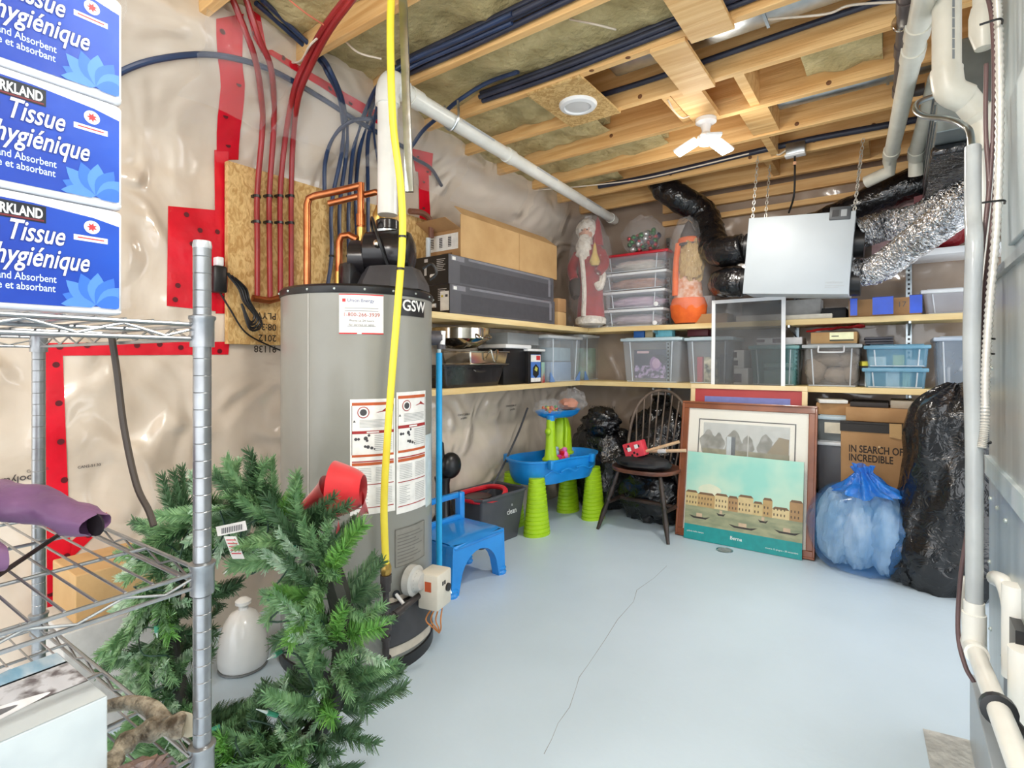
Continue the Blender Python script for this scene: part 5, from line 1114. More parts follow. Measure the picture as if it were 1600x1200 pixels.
# brown frame
o, u, v, n, W, Hh = leaner(-1.265, -.405, 3.735, 3.905, .93)
t = thing('framed_picture', 'large brown-framed picture with a wide white mat leaning by the pictures', 'picture', o); t['label'] = 'large brown wooden frame with a white mat and winter park print'
b = MB(mat('walnut_frame', (146, 84, 50), .32, rgb2=(116, 62, 36), vs=5, coat=.3)); frame_bars(b, o, u, v, n, W, Hh, .05, .026); frame_bars(b, o, u, v, n, W, Hh, .014, .034); b.build('frame', t, smooth=0, bevel=.004)
b = MB(mat('ivory_mat', (240, 236, 224), .5, rgb2=(234, 230, 218), vs=3)); b.prism([(.03, .03), (W - .03, .03), (W - .03, Hh - .03), (.03, Hh - .03)], o + n * .006, u, v, n * .008); m_ = b.build('mat_board', t, smooth=0)
A0, B0, A1, B1 = .155, .2, .705, .80
b = MB(flat((70, 66, 62), .5)); frame_bars(b, o + u * .12 + v * .16, u, v, n, W - .24, Hh - .28, .008, .0006, .0142); b.build('black_line', m_, smooth=0)
b = MB(flat((196, 198, 194), .6)); oo = o + n * .0145; b.rect(oo, u, v, A0, B0, A1, B1)
b.m(mat('park_trees', (118, 116, 106), .8, rgb2=(160, 158, 150), vs=22)); oo = o + n * .0149
for k, (x, w_, h_) in enumerate(((.19, .07, .16), (.26, .05, .13), (.36, .07, .17), (.45, .05, .12), (.56, .06, .15), (.66, .05, .11))): b.poly([(x + w_ * .8 * cos(a) * (1 + .15 * sin(5 * a + k)), .655 + h_ * .55 * sin(a) * (1 + .12 * cos(4 * a))) for a in [2 * pi * j / 22 for j in range(22)]], oo + n * (.00002 * k), u, v)
b.m(mat('park_ground', (126, 122, 96), .8, rgb2=(160, 154, 124), vs=18)); b.rect(o + n * .0151, u, v, A0, B0, A1, .62)
b.m(flat((138, 120, 84))); b.poly([(.57, .62), (.70, .62), (.70, .72), (.64, .73)], o + n * .0153, u, v); b.m(flat((196, 204, 206))); b.rect(o + n * .0153, u, v, .315, .52, .35, .71); b.m(flat((70, 76, 84))); b.rect(o + n * .0155, u, v, .345, .52, .372, .71)
b.m(flat((206, 204, 196))); b.rect(o + n * .0155, u, v, .45, .5, .455, .78); b.build('print', m_, smooth=0)
b = MB(mat('picture_glass', (235, 240, 240), .05, alpha=.08)); b.prism([(.045, .045), (W - .045, .045), (W - .045, Hh - .045), (.045, Hh - .045)], o + n * .0175, u, v, n * .002); b.build('glass', t, smooth=0)
# generic harbour poster
o, u, v, n, W, Hh = leaner(-1.195, -.47, 3.69, 3.79, .585); o = o + n * .003
t = thing('harbour_poster', 'harbour scene poster with a teal bottom band in front of the brown frame', 'poster', o)
b = MB(flat((60, 70, 66), .6)); b.prism([(0, 0), (W, 0), (W, Hh), (0, Hh)], o, u, v, n * .008); b.build('backing_board', t, smooth=0)
b = MB(mat('poster_sky', (150, 212, 198), .45, rgb2=(206, 226, 202), vs=3.2, detail=3)); b.rect(o + n * .009, u, v, 0, .1, W, Hh)
b.m(mat('poster_water', (130, 140, 112), .45, rgb2=(166, 166, 132), vs=9, stretch=(1, 1, 3))); b.rect(o + n * .0094, u, v, 0, .1, W, .235)
b.m(mat('poster_cloud', (226, 226, 200), .5, rgb2=(206, 220, 196), vs=9)); b.poly([(.10 + .07 * cos(a) * (1 + .2 * sin(3 * a)) + .06, .33 + .055 * sin(a)) for a in [2 * pi * k / 20 for k in range(20)]], o + n * .0092, u, v)
rnd = random.Random(11); tans = [(206, 184, 130), (190, 158, 106), (220, 200, 150), (176, 140, 96), (212, 190, 140)]
xx = 0.; k = 0
while xx < W - .01:
    ww = min(W - xx, rnd.uniform(.05, .12)); hh = rnd.uniform(.055, .115); b.m(flat(tans[k % 5], .5)); b.rect(o + n * .0096, u, v, xx, .225, xx + ww, .225 + hh); b.m(flat((120, 92, 66), .5)); b.poly([(xx, .225 + hh), (xx + ww, .225 + hh), (xx + ww * .85, .24 + hh), (xx + ww * .15, .24 + hh)], o + n * .0097, u, v)
    b.m(flat((96, 78, 60), .5))
    for q in range(int(ww / .02)):
        for s in range(2): b.rect(o + n * .0099, u, v, xx + .007 + q * .02, .24 + s * .035, xx + .014 + q * .02, .255 + s * .035)
    xx += ww; k += 1
for x, y, s in ((.1, .15, .07), (.38, .13, .09), (.64, .145, .075), (.24, .19, .03), (.5, .19, .03)): b.m(flat((54, 50, 46), .5)); b.poly([(x - s, y + .012), (x - s * .6, y - .006), (x + s * .6, y - .006), (x + s, y + .014), (x + s * .5, y + .006), (x - s * .5, y + .006)], o + n * .01, u, v); b.m(flat((206, 180, 150), .5)); b.rect(o + n * .0101, u, v, x - s * .3, y + .006, x + s * .25, y + .03)
b.m(flat((24, 150, 150), .45)); b.rect(o + n * .0098, u, v, 0, 0, W, .07); b.poly([(0, .07), (W, .07), (W, .072), (0, .1)], o + n * .0098, u, v); b.rect(o + n * .0093, u, v, 0, .07, W, .1)
b.m(paper); b.text('Berna', o + n * .0104 + u * W * .47 + v * .045, u, v, .032, 'CENTER', bold=.01); b.text('galleria delle stampe', o + n * .0104 + u * .02 + v * .05, u, v, .014); b.text('mostra 12 giugno - 30 settembre', o + n * .0104 + u * (W - .02) + v * .03, u, v, .014, 'RIGHT')
b.build('print', t, smooth=0)

# --- right of the pictures
x0, x1 = -.42, -.285
t1 = storage('lower clear box in the floor stack right of the brown frame', (-.33, 4.0, .36), 0, .2, .3, .34, mat('dusky_plastic', (130, 132, 140), .2, alpha=.6, rgb2=(116, 118, 126), vs=5), whitelid, group='floor stack boxes')
content_box('plain dark carton at the bottom of the floor stack right of the brown frame', (-.33, 4.0, 0), 0, .21, .3, .359, flat((66, 62, 64), .6), 'carton')
t2 = storage('upper clear box with a paper label in the floor stack right of the brown frame', (-.33, 4.0, .707), 0, .2, .3, .16, mat('dusky_plastic2', (150, 158, 160), .2, alpha=.6, rgb2=(140, 148, 150), vs=5), icelid, group='floor stack boxes')
b = MB(flat((226, 218, 196))); b.rect((-.05, -.004, .05), UX, UZ, 0, 0, .13, .07); b.build('paper_label', t2, smooth=0)
content_box('open brown carton on top of the floor stack right of the brown frame', (-.33, 4.02, .874), 0, .2, .28, .075, card2, 'carton'); content_box('folded white papers on the brown carton under the lower shelf', (-.33, 4.0, .95), .2, .16, .22, .022, flat((232, 230, 224), .7), 'papers', 'paper')
# big carton
xa, xb, ya, yb2, hc = -.285, .15, 3.93, 4.33, .835
t = thing('printed_carton', 'large brown carton printed with black words behind the blue bag', 'box', ((xa + xb) / 2, ya, 0))
b = MB(card2); b.box(xa, xb, ya, yb2, 0, hc); b.build('carton_body', t, smooth=0, bevel=.003)
b = MB(flat((44, 40, 38), .6)); b.box(xa - .004, xb + .004, ya - .004, ya + .02, hc - .002, hc + .012); b.box(xa - .004, xb + .004, ya - .004, ya - .001, hc - .05, hc); b.build('top_edge', t, smooth=0)
b = MB(flat((48, 38, 32), .7)); b.text('IN SEARCH OF', (xa + .042, ya - .001, .658), UX * .68, UZ, .062, bold=.022); b.text('INCREDIBLE', (xa + .042, ya - .001, .603), UX * .68, UZ, .062, bold=.022); b.build('lettering', t, smooth=0)
b = MB(card); b.hexa([(xa + .25, ya - .003, hc - .07), (xa + .31, ya - .003, hc - .08), (xa + .31, ya - .008, hc - .08), (xa + .25, ya - .008, hc - .07)], [(xa + .25, ya - .006, hc + .012), (xa + .31, ya - .006, hc + .012), (xa + .31, ya - .012, hc + .012), (xa + .25, ya - .012, hc + .012)]); b.build('tape_tab', t, smooth=0)
b = MB(flat((214, 184, 140))); b.lathe([(.007, 0), (.007, .002)], 10, (xa + .2, ya - .002, .70), axis=(0, -1, 0)); b.build('hole', t)
content_box('flat tan carton lying on the printed carton under the lower shelf', (-.05, 3.96, hc + .013), 0, .42, .36, .085, card2, 'flat_carton'); 
content_box('dark thin box on the flat tan carton under the lower shelf', (-.14, 4.0, hc + .099), 0, .2, .3, .03, flat((50, 46, 46), .6), 'thin_box'); content_box('grey thin box on the flat tan carton under the lower shelf', (.08, 4.0, hc + .099), 0, .22, .3, .045, flat((176, 166, 150), .6), 'thin_box')
# blue bag of bedding
bc = Vector((-.16, 3.76, 0)); t = thing('blue_bag', 'translucent blue bag packed with folded blue-grey bedding', 'bag', bc)
bed = mat('bedding', (196, 214, 222), .85, rgb2=(140, 170, 190), vs=5, stretch=(2, 2, .5), bump=.5, bs=14); 
for k, (dx, dy, rx, ry, rz_) in enumerate(((-.13, -.02, .11, .165, .215), (-.02, -.04, .115, .165, .205), (.11, -.03, .12, .165, .22))):
    b = MB(bed); b.add(*blob(bc + Vector((dx, dy, .225)), (rx, ry, rz_), k + 41, .12, 2, .14, 5, 36, 26, .012, .03)); b.build('folded_bedding', t, smooth=60)
b = MB(mat('blue_film', (84, 152, 220), .1, alpha=.3, rgb2=(62, 134, 208), vs=6, bump=1., bs=9, coat=.5)); vs, fs = blob(bc + Vector((0, -.01, .23)), (.295, .255, .285), 51, .04, 2., .05, 6, 60, 40, .004, .015); b.add(vs, fs); b.build('bag_film', t, smooth=60)
b = MB(mat('blue_film_gathered', (44, 136, 232), .2, alpha=.75, rgb2=(30, 112, 210), vs=9, bump=.8, bs=20)); b.grid(lambda u, v: bc + Vector((.03 - .03 * v, -.05, .455 + .16 * v)) + Vector((cos(2 * pi * u), sin(2 * pi * u) * .8, 0)) * ((.14 * (1 - v) ** 1.5 + .022 + .03 * max(0, v - .8) * 5) * (1 + .22 * sin(11 * 2 * pi * u + 4 * v) + .15 * noise.noise(Vector((cos(2 * pi * u) * 2, sin(2 * pi * u) * 2, v * 3))))) + Vector((0, 0, .03 * noise.noise(Vector((u * 9, v * 3, 1))))), 88, 14); b.build('gathered_top', t, smooth=60)
# tall black bag
kc = Vector((.27, 3.72, 0)); t = thing('tall_black_bag', 'tall glossy black bag standing at the right end of the shelves', 'bag', kc)
b = MB(blackg)
def kfn(u, v):
    a = 2 * pi * u; z = 1.1 * v; pr = .27 * (1 - .28 * v) * (1 - max(0, (v - .86) / .14) ** 2 * .75) * min(1, .8 + v * 2); q = Vector((cos(a) * 1.2, sin(a) * 1.2, z * 1.6))
    e = 1 + .18 * noise.noise(q * 1.7) - .16 * abs(noise.noise(q * 3.1)) + .04 * sin(5 * a + z * 7)
    return kc + Vector((cos(a) * pr * e * 1.02 - .05 * (1 - v), sin(a) * pr * e * .9, z + .03 * noise.noise(q * 4) * v))
b.grid(kfn, 64, 46); b.add([kfn(k / 32, 1.) for k in range(32)], [tuple(range(32))]); b.build('bag_body', t, smooth=60)
b = MB(blackg); b.add(*blob(kc + Vector((-.22, -.02, .14)), (.12, .16, .16), 61, .25, 2.5, .2, 5, 28, 20, .003)); b.build('bag_fold', t, smooth=60)
# floor drain
p = pZ(1132, 860, .0); t = thing('floor_drain', 'small round grey drain cover set in the floor', 'drain', p)
b = MB(galv); b.lathe([(.05, 0), (.052, .004), (.044, .005), (.043, .001)], 24, p); b.build('drain_ring', t)
b = MB(flat((86, 88, 88), .5, .5)); b.lathe([(.043, .001), (0, .001)], 24, p); b.build('drain_bowl', t)
b = MB(flat((216, 220, 220), .4, .5))
for k in range(4): b.box(p.x - .04, p.x + .04, p.y - .032 + .02 * k, p.y - .025 + .02 * k, .0012, .005)
b.build('drain_bar', t, smooth=0)
# strip of loose sheet metal on the floor by the furnace
P4 = [pZ(1442, 1140, .001), pZ(1522, 1160, .001), pZ(1560, 1290, .001), pZ(1470, 1290, .001)]
b = MB(mat('scuffed_metal', (206, 208, 204), .5, .25, rgb2=(172, 174, 172), vs=22, bump=.3, bs=60)); b.hexa(P4, [q + Vector((0, 0, .004)) for q in P4]); b.build('sheet_metal_strip', label='scuffed grey sheet metal strip on the floor by the furnace', cat='metal strip', smooth=0)

# ============================================================ wire rack
P1 = Vector((-.846, .374, 0)); P2 = Vector((-1.588, .349, 0)); DA = (P2 - P1).normalized(); DB = Vector((-DA.y, DA.x, 0))
if DB.y > 0: DB = -DB
RD, RLEN = (P2 - P1).length, 1.22
def RK(a, bq, z): return P1 + DA * a + DB * bq + Vector((0, 0, z))       # a: depth from the room side, b: along the rack
rack = thing('wire_rack', 'chrome wire shelving rack at the left edge of the room', 'rack', P1)
for a, bq in ((0, 0), (RD, 0), (0, RLEN), (RD, RLEN)):
    b = MB(chrome); c = RK(a, bq, 0); pr = [(.0125, 0)]
    z = .03
    while z < 1.38: pr += [(.0125, z), (.0118, z + .0008), (.0125, z + .0016)]; z += .0254
    pr += [(.0125, 1.395)]
    b.lathe(pr, 24, c); po = b.build('post', rack, smooth=28)
    b = MB(white if False else flat((190, 192, 194), .35, .5)); b.lathe([(.0128, 1.39), (.0132, 1.394), (.012, 1.401), (0, 1.403)], 18, c); b.build('end_cap', po)
    b = MB(black); b.lathe([(.016, .0), (.016, .03), (.012, .034)], 16, c); b.build('foot', po)
LEV = [1.275, .905, .632, .2]
for li, zt in enumerate(LEV):
    sh = MB(chrome); dz = .021; o_ = rack
    # rails on the four sides with a zigzag between them
    b = MB(chrome)
    for (a0, b0, a1, b1) in ((0, 0, 0, RLEN), (RD, 0, RD, RLEN), (0, 0, RD, 0), (0, RLEN, RD, RLEN)):
        for q in (0, -dz): b.tube([RK(a0, b0, zt + q), RK(a1, b1, zt + q)], .0032, 8, sm=False)
    frame = b.build('shelf_frame', rack)
    b = MB(chrome)
    for (a0, b0, a1, b1, n_) in ((0, 0, 0, RLEN, 24), (RD, 0, RD, RLEN, 24), (0, 0, RD, 0, 16), (0, RLEN, RD, RLEN, 16)):
        L_ = [RK(a0 + (a1 - a0) * k / n_, b0 + (b1 - b0) * k / n_, zt - .003 - (dz - .006) * (k % 2)) for k in range(n_ + 1)]
        b.tube(L_, .002, 6, sm=False)
    b.build('zigzag_wire', frame)
    nb = 37
    for k in range(1, nb):
        b = MB(chrome); bq = RLEN * k / nb; b.tube([RK(0, bq, zt + .003), RK(RD, bq, zt + .003)], .0019, 6, sm=False); b.build('deck_wire', frame)
    for k in (1, 2, 3): b = MB(chrome); a = RD * k / 4; b.tube([RK(a, 0, zt - .001), RK(a, RLEN, zt - .001)], .003, 8, sm=False); b.build('cross_wire', frame)
    for a, bq in ((0, 0), (RD, 0), (0, RLEN), (RD, RLEN)):
        b = MB(chrome); b.lathe([(.0165, -dz - .012), (.0165, .006), (.0185, .009), (.0185, .013), (.0128, .015)], 18, RK(a, bq, zt)); b.build('collar', frame)
ZR = [z + .006 for z in LEV]

# --- toilet paper packs on the top shelf
pack_w = mat('pack_white_film', (238, 240, 244), .22, rgb2=(226, 229, 235), vs=7, bump=.25, bs=16, coat=.4)
pb1 = mat('pack_blue', (8, 80, 190), .4, rgb2=(4, 46, 150), vs=4, bump=.12, bs=12, coat=.12, lo=.3, hi=.7)
petal = flat((84, 138, 226), .3); petal2 = flat((58, 112, 212), .3); navy = flat((20, 52, 140), .4); wht = flat((248, 249, 250), .35)
S0 = .101; PH = .1405
def tp(k, lab):
    z0 = ZR[0] + k * (PH + .001); L_ = .5; d = .33
    t = thing('toilet_paper_pack', lab, 'toilet paper', RK(d / 2, S0, z0), group='toilet paper packs')
    b = MB(pack_w)
    def corner(a, s, z): return RK(a, s, z)
    # softly pillowed pack
    bm = bmesh.new(); bmesh.ops.create_cube(bm, size=1); bmesh.ops.bevel(bm, geom=bm.edges[:], offset=.035, segments=3, profile=.6, affect='EDGES')
    for v in bm.verts: v.co = RK((v.co.x + .5) * d, S0 + (v.co.y + .5) * L_, z0 + (v.co.z + .5) * PH)
    b.bm(bm); bm.free(); b.build('pack_body', t, smooth=60)
    n = -DA; o = RK(-.0008, S0, z0)
    # along the face: u runs right (towards -DB), s measured from the right edge
    u = -DB; v = UZ; O = RK(-.0012, S0 + .004, z0)
    def q(s): return -s
    b = MB(pb1); f = n * .0004
    b.poly([(-.002, .012), (-.002, PH - .022), (-.03, PH - .016), (-.09, PH - .011), (-.48, PH - .008), (-.48, .01), (-.2, .007), (-.06, .008)], O, u, v); b.build('blue_panel', t, smooth=0)
    b = MB(wht); b.poly([(-.0, .004), (-.48, .0045), (-.48, .007), (0, .0065)], O + f, u, v)
    # lettering (slanted script) with navy outline
    for dx, m_, e, off in ((.0, navy, .045, 1.), (0, wht, .012, 2.)):
        b.m(m_)
        b.text('Bath Tissue', O + n * (.0004 * off) + u * (-.061) + v * .083, u * .62, v, .034, 'RIGHT', shear=.35, bold=e)
        b.text('Papier hygiénique', O + n * (.0004 * off) + u * (-.036) + v * .054, u * .62, v, .034, 'RIGHT', shear=.35, bold=e)
    b.m(flat((206, 224, 246), .35)); b.text('Soft, Strong and Absorbent', O + f + u * (-.068) + v * .036, u * .72, v, .0125, 'RIGHT', bold=.01); b.text('Doux, solide et absorbant', O + f + u * (-.069) + v * .0245, u * .72, v, .0125, 'RIGHT', bold=.01); b.build('lettering', t, smooth=0)
    b = MB(flat((24, 26, 34), .3)); b.rect(O + f, u, v, -.15, .107, -.078, .127); b.m(wht); b.text('KIRKLAND', O + n * .0008 + u * (-.081) + v * .112, u * .6, v, .0165, 'RIGHT', bold=.03); b.m(flat((110, 30, 40), .4)); b.rect(O + n * .0008, u, v, -.145, .1085, -.08, .1105); b.build('brand_patch', t, smooth=0)
    b = MB(petal2)
    for k2, a in enumerate((-80, -55, -30, -5, 20, 45, 70, -100)):
        r = radians(a + 8); c = (-.028, .012); Lp = .042 if abs(a) < 60 else .036
        pts = [(c[0] + sin(r) * Lp * tt - cos(r) * .010 * sin(pi * tt) * sg, c[1] + cos(r) * Lp * tt + sin(r) * .010 * sin(pi * tt) * sg) for sg, rng in ((1, [i / 7 for i in range(8)]), (-1, [1 - i / 7 for i in range(1, 7)])) for tt in rng]
        pts = [(min(-.0025, x), max(.0085, y)) for x, y in pts]
        b.m(petal if k2 % 2 else petal2); b.poly(pts, O + n * (.0003 + .00008 * k2), u, v)
    b.build('flower_print', t, smooth=0)
    b = MB(wht); c = O + f + u * (-.032) + v * .112
    b.poly([(.0085 * cos(a), .0085 * sin(a)) for a in [2 * pi * k2 / 20 for k2 in range(20)]], c, u, v); b.rect(c, u, v, -.019, -.019, .017, -.012)
    b.m(redi); b.poly([(.006 * cos(a) * (1 if k2 % 2 else .5), .006 * sin(a) * (1 if k2 % 2 else .5)) for k2, a in enumerate([2 * pi * k2 / 14 for k2 in range(14)])], c + n * .0003, u, v); b.rect(c + n * .0003, u, v, -.015, -.016, .013, -.0145); b.build('leaf_badge', t, smooth=0)
tp(0, 'lowest blue toilet paper pack standing directly on the wire rack'); tp(1, 'middle blue toilet paper pack of the stack on the wire rack'); tp(2, 'topmost blue toilet paper pack of the stack on the wire rack')

# --- purple jacket, stick, strap, box, wood on the rack
pur = mat('purple_leather', (146, 108, 146), .45, rgb2=(122, 86, 124), vs=6, bump=.25, bs=20)
t = thing('purple_jacket', 'crumpled mauve leather jacket lying on the middle rack shelf', 'jacket', RK(.3, .3, ZR[1]))
b = MB(pur)
def sleeve(P, r0, r1, seed):
    Pc = catmull(P, 8); 
    m_ = len(Pc); n_ = 22; vs = []; fs = []
    for i, p in enumerate(Pc):
        tt = (Pc[min(i + 1, m_ - 1)] - Pc[max(i - 1, 0)]).normalized(); s_ = tt.cross(UZ).normalized(); up = s_.cross(tt)
        for j in range(n_):
            a = 2 * pi * j / n_; q = Vector((cos(a), sin(a), i * .35 + seed)); r = (r0 + (r1 - r0) * i / (m_ - 1)) * (1 + .28 * noise.noise(q * 1.3) + .1 * sin(i * 1.3 + 2 * a))
            vs.append(p + s_ * (cos(a) * r) + up * (sin(a) * r * .62))
    for i in range(m_ - 1):
        for j in range(n_): fs.append((i * n_ + j, i * n_ + (j + 1) % n_, (i + 1) * n_ + (j + 1) % n_, (i + 1) * n_ + j))
    return vs, fs
zs = ZR[1]
b.add(*sleeve([RK(.46, .42, zs + .1), RK(.43, .22, zs + .085), RK(.35, .12, zs + .07), RK(.24, .055, zs + .036)], .075, .03, 1)); b.build('sleeve', t, smooth=60)
b = MB(pur); b.add(*blob(RK(.36, .42, zs + .07), (.2, .2, .1), 71, .25, 2.5, .2, 4, 36, 22, zs + .001)); b.build('jacket_body', t, smooth=60)
b = MB(pur); b.add(*sleeve([RK(.2, .42, zs + .05), RK(.2, .3, zs + .04), RK(.21, .18, zs + .03)], .06, .035, 5)); b.build('sleeve', t, smooth=60)
b = MB(flat((30, 18, 26), .8)); c = RK(.241, .056, zs + .036); b.lathe([(.019, 0), (.019, .003), (0, .003)], 14, c, axis=-DB + DA * .3); b.build('cuff_opening', t)
b = MB(flat((44, 28, 26), .6)); b.tube([RK(.0, .36, zs + .0045), RK(.16, .21, zs + .0045), RK(.40, .02, zs + .014)], .0035, 6, sm=False); b.build('thin_stick', label='thin dark stick lying across the middle rack shelf', cat='stick')
b = MB(flat((66, 56, 48), .5)); Pq = [RK(.30, .012, 1.268), RK(.298, .004, 1.2), RK(.29, -.004, 1.1), RK(.26, -.012, 1.0), RK(.23, -.02, .955), RK(.215, -.022, .93)]; b.tube(Pq, .0058, 8); b.build('dark_strap', label='dark brown strap hanging down from the top rack shelf', cat='strap')
# mountain print box
zb = ZR[2]; t = thing('mountain_print_box', 'box printed with a snowy mountain scene on the low rack shelf', 'box', RK(.25, .3, zb))
snow = mat('snow_print', (196, 204, 204), .4, rgb2=(164, 174, 178), vs=6); skyp = mat('cloud_sky_print', (120, 176, 206), .35, rgb2=(206, 222, 230), vs=9, stretch=(1, 3, 3), lo=.4, hi=.62); rock = mat('rock_print', (206, 208, 212), .35, rgb2=(98, 92, 94), vs=34, lo=.45, hi=.6)
a0, a1, s0, s1, hb = .004, .19, .118, .56, .14
b = MB(snow); b.hexa([RK(a0, s0, zb), RK(a1, s0, zb), RK(a1, s1, zb), RK(a0, s1, zb)], [RK(a0, s0, zb + hb), RK(a1, s0, zb + hb), RK(a1, s1, zb + hb), RK(a0, s1, zb + hb)]); bx_ = b.build('carton_body', t, smooth=0, bevel=.002)
top = RK(a0, s0, zb + hb + .0006); fu, fv = DB, DA
b = MB(skyp); b.rect(top, fu, fv, .002, .14, s1 - s0, a1 - a0); b.m(rock); b.rect(top, fu, fv, .002, .06, s1 - s0, .145); b.m(snow); b.rect(top, fu, fv, .002, .0, s1 - s0, .062)
for (cx, cy) in ((.19, .07), (.2, .19)):
    for m_, sc_, off in ((wht, 1., .0004), (flat((110, 112, 116), .4), .78, .0008)):
        b.m(m_); b.poly([(cx + .15 * sc_ * cos(a), cy + .036 * sc_ * sin(a) * (1 - .55 * (cos(a) < 0) * abs(cos(a)))) for a in [2 * pi * k / 28 for k in range(28)]], top + UZ * off, fu, fv)
    b.m(wht)
    for k in range(4): b.rect(top + UZ * .0011, fu, fv, cx - .01, cy - .018 + .009 * k, cx + .08 - .012 * k, cy - .0165 + .009 * k)
b.build('top_print', bx_, smooth=0)
# driftwood pieces
bark = mat('driftwood', (178, 168, 148), .7, rgb2=(92, 80, 64), vs=42, bump=.8, bs=60, lo=.4, hi=.62)
t = thing('driftwood', 'gnarled grey driftwood branch on the low rack shelf', 'driftwood', RK(.05, .1, zb))
b = MB(bark); b.tube([RK(.045, .004, zb + .02), RK(.065, .03, zb + .024), RK(.08, .06, zb + .02), RK(.07, .085, zb + .015), RK(.045, .1, zb + .012), RK(.02, .108, zb + .01)], lambda q: .0165 - .007 * q + .003 * sin(q * 30), 12); b.build('trunk', t, smooth=60)
b = MB(bark); b.tube([RK(.06, .025, zb + .026), RK(.11, .025, zb + .034), RK(.16, .035, zb + .03), RK(.2, .06, zb + .02), RK(.21, .09, zb + .012)], lambda q: .014 - .006 * q, 10); b.build('branch', t, smooth=60)
b = MB(flat((206, 196, 170), .7)); c = RK(.044, .002, zb + .02); b.lathe([(.02, 0), (.018, .003), (0, .004)], 14, c, axis=-DB + DA * .4); b.build('cut_end', t)
t = thing('stone_lump', 'brown and grey mineral lump at the front of the low rack shelf', 'stone', RK(.03, .28, zb)); b = MB(mat('agate', (122, 92, 70), .5, rgb2=(86, 86, 96), vs=18, bump=.4)); b.add(*blob(RK(-.012, .1, zb + .018), (.022, .05, .02), 81, .3, 3, .3, 6, 24, 16, zb + .001)); b.build('lump', t, smooth=30)
# leaf-print cushion behind
b = MB(mat('leaf_print', (226, 228, 218), .7, rgb2=(60, 78, 48), vs=16, dist=1.5, lo=.46, hi=.54)); b.add(*blob(RK(.56, .42, zb + .12), (.11, .22, .13), 91, .1, 2, .06, 4, 30, 20, zb + .002)); b.build('leaf_print_cushion', label='white cushion with dark green leaf print at the back of the low rack shelf', cat='cushion', smooth=60)
# cartons on the floor behind the rack
b = MB(flat((206, 204, 200), .7)); b.box(-2.38, -2.1, .52, .8, 0, .37); b.build('white_carton', label='plain white carton on the floor between the rack and the left wall', cat='box', smooth=0, bevel=.004)
b = MB(card); b.box(-2.38, -2.14, .56, .79, .371, .53); b.build('tan_carton', label='small tan carton on the white carton behind the rack', cat='box', smooth=0, bevel=.004)

# ============================================================ wreath
WC = pD(384, 985, 1.5); wu = Vector((.971, .239, 0)).normalized(); tilt = radians(7); wn = wu.cross(UZ).normalized()
if wn.dot(Vector((0, 0, 0)) - Vector((WC.x, WC.y, 0))) < 0: wn = -wn
wv = (UZ * cos(tilt) - wn * sin(tilt)).normalized(); wn = wu.cross(wv).normalized() * (1 if wu.cross(wv).dot(-WC) > 0 else -1)
RR = .335
wreath = thing('pine_wreath', 'large green artificial pine wreath with a red bow, standing before the water heater', 'wreath', WC - UZ * (WC.z))
def WP(ang, r, off): return WC + wu * (cos(ang) * r) + wv * (sin(ang) * r) + wn * off
b = MB(flat((40, 44, 36), .6)); b.tube([WP(2 * pi * k / 36, RR, -.01) for k in range(36)], .03, 8, closed=True, k=2); b.build('wire_ring', wreath)
def needle_mat(nm, c, c2): return mat(nm, c, .55, rgb2=c2, vs=40)
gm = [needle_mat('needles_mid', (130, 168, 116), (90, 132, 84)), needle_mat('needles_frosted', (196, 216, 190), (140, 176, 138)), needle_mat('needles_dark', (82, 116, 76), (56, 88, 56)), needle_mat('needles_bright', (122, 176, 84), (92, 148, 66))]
def frond(kind, seed, L_=.16, nn=90, nl=.032, wdt=.0021, droop=.25):
    rnd = random.Random(seed); b = MB(gm[kind])
    stem = [Vector((0, 0, 0)), Vector((L_ * .5, 0, .012)), Vector((L_, 0, -.01))]
    sp = catmull(stem, 5); b.tube(stem, .0022, 5, k=4)
    for i in range(nn):
        q = .08 + .92 * i / nn; f = q * (len(sp) - 1); k = min(len(sp) - 2, int(f)); p = sp[k].lerp(sp[k + 1], f - k)
        a = rnd.uniform(0, 2 * pi) if i % 3 else (0 if i % 2 else pi)
        side = Vector((0, cos(a), sin(a) * .75)); d = (Vector((.75 + .2 * q, 0, 0)) + side).normalized(); ln = nl * (1 - .35 * q) * rnd.uniform(.8, 1.15)
        e = p + d * ln; wv_ = d.cross(Vector((rnd.uniform(-1, 1), rnd.uniform(-1, 1), 1))).normalized() * wdt
        b.add([p - wv_, p + wv_, e + wv_ * .35, e - wv_ * .35], [(0, 1, 2, 3)])
    return b
protos = []
for kind, seed, L_, nn, nl in ((0, 1, .17, 230, .040), (1, 2, .14, 200, .026), (2, 3, .18, 240, .042), (3, 4, .16, 220, .052), (0, 5, .15, 210, .030), (1, 6, .16, 210, .030)):
    bb = frond(kind, seed, L_, nn, nl); org = ORG[wreath.name]
    me_o = MB(bb.mats[0]); me_o.v = [p + org for p in bb.v]; me_o.f = bb.f; me_o.fm = bb.fm
    protos.append(me_o)
meshes = []
rnd = random.Random(21); first = {}
NF = 292
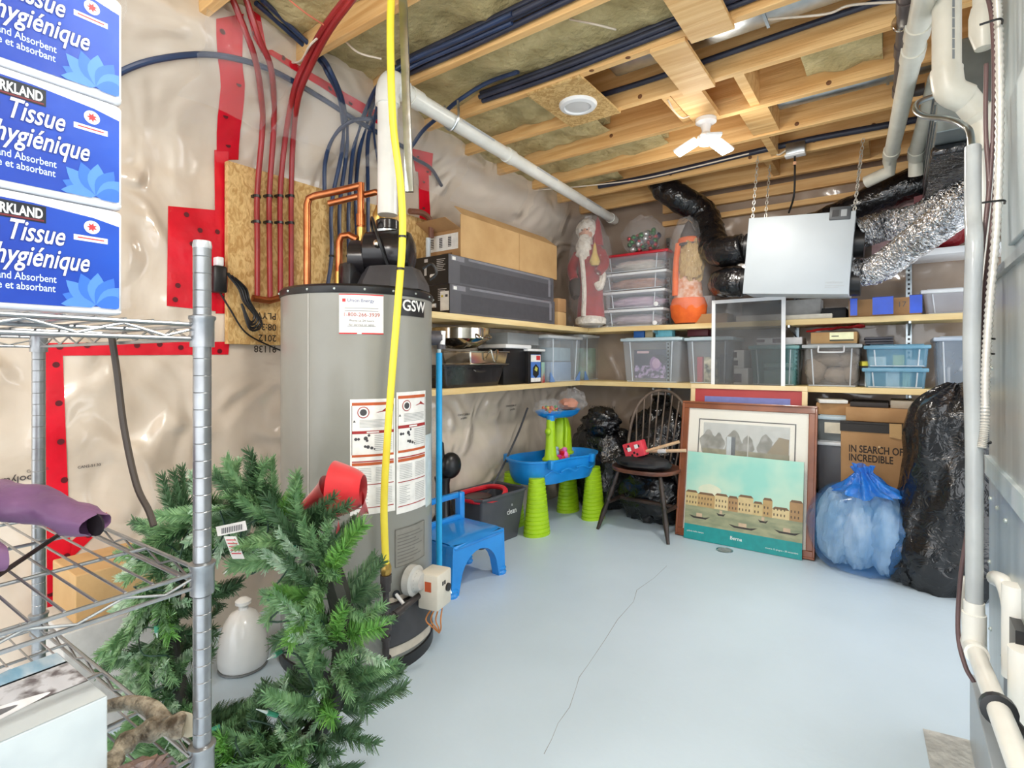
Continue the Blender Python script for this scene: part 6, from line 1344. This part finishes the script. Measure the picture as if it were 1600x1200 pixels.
for i in range(NF):
    ang = 2 * pi * i / NF * 5.0 + rnd.uniform(-.1, .1); ring_a = rnd.choice((rnd.uniform(0, 2 * pi), rnd.uniform(.1 * pi, .9 * pi)))
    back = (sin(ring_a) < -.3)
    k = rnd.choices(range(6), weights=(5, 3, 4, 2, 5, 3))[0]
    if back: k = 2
    # sprigs on the back of the ring all take the dark needles
    rad = WP(ang, 1, 0) - WC; tang = (wu * -sin(ang) + wv * cos(ang))
    d = (rad.normalized() * cos(ring_a) * 1.05 + wn * sin(ring_a) * .8 + tang * rnd.uniform(.2, 1.0) * (1 if rnd.random() < .7 else -.6)).normalized()
    p = WP(ang, RR + .025 * cos(ring_a), .03 * sin(ring_a))
    if p.z + d.z * .15 < .015: d.z = abs(d.z) * .1; d.normalize()
    if p.z < .01: continue
    up = wn if abs(d.dot(wn)) < .85 else rad.normalized(); y_ = up.cross(d).normalized(); z_ = d.cross(y_)
    s = rnd.uniform(.75, 1.05)
    Mx = Matrix((d, y_, z_)).transposed().to_4x4()
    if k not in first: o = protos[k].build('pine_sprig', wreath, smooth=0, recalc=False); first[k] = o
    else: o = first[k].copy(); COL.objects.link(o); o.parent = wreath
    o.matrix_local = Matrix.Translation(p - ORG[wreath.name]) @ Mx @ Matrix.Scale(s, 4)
# string of lights
wg = flat((30, 62, 48), .45)
b = MB(wg); Pw = []
for k in range(60):
    a = radians(20) + k * .11; Pw.append(WP(a, RR - .05 + .07 * sin(k * 1.7), .085 + .03 * sin(k * 2.3)))
b.tube(Pw, .0024, 6, k=4); b.build('light_cord', wreath)
for k in range(0, 60, 5):
    p = Pw[k]; d = Vector((rnd.uniform(-1, 1), rnd.uniform(-1, 1), rnd.uniform(-1, 1))).normalized() + wn * .5
    b = MB(flat((60, 140, 110), .35)); b.cyl(p, p + d * .022, .006, 8); b.m(flat((220, 232, 230), .1, 0, .7)); b.cyl(p + d * .022, p + d * .045, .004, 8, .001); b.build('mini_light', wreath)
# red bow
rbow = mat('red_velvet_bow', (222, 22, 34), .6, rgb2=(196, 14, 26), vs=8, sheen=.5); bp = pD(505, 765, 1.52)
bow_ = MB(rbow)
fx, fz, fy = rt, UZ, -fw       # right, up, towards the room
def ribbon(b, P, w, tw=0):
    Pc = catmull(P, 6); vs = []
    for i, p in enumerate(Pc): q = (fz * cos(tw * i) + fy * sin(tw * i)) * w * (1 + .25 * (i / len(Pc))); vs += [p - q, p + q]
    b.add(vs, [(2 * i, 2 * i + 1, 2 * i + 3, 2 * i + 2) for i in range(len(Pc) - 1)])
def cone(b, c, d, r0, r1, L_, up=UZ, sq=.75):
    d = d.normalized(); s_ = d.cross(up).normalized(); u_ = s_.cross(d); n_ = 26; vs = []
    for i in range(9):
        q = i / 8; r = r0 + (r1 - r0) * (q ** .7)
        for j in range(n_): a = 2 * pi * j / n_; vs.append(c + d * L_ * q + s_ * cos(a) * r + u_ * sin(a) * r * sq)
    b.add(vs, [(i * n_ + j, i * n_ + (j + 1) % n_, (i + 1) * n_ + (j + 1) % n_, (i + 1) * n_ + j) for i in range(8) for j in range(n_)])
b = MB(rbow); cone(b, bp + rt * .115 - UZ * .0, -rt * 1. + UZ * .0, .042, .082, .085, sq=1.); b.build('bow_loop', wreath, smooth=60)
b = MB(rbow); cone(b, bp + rt * .02, -rt * .9 - UZ * .55, .06, .012, .1); b.build('bow_loop', wreath, smooth=60)
b = MB(rbow); ribbon(b, [bp + rt * .11 - UZ * .03, bp + rt * .125 - UZ * .05, bp + rt * .105 - UZ * .075], .03, .12); b.build('bow_tail', wreath, smooth=60)
b = MB(rbow); ribbon(b, [bp + rt * .03 - UZ * .05, bp + rt * .045 - UZ * .1, bp + rt * .03 - UZ * .16], .012, .1); b.build('bow_tail', wreath, smooth=60)
# care tag
tg = pD(375, 838, 1.32); b = MB(flat((226, 222, 216), .6))
def tagq(c, u_, v_, w_, h_): b.add([c, c + u_ * w_, c + u_ * w_ + v_ * h_, c + v_ * h_, c + fy * .0006, c + fy * .0006 + u_ * w_, c + fy * .0006 + u_ * w_ + v_ * h_, c + fy * .0006 + v_ * h_], [(3, 2, 1, 0), (4, 5, 6, 7), (0, 1, 5, 4), (1, 2, 6, 5), (2, 3, 7, 6), (3, 0, 4, 7)])
u1 = (rt * .95 + UZ * .2).normalized(); tagq(tg - rt * .055, u1, (UZ * .95 - rt * .2).normalized(), .075, .024); b.m(ink)
for k in range(12): b.rect(tg - rt * .055 + fy * .001, u1, UZ, .01 + .0045 * k, .004, .0125 + .0045 * k, .018)
b.m(flat((226, 222, 216), .6)); u2 = (UZ * -.9 + rt * .35).normalized(); tagq(tg - rt * .04, u2, rt, .06, .03); b.m(flat((206, 70, 76)))
for k in range(5): b.rect(tg - rt * .04 + fy * .001, rt, u2, .003, .008 + .009 * k, .027, .011 + .009 * k)
b.build('care_tag', wreath, smooth=0)

# white bell-shaped jar behind the wreath
p = pZ(380, 1040, 0); t = thing('white_jar', 'white bell-shaped jar on the floor seen through the wreath', 'jar', (p.x, p.y, 0))
b = MB(mat('white_ceramic', (238, 238, 236), .2, rgb2=(230, 230, 228), vs=6, coat=.4)); b.lathe([(.085, .008), (.092, .02), (.095, .05), (.088, .12), (.07, .18), (.045, .215), (.02, .228), (.016, .24), (.03, .25), (.03, .262), (.012, .275), (0, .276)], 36, p); b.build('jar_body', t)
b = MB(flat((120, 122, 122), .4)); b.lathe([(.088, 0), (.092, .004), (.09, .01)], 36, p); b.build('base_band', t)

# ============================================================ hanging ventilation unit
HF = 3.72; TL = pY(1160, 342, HF); BL = pY(1160, 459, HF); TRr = pY(1326, 330, HF)
W_h = TRr.x - TL.x; H_h = TL.z - BL.z; roll = -math.atan2(TL.z - TRr.z, W_h)
hv = thing('ventilation_unit', 'white box-shaped ventilation unit hanging on chains under the joists', 'ventilation unit', Vector((TL.x, HF, BL.z)), 0, local=True)
hv.rotation_euler = (0, -roll, 0)
b = MB(mat('white_enamel', (184, 192, 198), .45, rgb2=(178, 186, 192), vs=3)); b.rbox(0, W_h, 0, .02, 0, H_h, .004); b.build('front_door', hv)
b = MB(mat('unit_case', (206, 210, 212), .4, rgb2=(196, 200, 202), vs=4)); b.rbox(.004, W_h - .004, .021, .33, .004, H_h - .006, .006); b.build('case', hv)
b = MB(flat((70, 74, 78), .4)); b.rbox(W_h - .135, W_h - .025, -.006, .1, H_h - .05, H_h + .03, .006); b.m(flat((40, 42, 46), .3)); b.box(W_h - .12, W_h - .085, -.0075, -.005, H_h - .03, H_h + .01); b.m(flat((150, 156, 160), .3)); b.box(W_h - .075, W_h - .045, -.0075, -.005, H_h - .03, H_h + .01); b.build('control_box', hv)
b = MB(flat((176, 180, 184), .5)); b.text('ventilation', (W_h - .125, -.0008, .065), UX, UZ, .022); b.rect((W_h - .125, -.0008, .05), UX, UZ, 0, 0, .1, .003); b.rect((W_h - .125, -.0008, .04), UX, UZ, 0, 0, .07, .003); b.build('lettering', hv, smooth=0)
for z in (H_h * .68, H_h * .2):
    b = MB(black); b.cyl((W_h - .004, .17, z), (W_h + .05, .17, z), .092, 24); b.build('port_collar', hv)
    b = MB(black); b.cyl((.004, .17, z), (-.04, .17, z), .092, 24); b.build('port_collar', hv)
linkm = flat((206, 204, 196), .35, .7)
def chain(p, q, lab_parent):
    b = MB(linkm); n = int((q - p).length / .022); d = (q - p).normalized(); s1 = d.cross(UY).normalized(); s2 = d.cross(s1)
    for k in range(n):
        c = p + (q - p) * ((k + .5) / n); s_ = s1 if k % 2 else s2
        b.tube([c + d * (cos(a) * .0145) + s_ * (sin(a) * .0075) for a in [2 * pi * j / 10 for j in range(10)]], .0022, 5, closed=True, k=1)
    return b.build('chain', lab_parent, smooth=60, kind='stuff')
for x, yy in ((.012, .05), (.05, .25)):
    chain(Vector((x, yy, H_h - .01)), Vector((x - .0, yy, JZ - BL.z + .02)), hv)
for x, yy in ((W_h - .012, .05), (W_h - .03, .25)):
    chain(Vector((x, yy, H_h - .01)), Vector((x + .01, yy, JZ - BL.z + .04)), hv)
def blackduct(P, r, lab, seed):
    Pc = catmull(P, 8); b = MB(blackg); m_ = len(Pc); n_ = 26; vs = []; fs = []; nr = None
    for i, p in enumerate(Pc):
        tt = (Pc[min(i + 1, m_ - 1)] - Pc[max(i - 1, 0)]).normalized(); nr = (nr - tt * nr.dot(tt)).normalized() if nr else tt.orthogonal().normalized(); bn = tt.cross(nr)
        for j in range(n_):
            a = 2 * pi * j / n_; q = Vector((cos(a), sin(a), i * .45 + seed)); rr = r * (1 + .10 * noise.noise(q * 1.3) + .06 * noise.noise(q * 3.) - .05 * (i % 3 == 0)); vs.append(p + nr * (cos(a) * rr) + bn * (sin(a) * rr))
    fs = [(i * n_ + j, i * n_ + (j + 1) % n_, (i + 1) * n_ + (j + 1) % n_, (i + 1) * n_ + j) for i in range(m_ - 1) for j in range(n_)]
    b.add(vs, fs + [tuple(range(n_ - 1, -1, -1)), tuple((m_ - 1) * n_ + j for j in range(n_))]); return b.build('black_duct', label=lab, cat='duct', group='black insulated ducts', smooth=60)
HC = Vector((TL.x, HF + .17, 0)); zu, zl = BL.z + H_h * .68, BL.z + H_h * .2
blackduct([Vector((TL.x - .03, HF + .17, zu)), Vector((TL.x - .16, HF + .19, zu - .01)), Vector((TL.x - .27, HF + .32, zu + .06)), Vector((TL.x - .32, HF + .42, zu + .2)), Vector((TL.x - .40, HF + .46, zu + .38)), Vector((TL.x - .54, HF + .36, zu + .48)), Vector((TL.x - .66, HF + .34, zu + .6)), Vector((TL.x - .7, HF + .34, zu + .74))], .105, 'black insulated duct arching up from the upper left of the white unit', 2)
blackduct([Vector((TL.x - .03, HF + .17, zl)), Vector((TL.x - .14, HF + .18, zl + .01)), Vector((TL.x - .2, HF + .3, zl + .02)), Vector((TL.x - .2, HF + .44, zl + .06)), Vector((TL.x - .2, HF + .6, zl + .1))], .1, 'black insulated duct bending left from the bottom of the white unit', 5)
blackduct([Vector((TL.x + .02, 4.22, 2.06)), Vector((TL.x + .25, 4.2, 2.12)), Vector((TL.x + .55, 4.15, 2.2)), Vector((TL.x + .85, 4.1, 2.3)), Vector((TL.x + 1.2, 4.1, 2.34))], .1, 'black insulated duct running behind the top of the white unit', 8)
def foilduct(P, r, lab, seed):
    Pc = catmull(P, 22); b = MB(foil); m_ = len(Pc); n_ = 30; vs = []; nr = None; rnd = random.Random(seed)
    for i, p in enumerate(Pc):
        tt = (Pc[min(i + 1, m_ - 1)] - Pc[max(i - 1, 0)]).normalized(); nr = (nr - tt * nr.dot(tt)).normalized() if nr else tt.orthogonal().normalized(); bn = tt.cross(nr)
        for j in range(n_):
            a = 2 * pi * j / n_; rr = r * (1 + (.055 if i % 2 else -.035) + .05 * rnd.uniform(-1, 1)); vs.append(p + nr * (cos(a) * rr) + bn * (sin(a) * rr) + tt * rnd.uniform(-.004, .004))
    b.add(vs, [(i * n_ + j, i * n_ + (j + 1) % n_, (i + 1) * n_ + (j + 1) % n_, (i + 1) * n_ + j) for i in range(m_ - 1) for j in range(n_)]); return b.build('foil_duct', label=lab, cat='duct', group='crinkled foil ducts', smooth=25, recalc=False)
xr = TL.x + W_h
foilduct([Vector((xr + .03, HF + .17, zu - .0)), pD(1385, 352, 3.22), pD(1430, 345, 3.05), pD(1475, 322, 2.85), pD(1510, 292, 2.66), pD(1560, 255, 2.5)], .088, 'upper crinkled foil duct leaving the right side of the white unit', 1)
foilduct([Vector((xr + .03, HF + .17, zl - .0)), pD(1372, 420, 3.15), pD(1420, 385, 2.9), pD(1470, 348, 2.6), pD(1510, 312, 2.4), pD(1555, 280, 2.25)], .08, 'lower crinkled foil duct sweeping up right from the white unit', 2)
# junction box on the joist with the unit's plug
p = pY(1243, 238, JY[IA + 4] - .045); t = thing('junction_box', 'grey metal junction box with a white plate on the joist above the white unit', 'electrical box', p)
b = MB(galv); b.rbox(p.x - .05, p.x + .06, p.y - .05, p.y + .002, p.z - .02, p.z + .05, .004); b.build('box_body', t); b = MB(white); b.rbox(p.x - .055, p.x + .06, p.y - .06, p.y + .0, p.z - .035, p.z - .021, .003); b.build('cover_plate', t)
b = MB(black); b.tube([p + Vector((0, -.03, -.035)), p + Vector((.0, -.03, -.15)), p + Vector((-.01, .0, -.28)), p + Vector((-.05, .08, -.36))], .006, 8); b.m(flat((226, 170, 130))); b.cyl(p + Vector((0, -.03, -.09)), p + Vector((0, -.03, -.07)), .011, 8); b.build('power_cord', t)
b = MB(wire); b.tube([p + Vector((-.05, -.02, .02)), p + Vector((-.1, -.02, .0)), p + Vector((-.11, -.01, .06))], .005, 6); b.build('feed_cable', t)

# ============================================================ furnace at the right edge
t = thing('furnace', 'grey sheet metal furnace and air plenum at the right edge of the room', 'furnace', (.5, 1.2, 0))
YE = 2.24
sheetm = mat('plenum_sheet', (206, 216, 220), .38, .25, rgb2=(184, 200, 206), vs=3, stretch=(1, 4, .6), bump=.05, bs=5); cabm = mat('cabinet_sheet', (190, 197, 198), .3, .3, rgb2=(170, 178, 178), vs=3, stretch=(1, 5, .4), bump=.06, bs=4); basem = mat('base_paint', (176, 184, 190), .4, .2, rgb2=(166, 174, 180), vs=4)
b = MB(basem); b.box(.19, .9, .25, YE, 0, .22); b.build('base_panel', t, smooth=0, bevel=.003)
b = MB(cabm); b.box(.235, .9, .25, YE - .01, .22, 1.46); b.build('cabinet', t, smooth=0, bevel=.004)
b = MB(sheetm); b.box(.262, .9, .25, YE - .02, 1.475, JZ - .01); b.build('plenum', t, smooth=0, bevel=.004)
b = MB(galv); b.box(.222, .9, .25, YE, 1.455, 1.478); b.build('flange', t, smooth=0)
b = MB(sheetm); b.box(.224, .236, .25, YE + .002, .87, .925); b.build('seam_strip', t, smooth=0)
b = MB(sheetm); b.box(.25, .263, .25, 2.0, 1.54, 1.94); b.build('access_panel', t, smooth=0, bevel=.003)
for yy, zz in ((2.18, .8), (2.05, .8), (1.9, .8), (2.18, .4), (1.95, .42), (2.2, .6), (2.15, 1.2), (2.0, 1.6)):
    b = MB(scr); b.sphere((.2345 if zz < 1.46 else .262, yy, zz), .0065, 8, 6); b.build('screw', t)
b = MB(black); b.box(.215, .236, 1.62, 1.78, .36, .62); b.build('vent_opening', t, smooth=0)
b = MB(flat((226, 226, 60), .5)); b.box(.1885, .1898, 1.42, 1.72, .14, .19); b.build('yellow_sticker', t, smooth=0)
# drain pipe along its side
A = Vector((.165, 1.84, .47)); B = Vector((.165, 1.05, .575)); t = thing('drain_pipe', 'white plastic drain pipe sloping along the side of the furnace', 'pipe', Vector((A.x, A.y, 0)))
d = (B - A).normalized(); b = MB(pvc); b.cyl(A - d * .08, B, .0195, 20); b.build('sloping_run', t)
b = MB(pvc); b.cyl(A - d * .06, A + d * .06, .0255, 20); b.cyl(A, A + UZ * .09, .0255, 20); b.build('tee', t)
b = MB(pvc); b.cyl(A + UZ * .08, A + UZ * .12, .022, 20); b.cyl(A - d * .07, A - d * .075 + UZ * .16 + Vector((-.005, .03, 0)), .019, 18); b.build('riser', t)
b = MB(black); b.lathe([(.021, -.012), (.03, -.01), (.03, .01), (.021, .012)], 18, A + (B - A) * .52, axis=d); b.tube([A + (B - A) * .52 + Vector((.02, 0, -.02)), A + (B - A) * .52 + Vector((.05, -.02, -.05))], .014, 8, sm=False); b.build('pipe_clamp', t)
b = MB(pvc); b.tube([A + Vector((.05, .07, .17)), A + Vector((.06, .0, .18)), A + Vector((.065, -.06, .14)), A + Vector((.066, -.09, .05))], .02, 14); b.build('trap', t)
b = MB(pvc); b.cyl(A + Vector((.062, -.12, .0)), A + Vector((.062, -.12, .22)), .024, 16); b.cyl(A + Vector((.062, -.24, -.04)), A + Vector((.062, -.24, .12)), .028, 16); b.build('branch_pipe', t)
# grey tube and vertical vent beside the cabinet
b = MB(mat('grey_vinyl', (196, 202, 204), .2, alpha=.85, rgb2=(176, 182, 186), vs=6)); b.tube([A + UZ * .1, A + UZ * .5, A + UZ * .8 + Vector((-.005, 0, 0)), A + UZ * 1.05, pD(1520, 330, 1.46), pD(1520, 230, 1.5)], .019, 14); b.build('grey_tube', label='smooth grey tube standing beside the furnace corner', cat='tube')
t = thing('flue_pipe', 'thick cream flue pipe elbowing down beside the furnace', 'pipe', pD(1480, 120, 1.75))
v0, v1, v2, v3 = pD(1479, -40, 1.75), pD(1479, 118, 1.75), pD(1537, 190, 1.74), pD(1539, 470, 1.74)
b = MB(cream); b.cyl(v0, v1, .039, 28); b.build('upper_run', t)
b = MB(cream); b.tube([v1 - (v1 - v0).normalized() * .02, v1, v1 + (v1 - v0).normalized() * .035 + (v2 - v1).normalized() * .02, v1 + (v2 - v1) * .5], .0435, 28, k=5); b.build('elbow', t)
b = MB(cream); b.cyl(v1 + (v2 - v1) * .42, v2, .039, 28); b.build('middle_run', t)
b = MB(cream); b.tube([v1 + (v2 - v1) * .8, v2, v2 - UZ * .06, v2 - UZ * .1], .0425, 24, k=4); b.build('elbow', t)
b = MB(pvc); b.cyl(v2 - UZ * .06, v3 - UZ * .25, .026, 22); b.build('lower_run', t)
b = MB(flat((140, 146, 150), .5))
for k in range(9): p = v0 + (v1 - v0) * (.1 + .1 * k) - fw * .0395 - rt * .014; b.rect(p, rt, UZ, 0, 0, .008, .03)
b.build('printed_mark', t, smooth=0, kind='stuff')
t = thing('cream_pipe', 'short cream pipe with a coupling at the top right corner', 'pipe', pD(1538, 40, 1.6)); b = MB(cream); b.cyl(pD(1536, -40, 1.62), pD(1537, 40, 1.62), .026, 18); b.build('run', t); b = MB(cream); b.lathe([(.03, .06), (.036, .03), (.036, -.02), (.022, -.07), (0, -.075)], 18, pD(1537, 40, 1.62)); b.build('coupling', t)
# drain pipes under the joists
def drain(P, r, m_, lab, coup):
    t = thing('overhead_drain', lab, 'pipe', P[-1], group='overhead drains'); b = MB(m_); b.tube(P, r, 20, sm=False); b.build('run', t, smooth=50)
    for q in coup:
        i = int(q); p = P[i].lerp(P[i + 1], q - i); d = (P[i + 1] - P[i]).normalized(); b = MB(m_); b.cyl(p - d * .04, p + d * .04, r * 1.15, 20); b.build('coupling', t)
ZP = 2.42
a, c = pZ(1448, -20, ZP), pZ(1396, 225, ZP - .02); e = pZ(1390, 250, ZP - .02)
drain([a, c, e, e + Vector((-.0, .05, -.05)), e + Vector((-.12, .1, -.08))], .036, cream, 'left of two white drain pipes running under the joists at the right', (.18, .3, 1.5))
a, c = pZ(1466, 120, ZP), pZ(1432, 235, ZP - .02)
drain([a, c, c + Vector((0, .1, -.02)), c + Vector((0, .14, -.1))], .036, cream, 'right of two white drain pipes running under the joists', (1.3,))
abs_ = mat('brown_abs', (92, 80, 76), .4, rgb2=(74, 64, 62), vs=9)
a, c = pZ(1418, -20, ZP + .03), pZ(1406, 145, ZP + .03); drain([a, c, c + Vector((.07, .02, -.0)), c + Vector((.09, .02, -.0))], .026, abs_, 'dark brown drain pipe running under the joists at the right', (.12, .5, .97))
b = MB(steel); b.lathe([(.03, -.01), (.033, 0), (.03, .01)], 18, pZ(1409, 35, ZP + .03), axis=UY); b.build('pipe_strap', label='bright metal strap on the dark brown drain pipe', cat='strap')
# silver cable and armoured cable bundle
b = MB(galv); b.tube(R3((1460, 150, 'D', 1.95), (1435, 160, 'D', 1.9), (1431, 172, 'D', 1.85), (1445, 182, 'D', 1.8), (1480, 186, 'D', 1.72), (1505, 196, 'D', 1.66), (1517, 215, 'D', 1.6), (1519, 300, 'D', 1.56), (1521, 420, 'D', 1.52), (1530, 560, 'D', 1.5), (1534, 640, 'D', 1.48)), .0095, 10); b.build('silver_cable', label='thick silver cable curving down beside the white vent pipe', cat='cable', smooth=60)
brn = mat('brown_cable', (108, 84, 84), .4, rgb2=(88, 68, 70), vs=9)
for k, P in enumerate((R3((1535, -30, 'D', 1.5), (1550, 30, 'D', 1.48), (1553, 150, 'D', 1.46), (1547, 280, 'D', 1.45), (1532, 420, 'D', 1.44), (1527, 560, 'D', 1.42), (1527, 640, 'D', 1.41), (1530, 690, 'D', 1.40), (1526, 740, 'D', 1.40), (1510, 840, 'D', 1.42), (1500, 910, 'D', 1.45), (1497, 990, 'D', 1.45), (1508, 1040, 'D', 1.42), (1522, 1066, 'D', 1.40)),
                       R3((1552, -30, 'D', 1.5), (1556, 60, 'D', 1.48), (1560, 200, 'D', 1.46), (1552, 330, 'D', 1.45), (1538, 460, 'D', 1.44), (1534, 580, 'D', 1.42), (1528, 660, 'D', 1.41), (1534, 720, 'D', 1.41), (1532, 780, 'D', 1.41), (1528, 815, 'D', 1.41)),
                       R3((1541, 100, 'D', 1.47), (1540, 200, 'D', 1.46), (1545, 300, 'D', 1.45), (1533, 400, 'D', 1.44), (1530, 520, 'D', 1.43), (1535, 620, 'D', 1.42)))):
    b = MB(brn); b.tube(P, .0055, 8); b.build('brown_cable', label=['long brown cable running down past the furnace to its base', 'brown cable tied in the bundle beside the furnace', 'short brown cable crossing in the bundle beside the furnace'][k], cat='cable', smooth=60)
def armoured(P, lab):
    Pc = catmull(P, 26); b = MB(flat((216, 214, 208), .35, .3)); b.tube(Pc, lambda q: .0108 * (1 if int(q * (len(Pc) - 1) + .5) % 2 else .72), 10, sm=False); return b.build('armoured_cable', label=lab, cat='cable', smooth=60)
armoured(R3((1556, -30, 'D', 1.42), (1561, 60, 'D', 1.42), (1562, 200, 'D', 1.41), (1557, 350, 'D', 1.4), (1546, 480, 'D', 1.38), (1540, 580, 'D', 1.37), (1539, 660, 'D', 1.37), (1534, 700, 'D', 1.37)), 'ribbed silver armoured cable hanging beside the furnace')
b = MB(black)
for x, y in ((1548, 40), (1552, 318), (1536, 530), (1535, 553), (1530, 690)):
    p = pD(x, y, 1.42); b = MB(black); b.tube([p - rt * .03 - fw * .0 + UZ * .002, p - fw * .028, p + rt * .03], .0028, 6); b.build('cable_tie', label={40: 'highest', 318: 'second highest', 530: 'third highest', 553: 'fourth highest', 690: 'lowest'}[y] + ' black cable tie on the cable bundle by the furnace', cat='cable tie', group='cable ties')
# overhead duct wrapped in foil at the top right
t = thing('overhead_duct', 'grey boxed air duct with taped seams at the top right', 'duct', (.4, 3.4, 2.1)); b = MB(mat('dull_duct', (150, 158, 158), .35, .8, rgb2=(120, 128, 128), vs=5, bump=.1, bs=8)); b.box(.13, .9, 2.75, 4.3, 2.145, 2.5); b.build('duct_body', t, smooth=0, bevel=.004)
for zz in (2.19, 2.26, 2.34, 2.42): b = MB(galv); b.box(.124, .132, 2.748, 4.3, zz, zz + .012); b.build('duct_seam', t, smooth=0)
b = MB(blackg); b.rbox(.12, .9, 2.9, 4.32, 2.10, 2.144, .015); b.build('wrapped_underside', t)
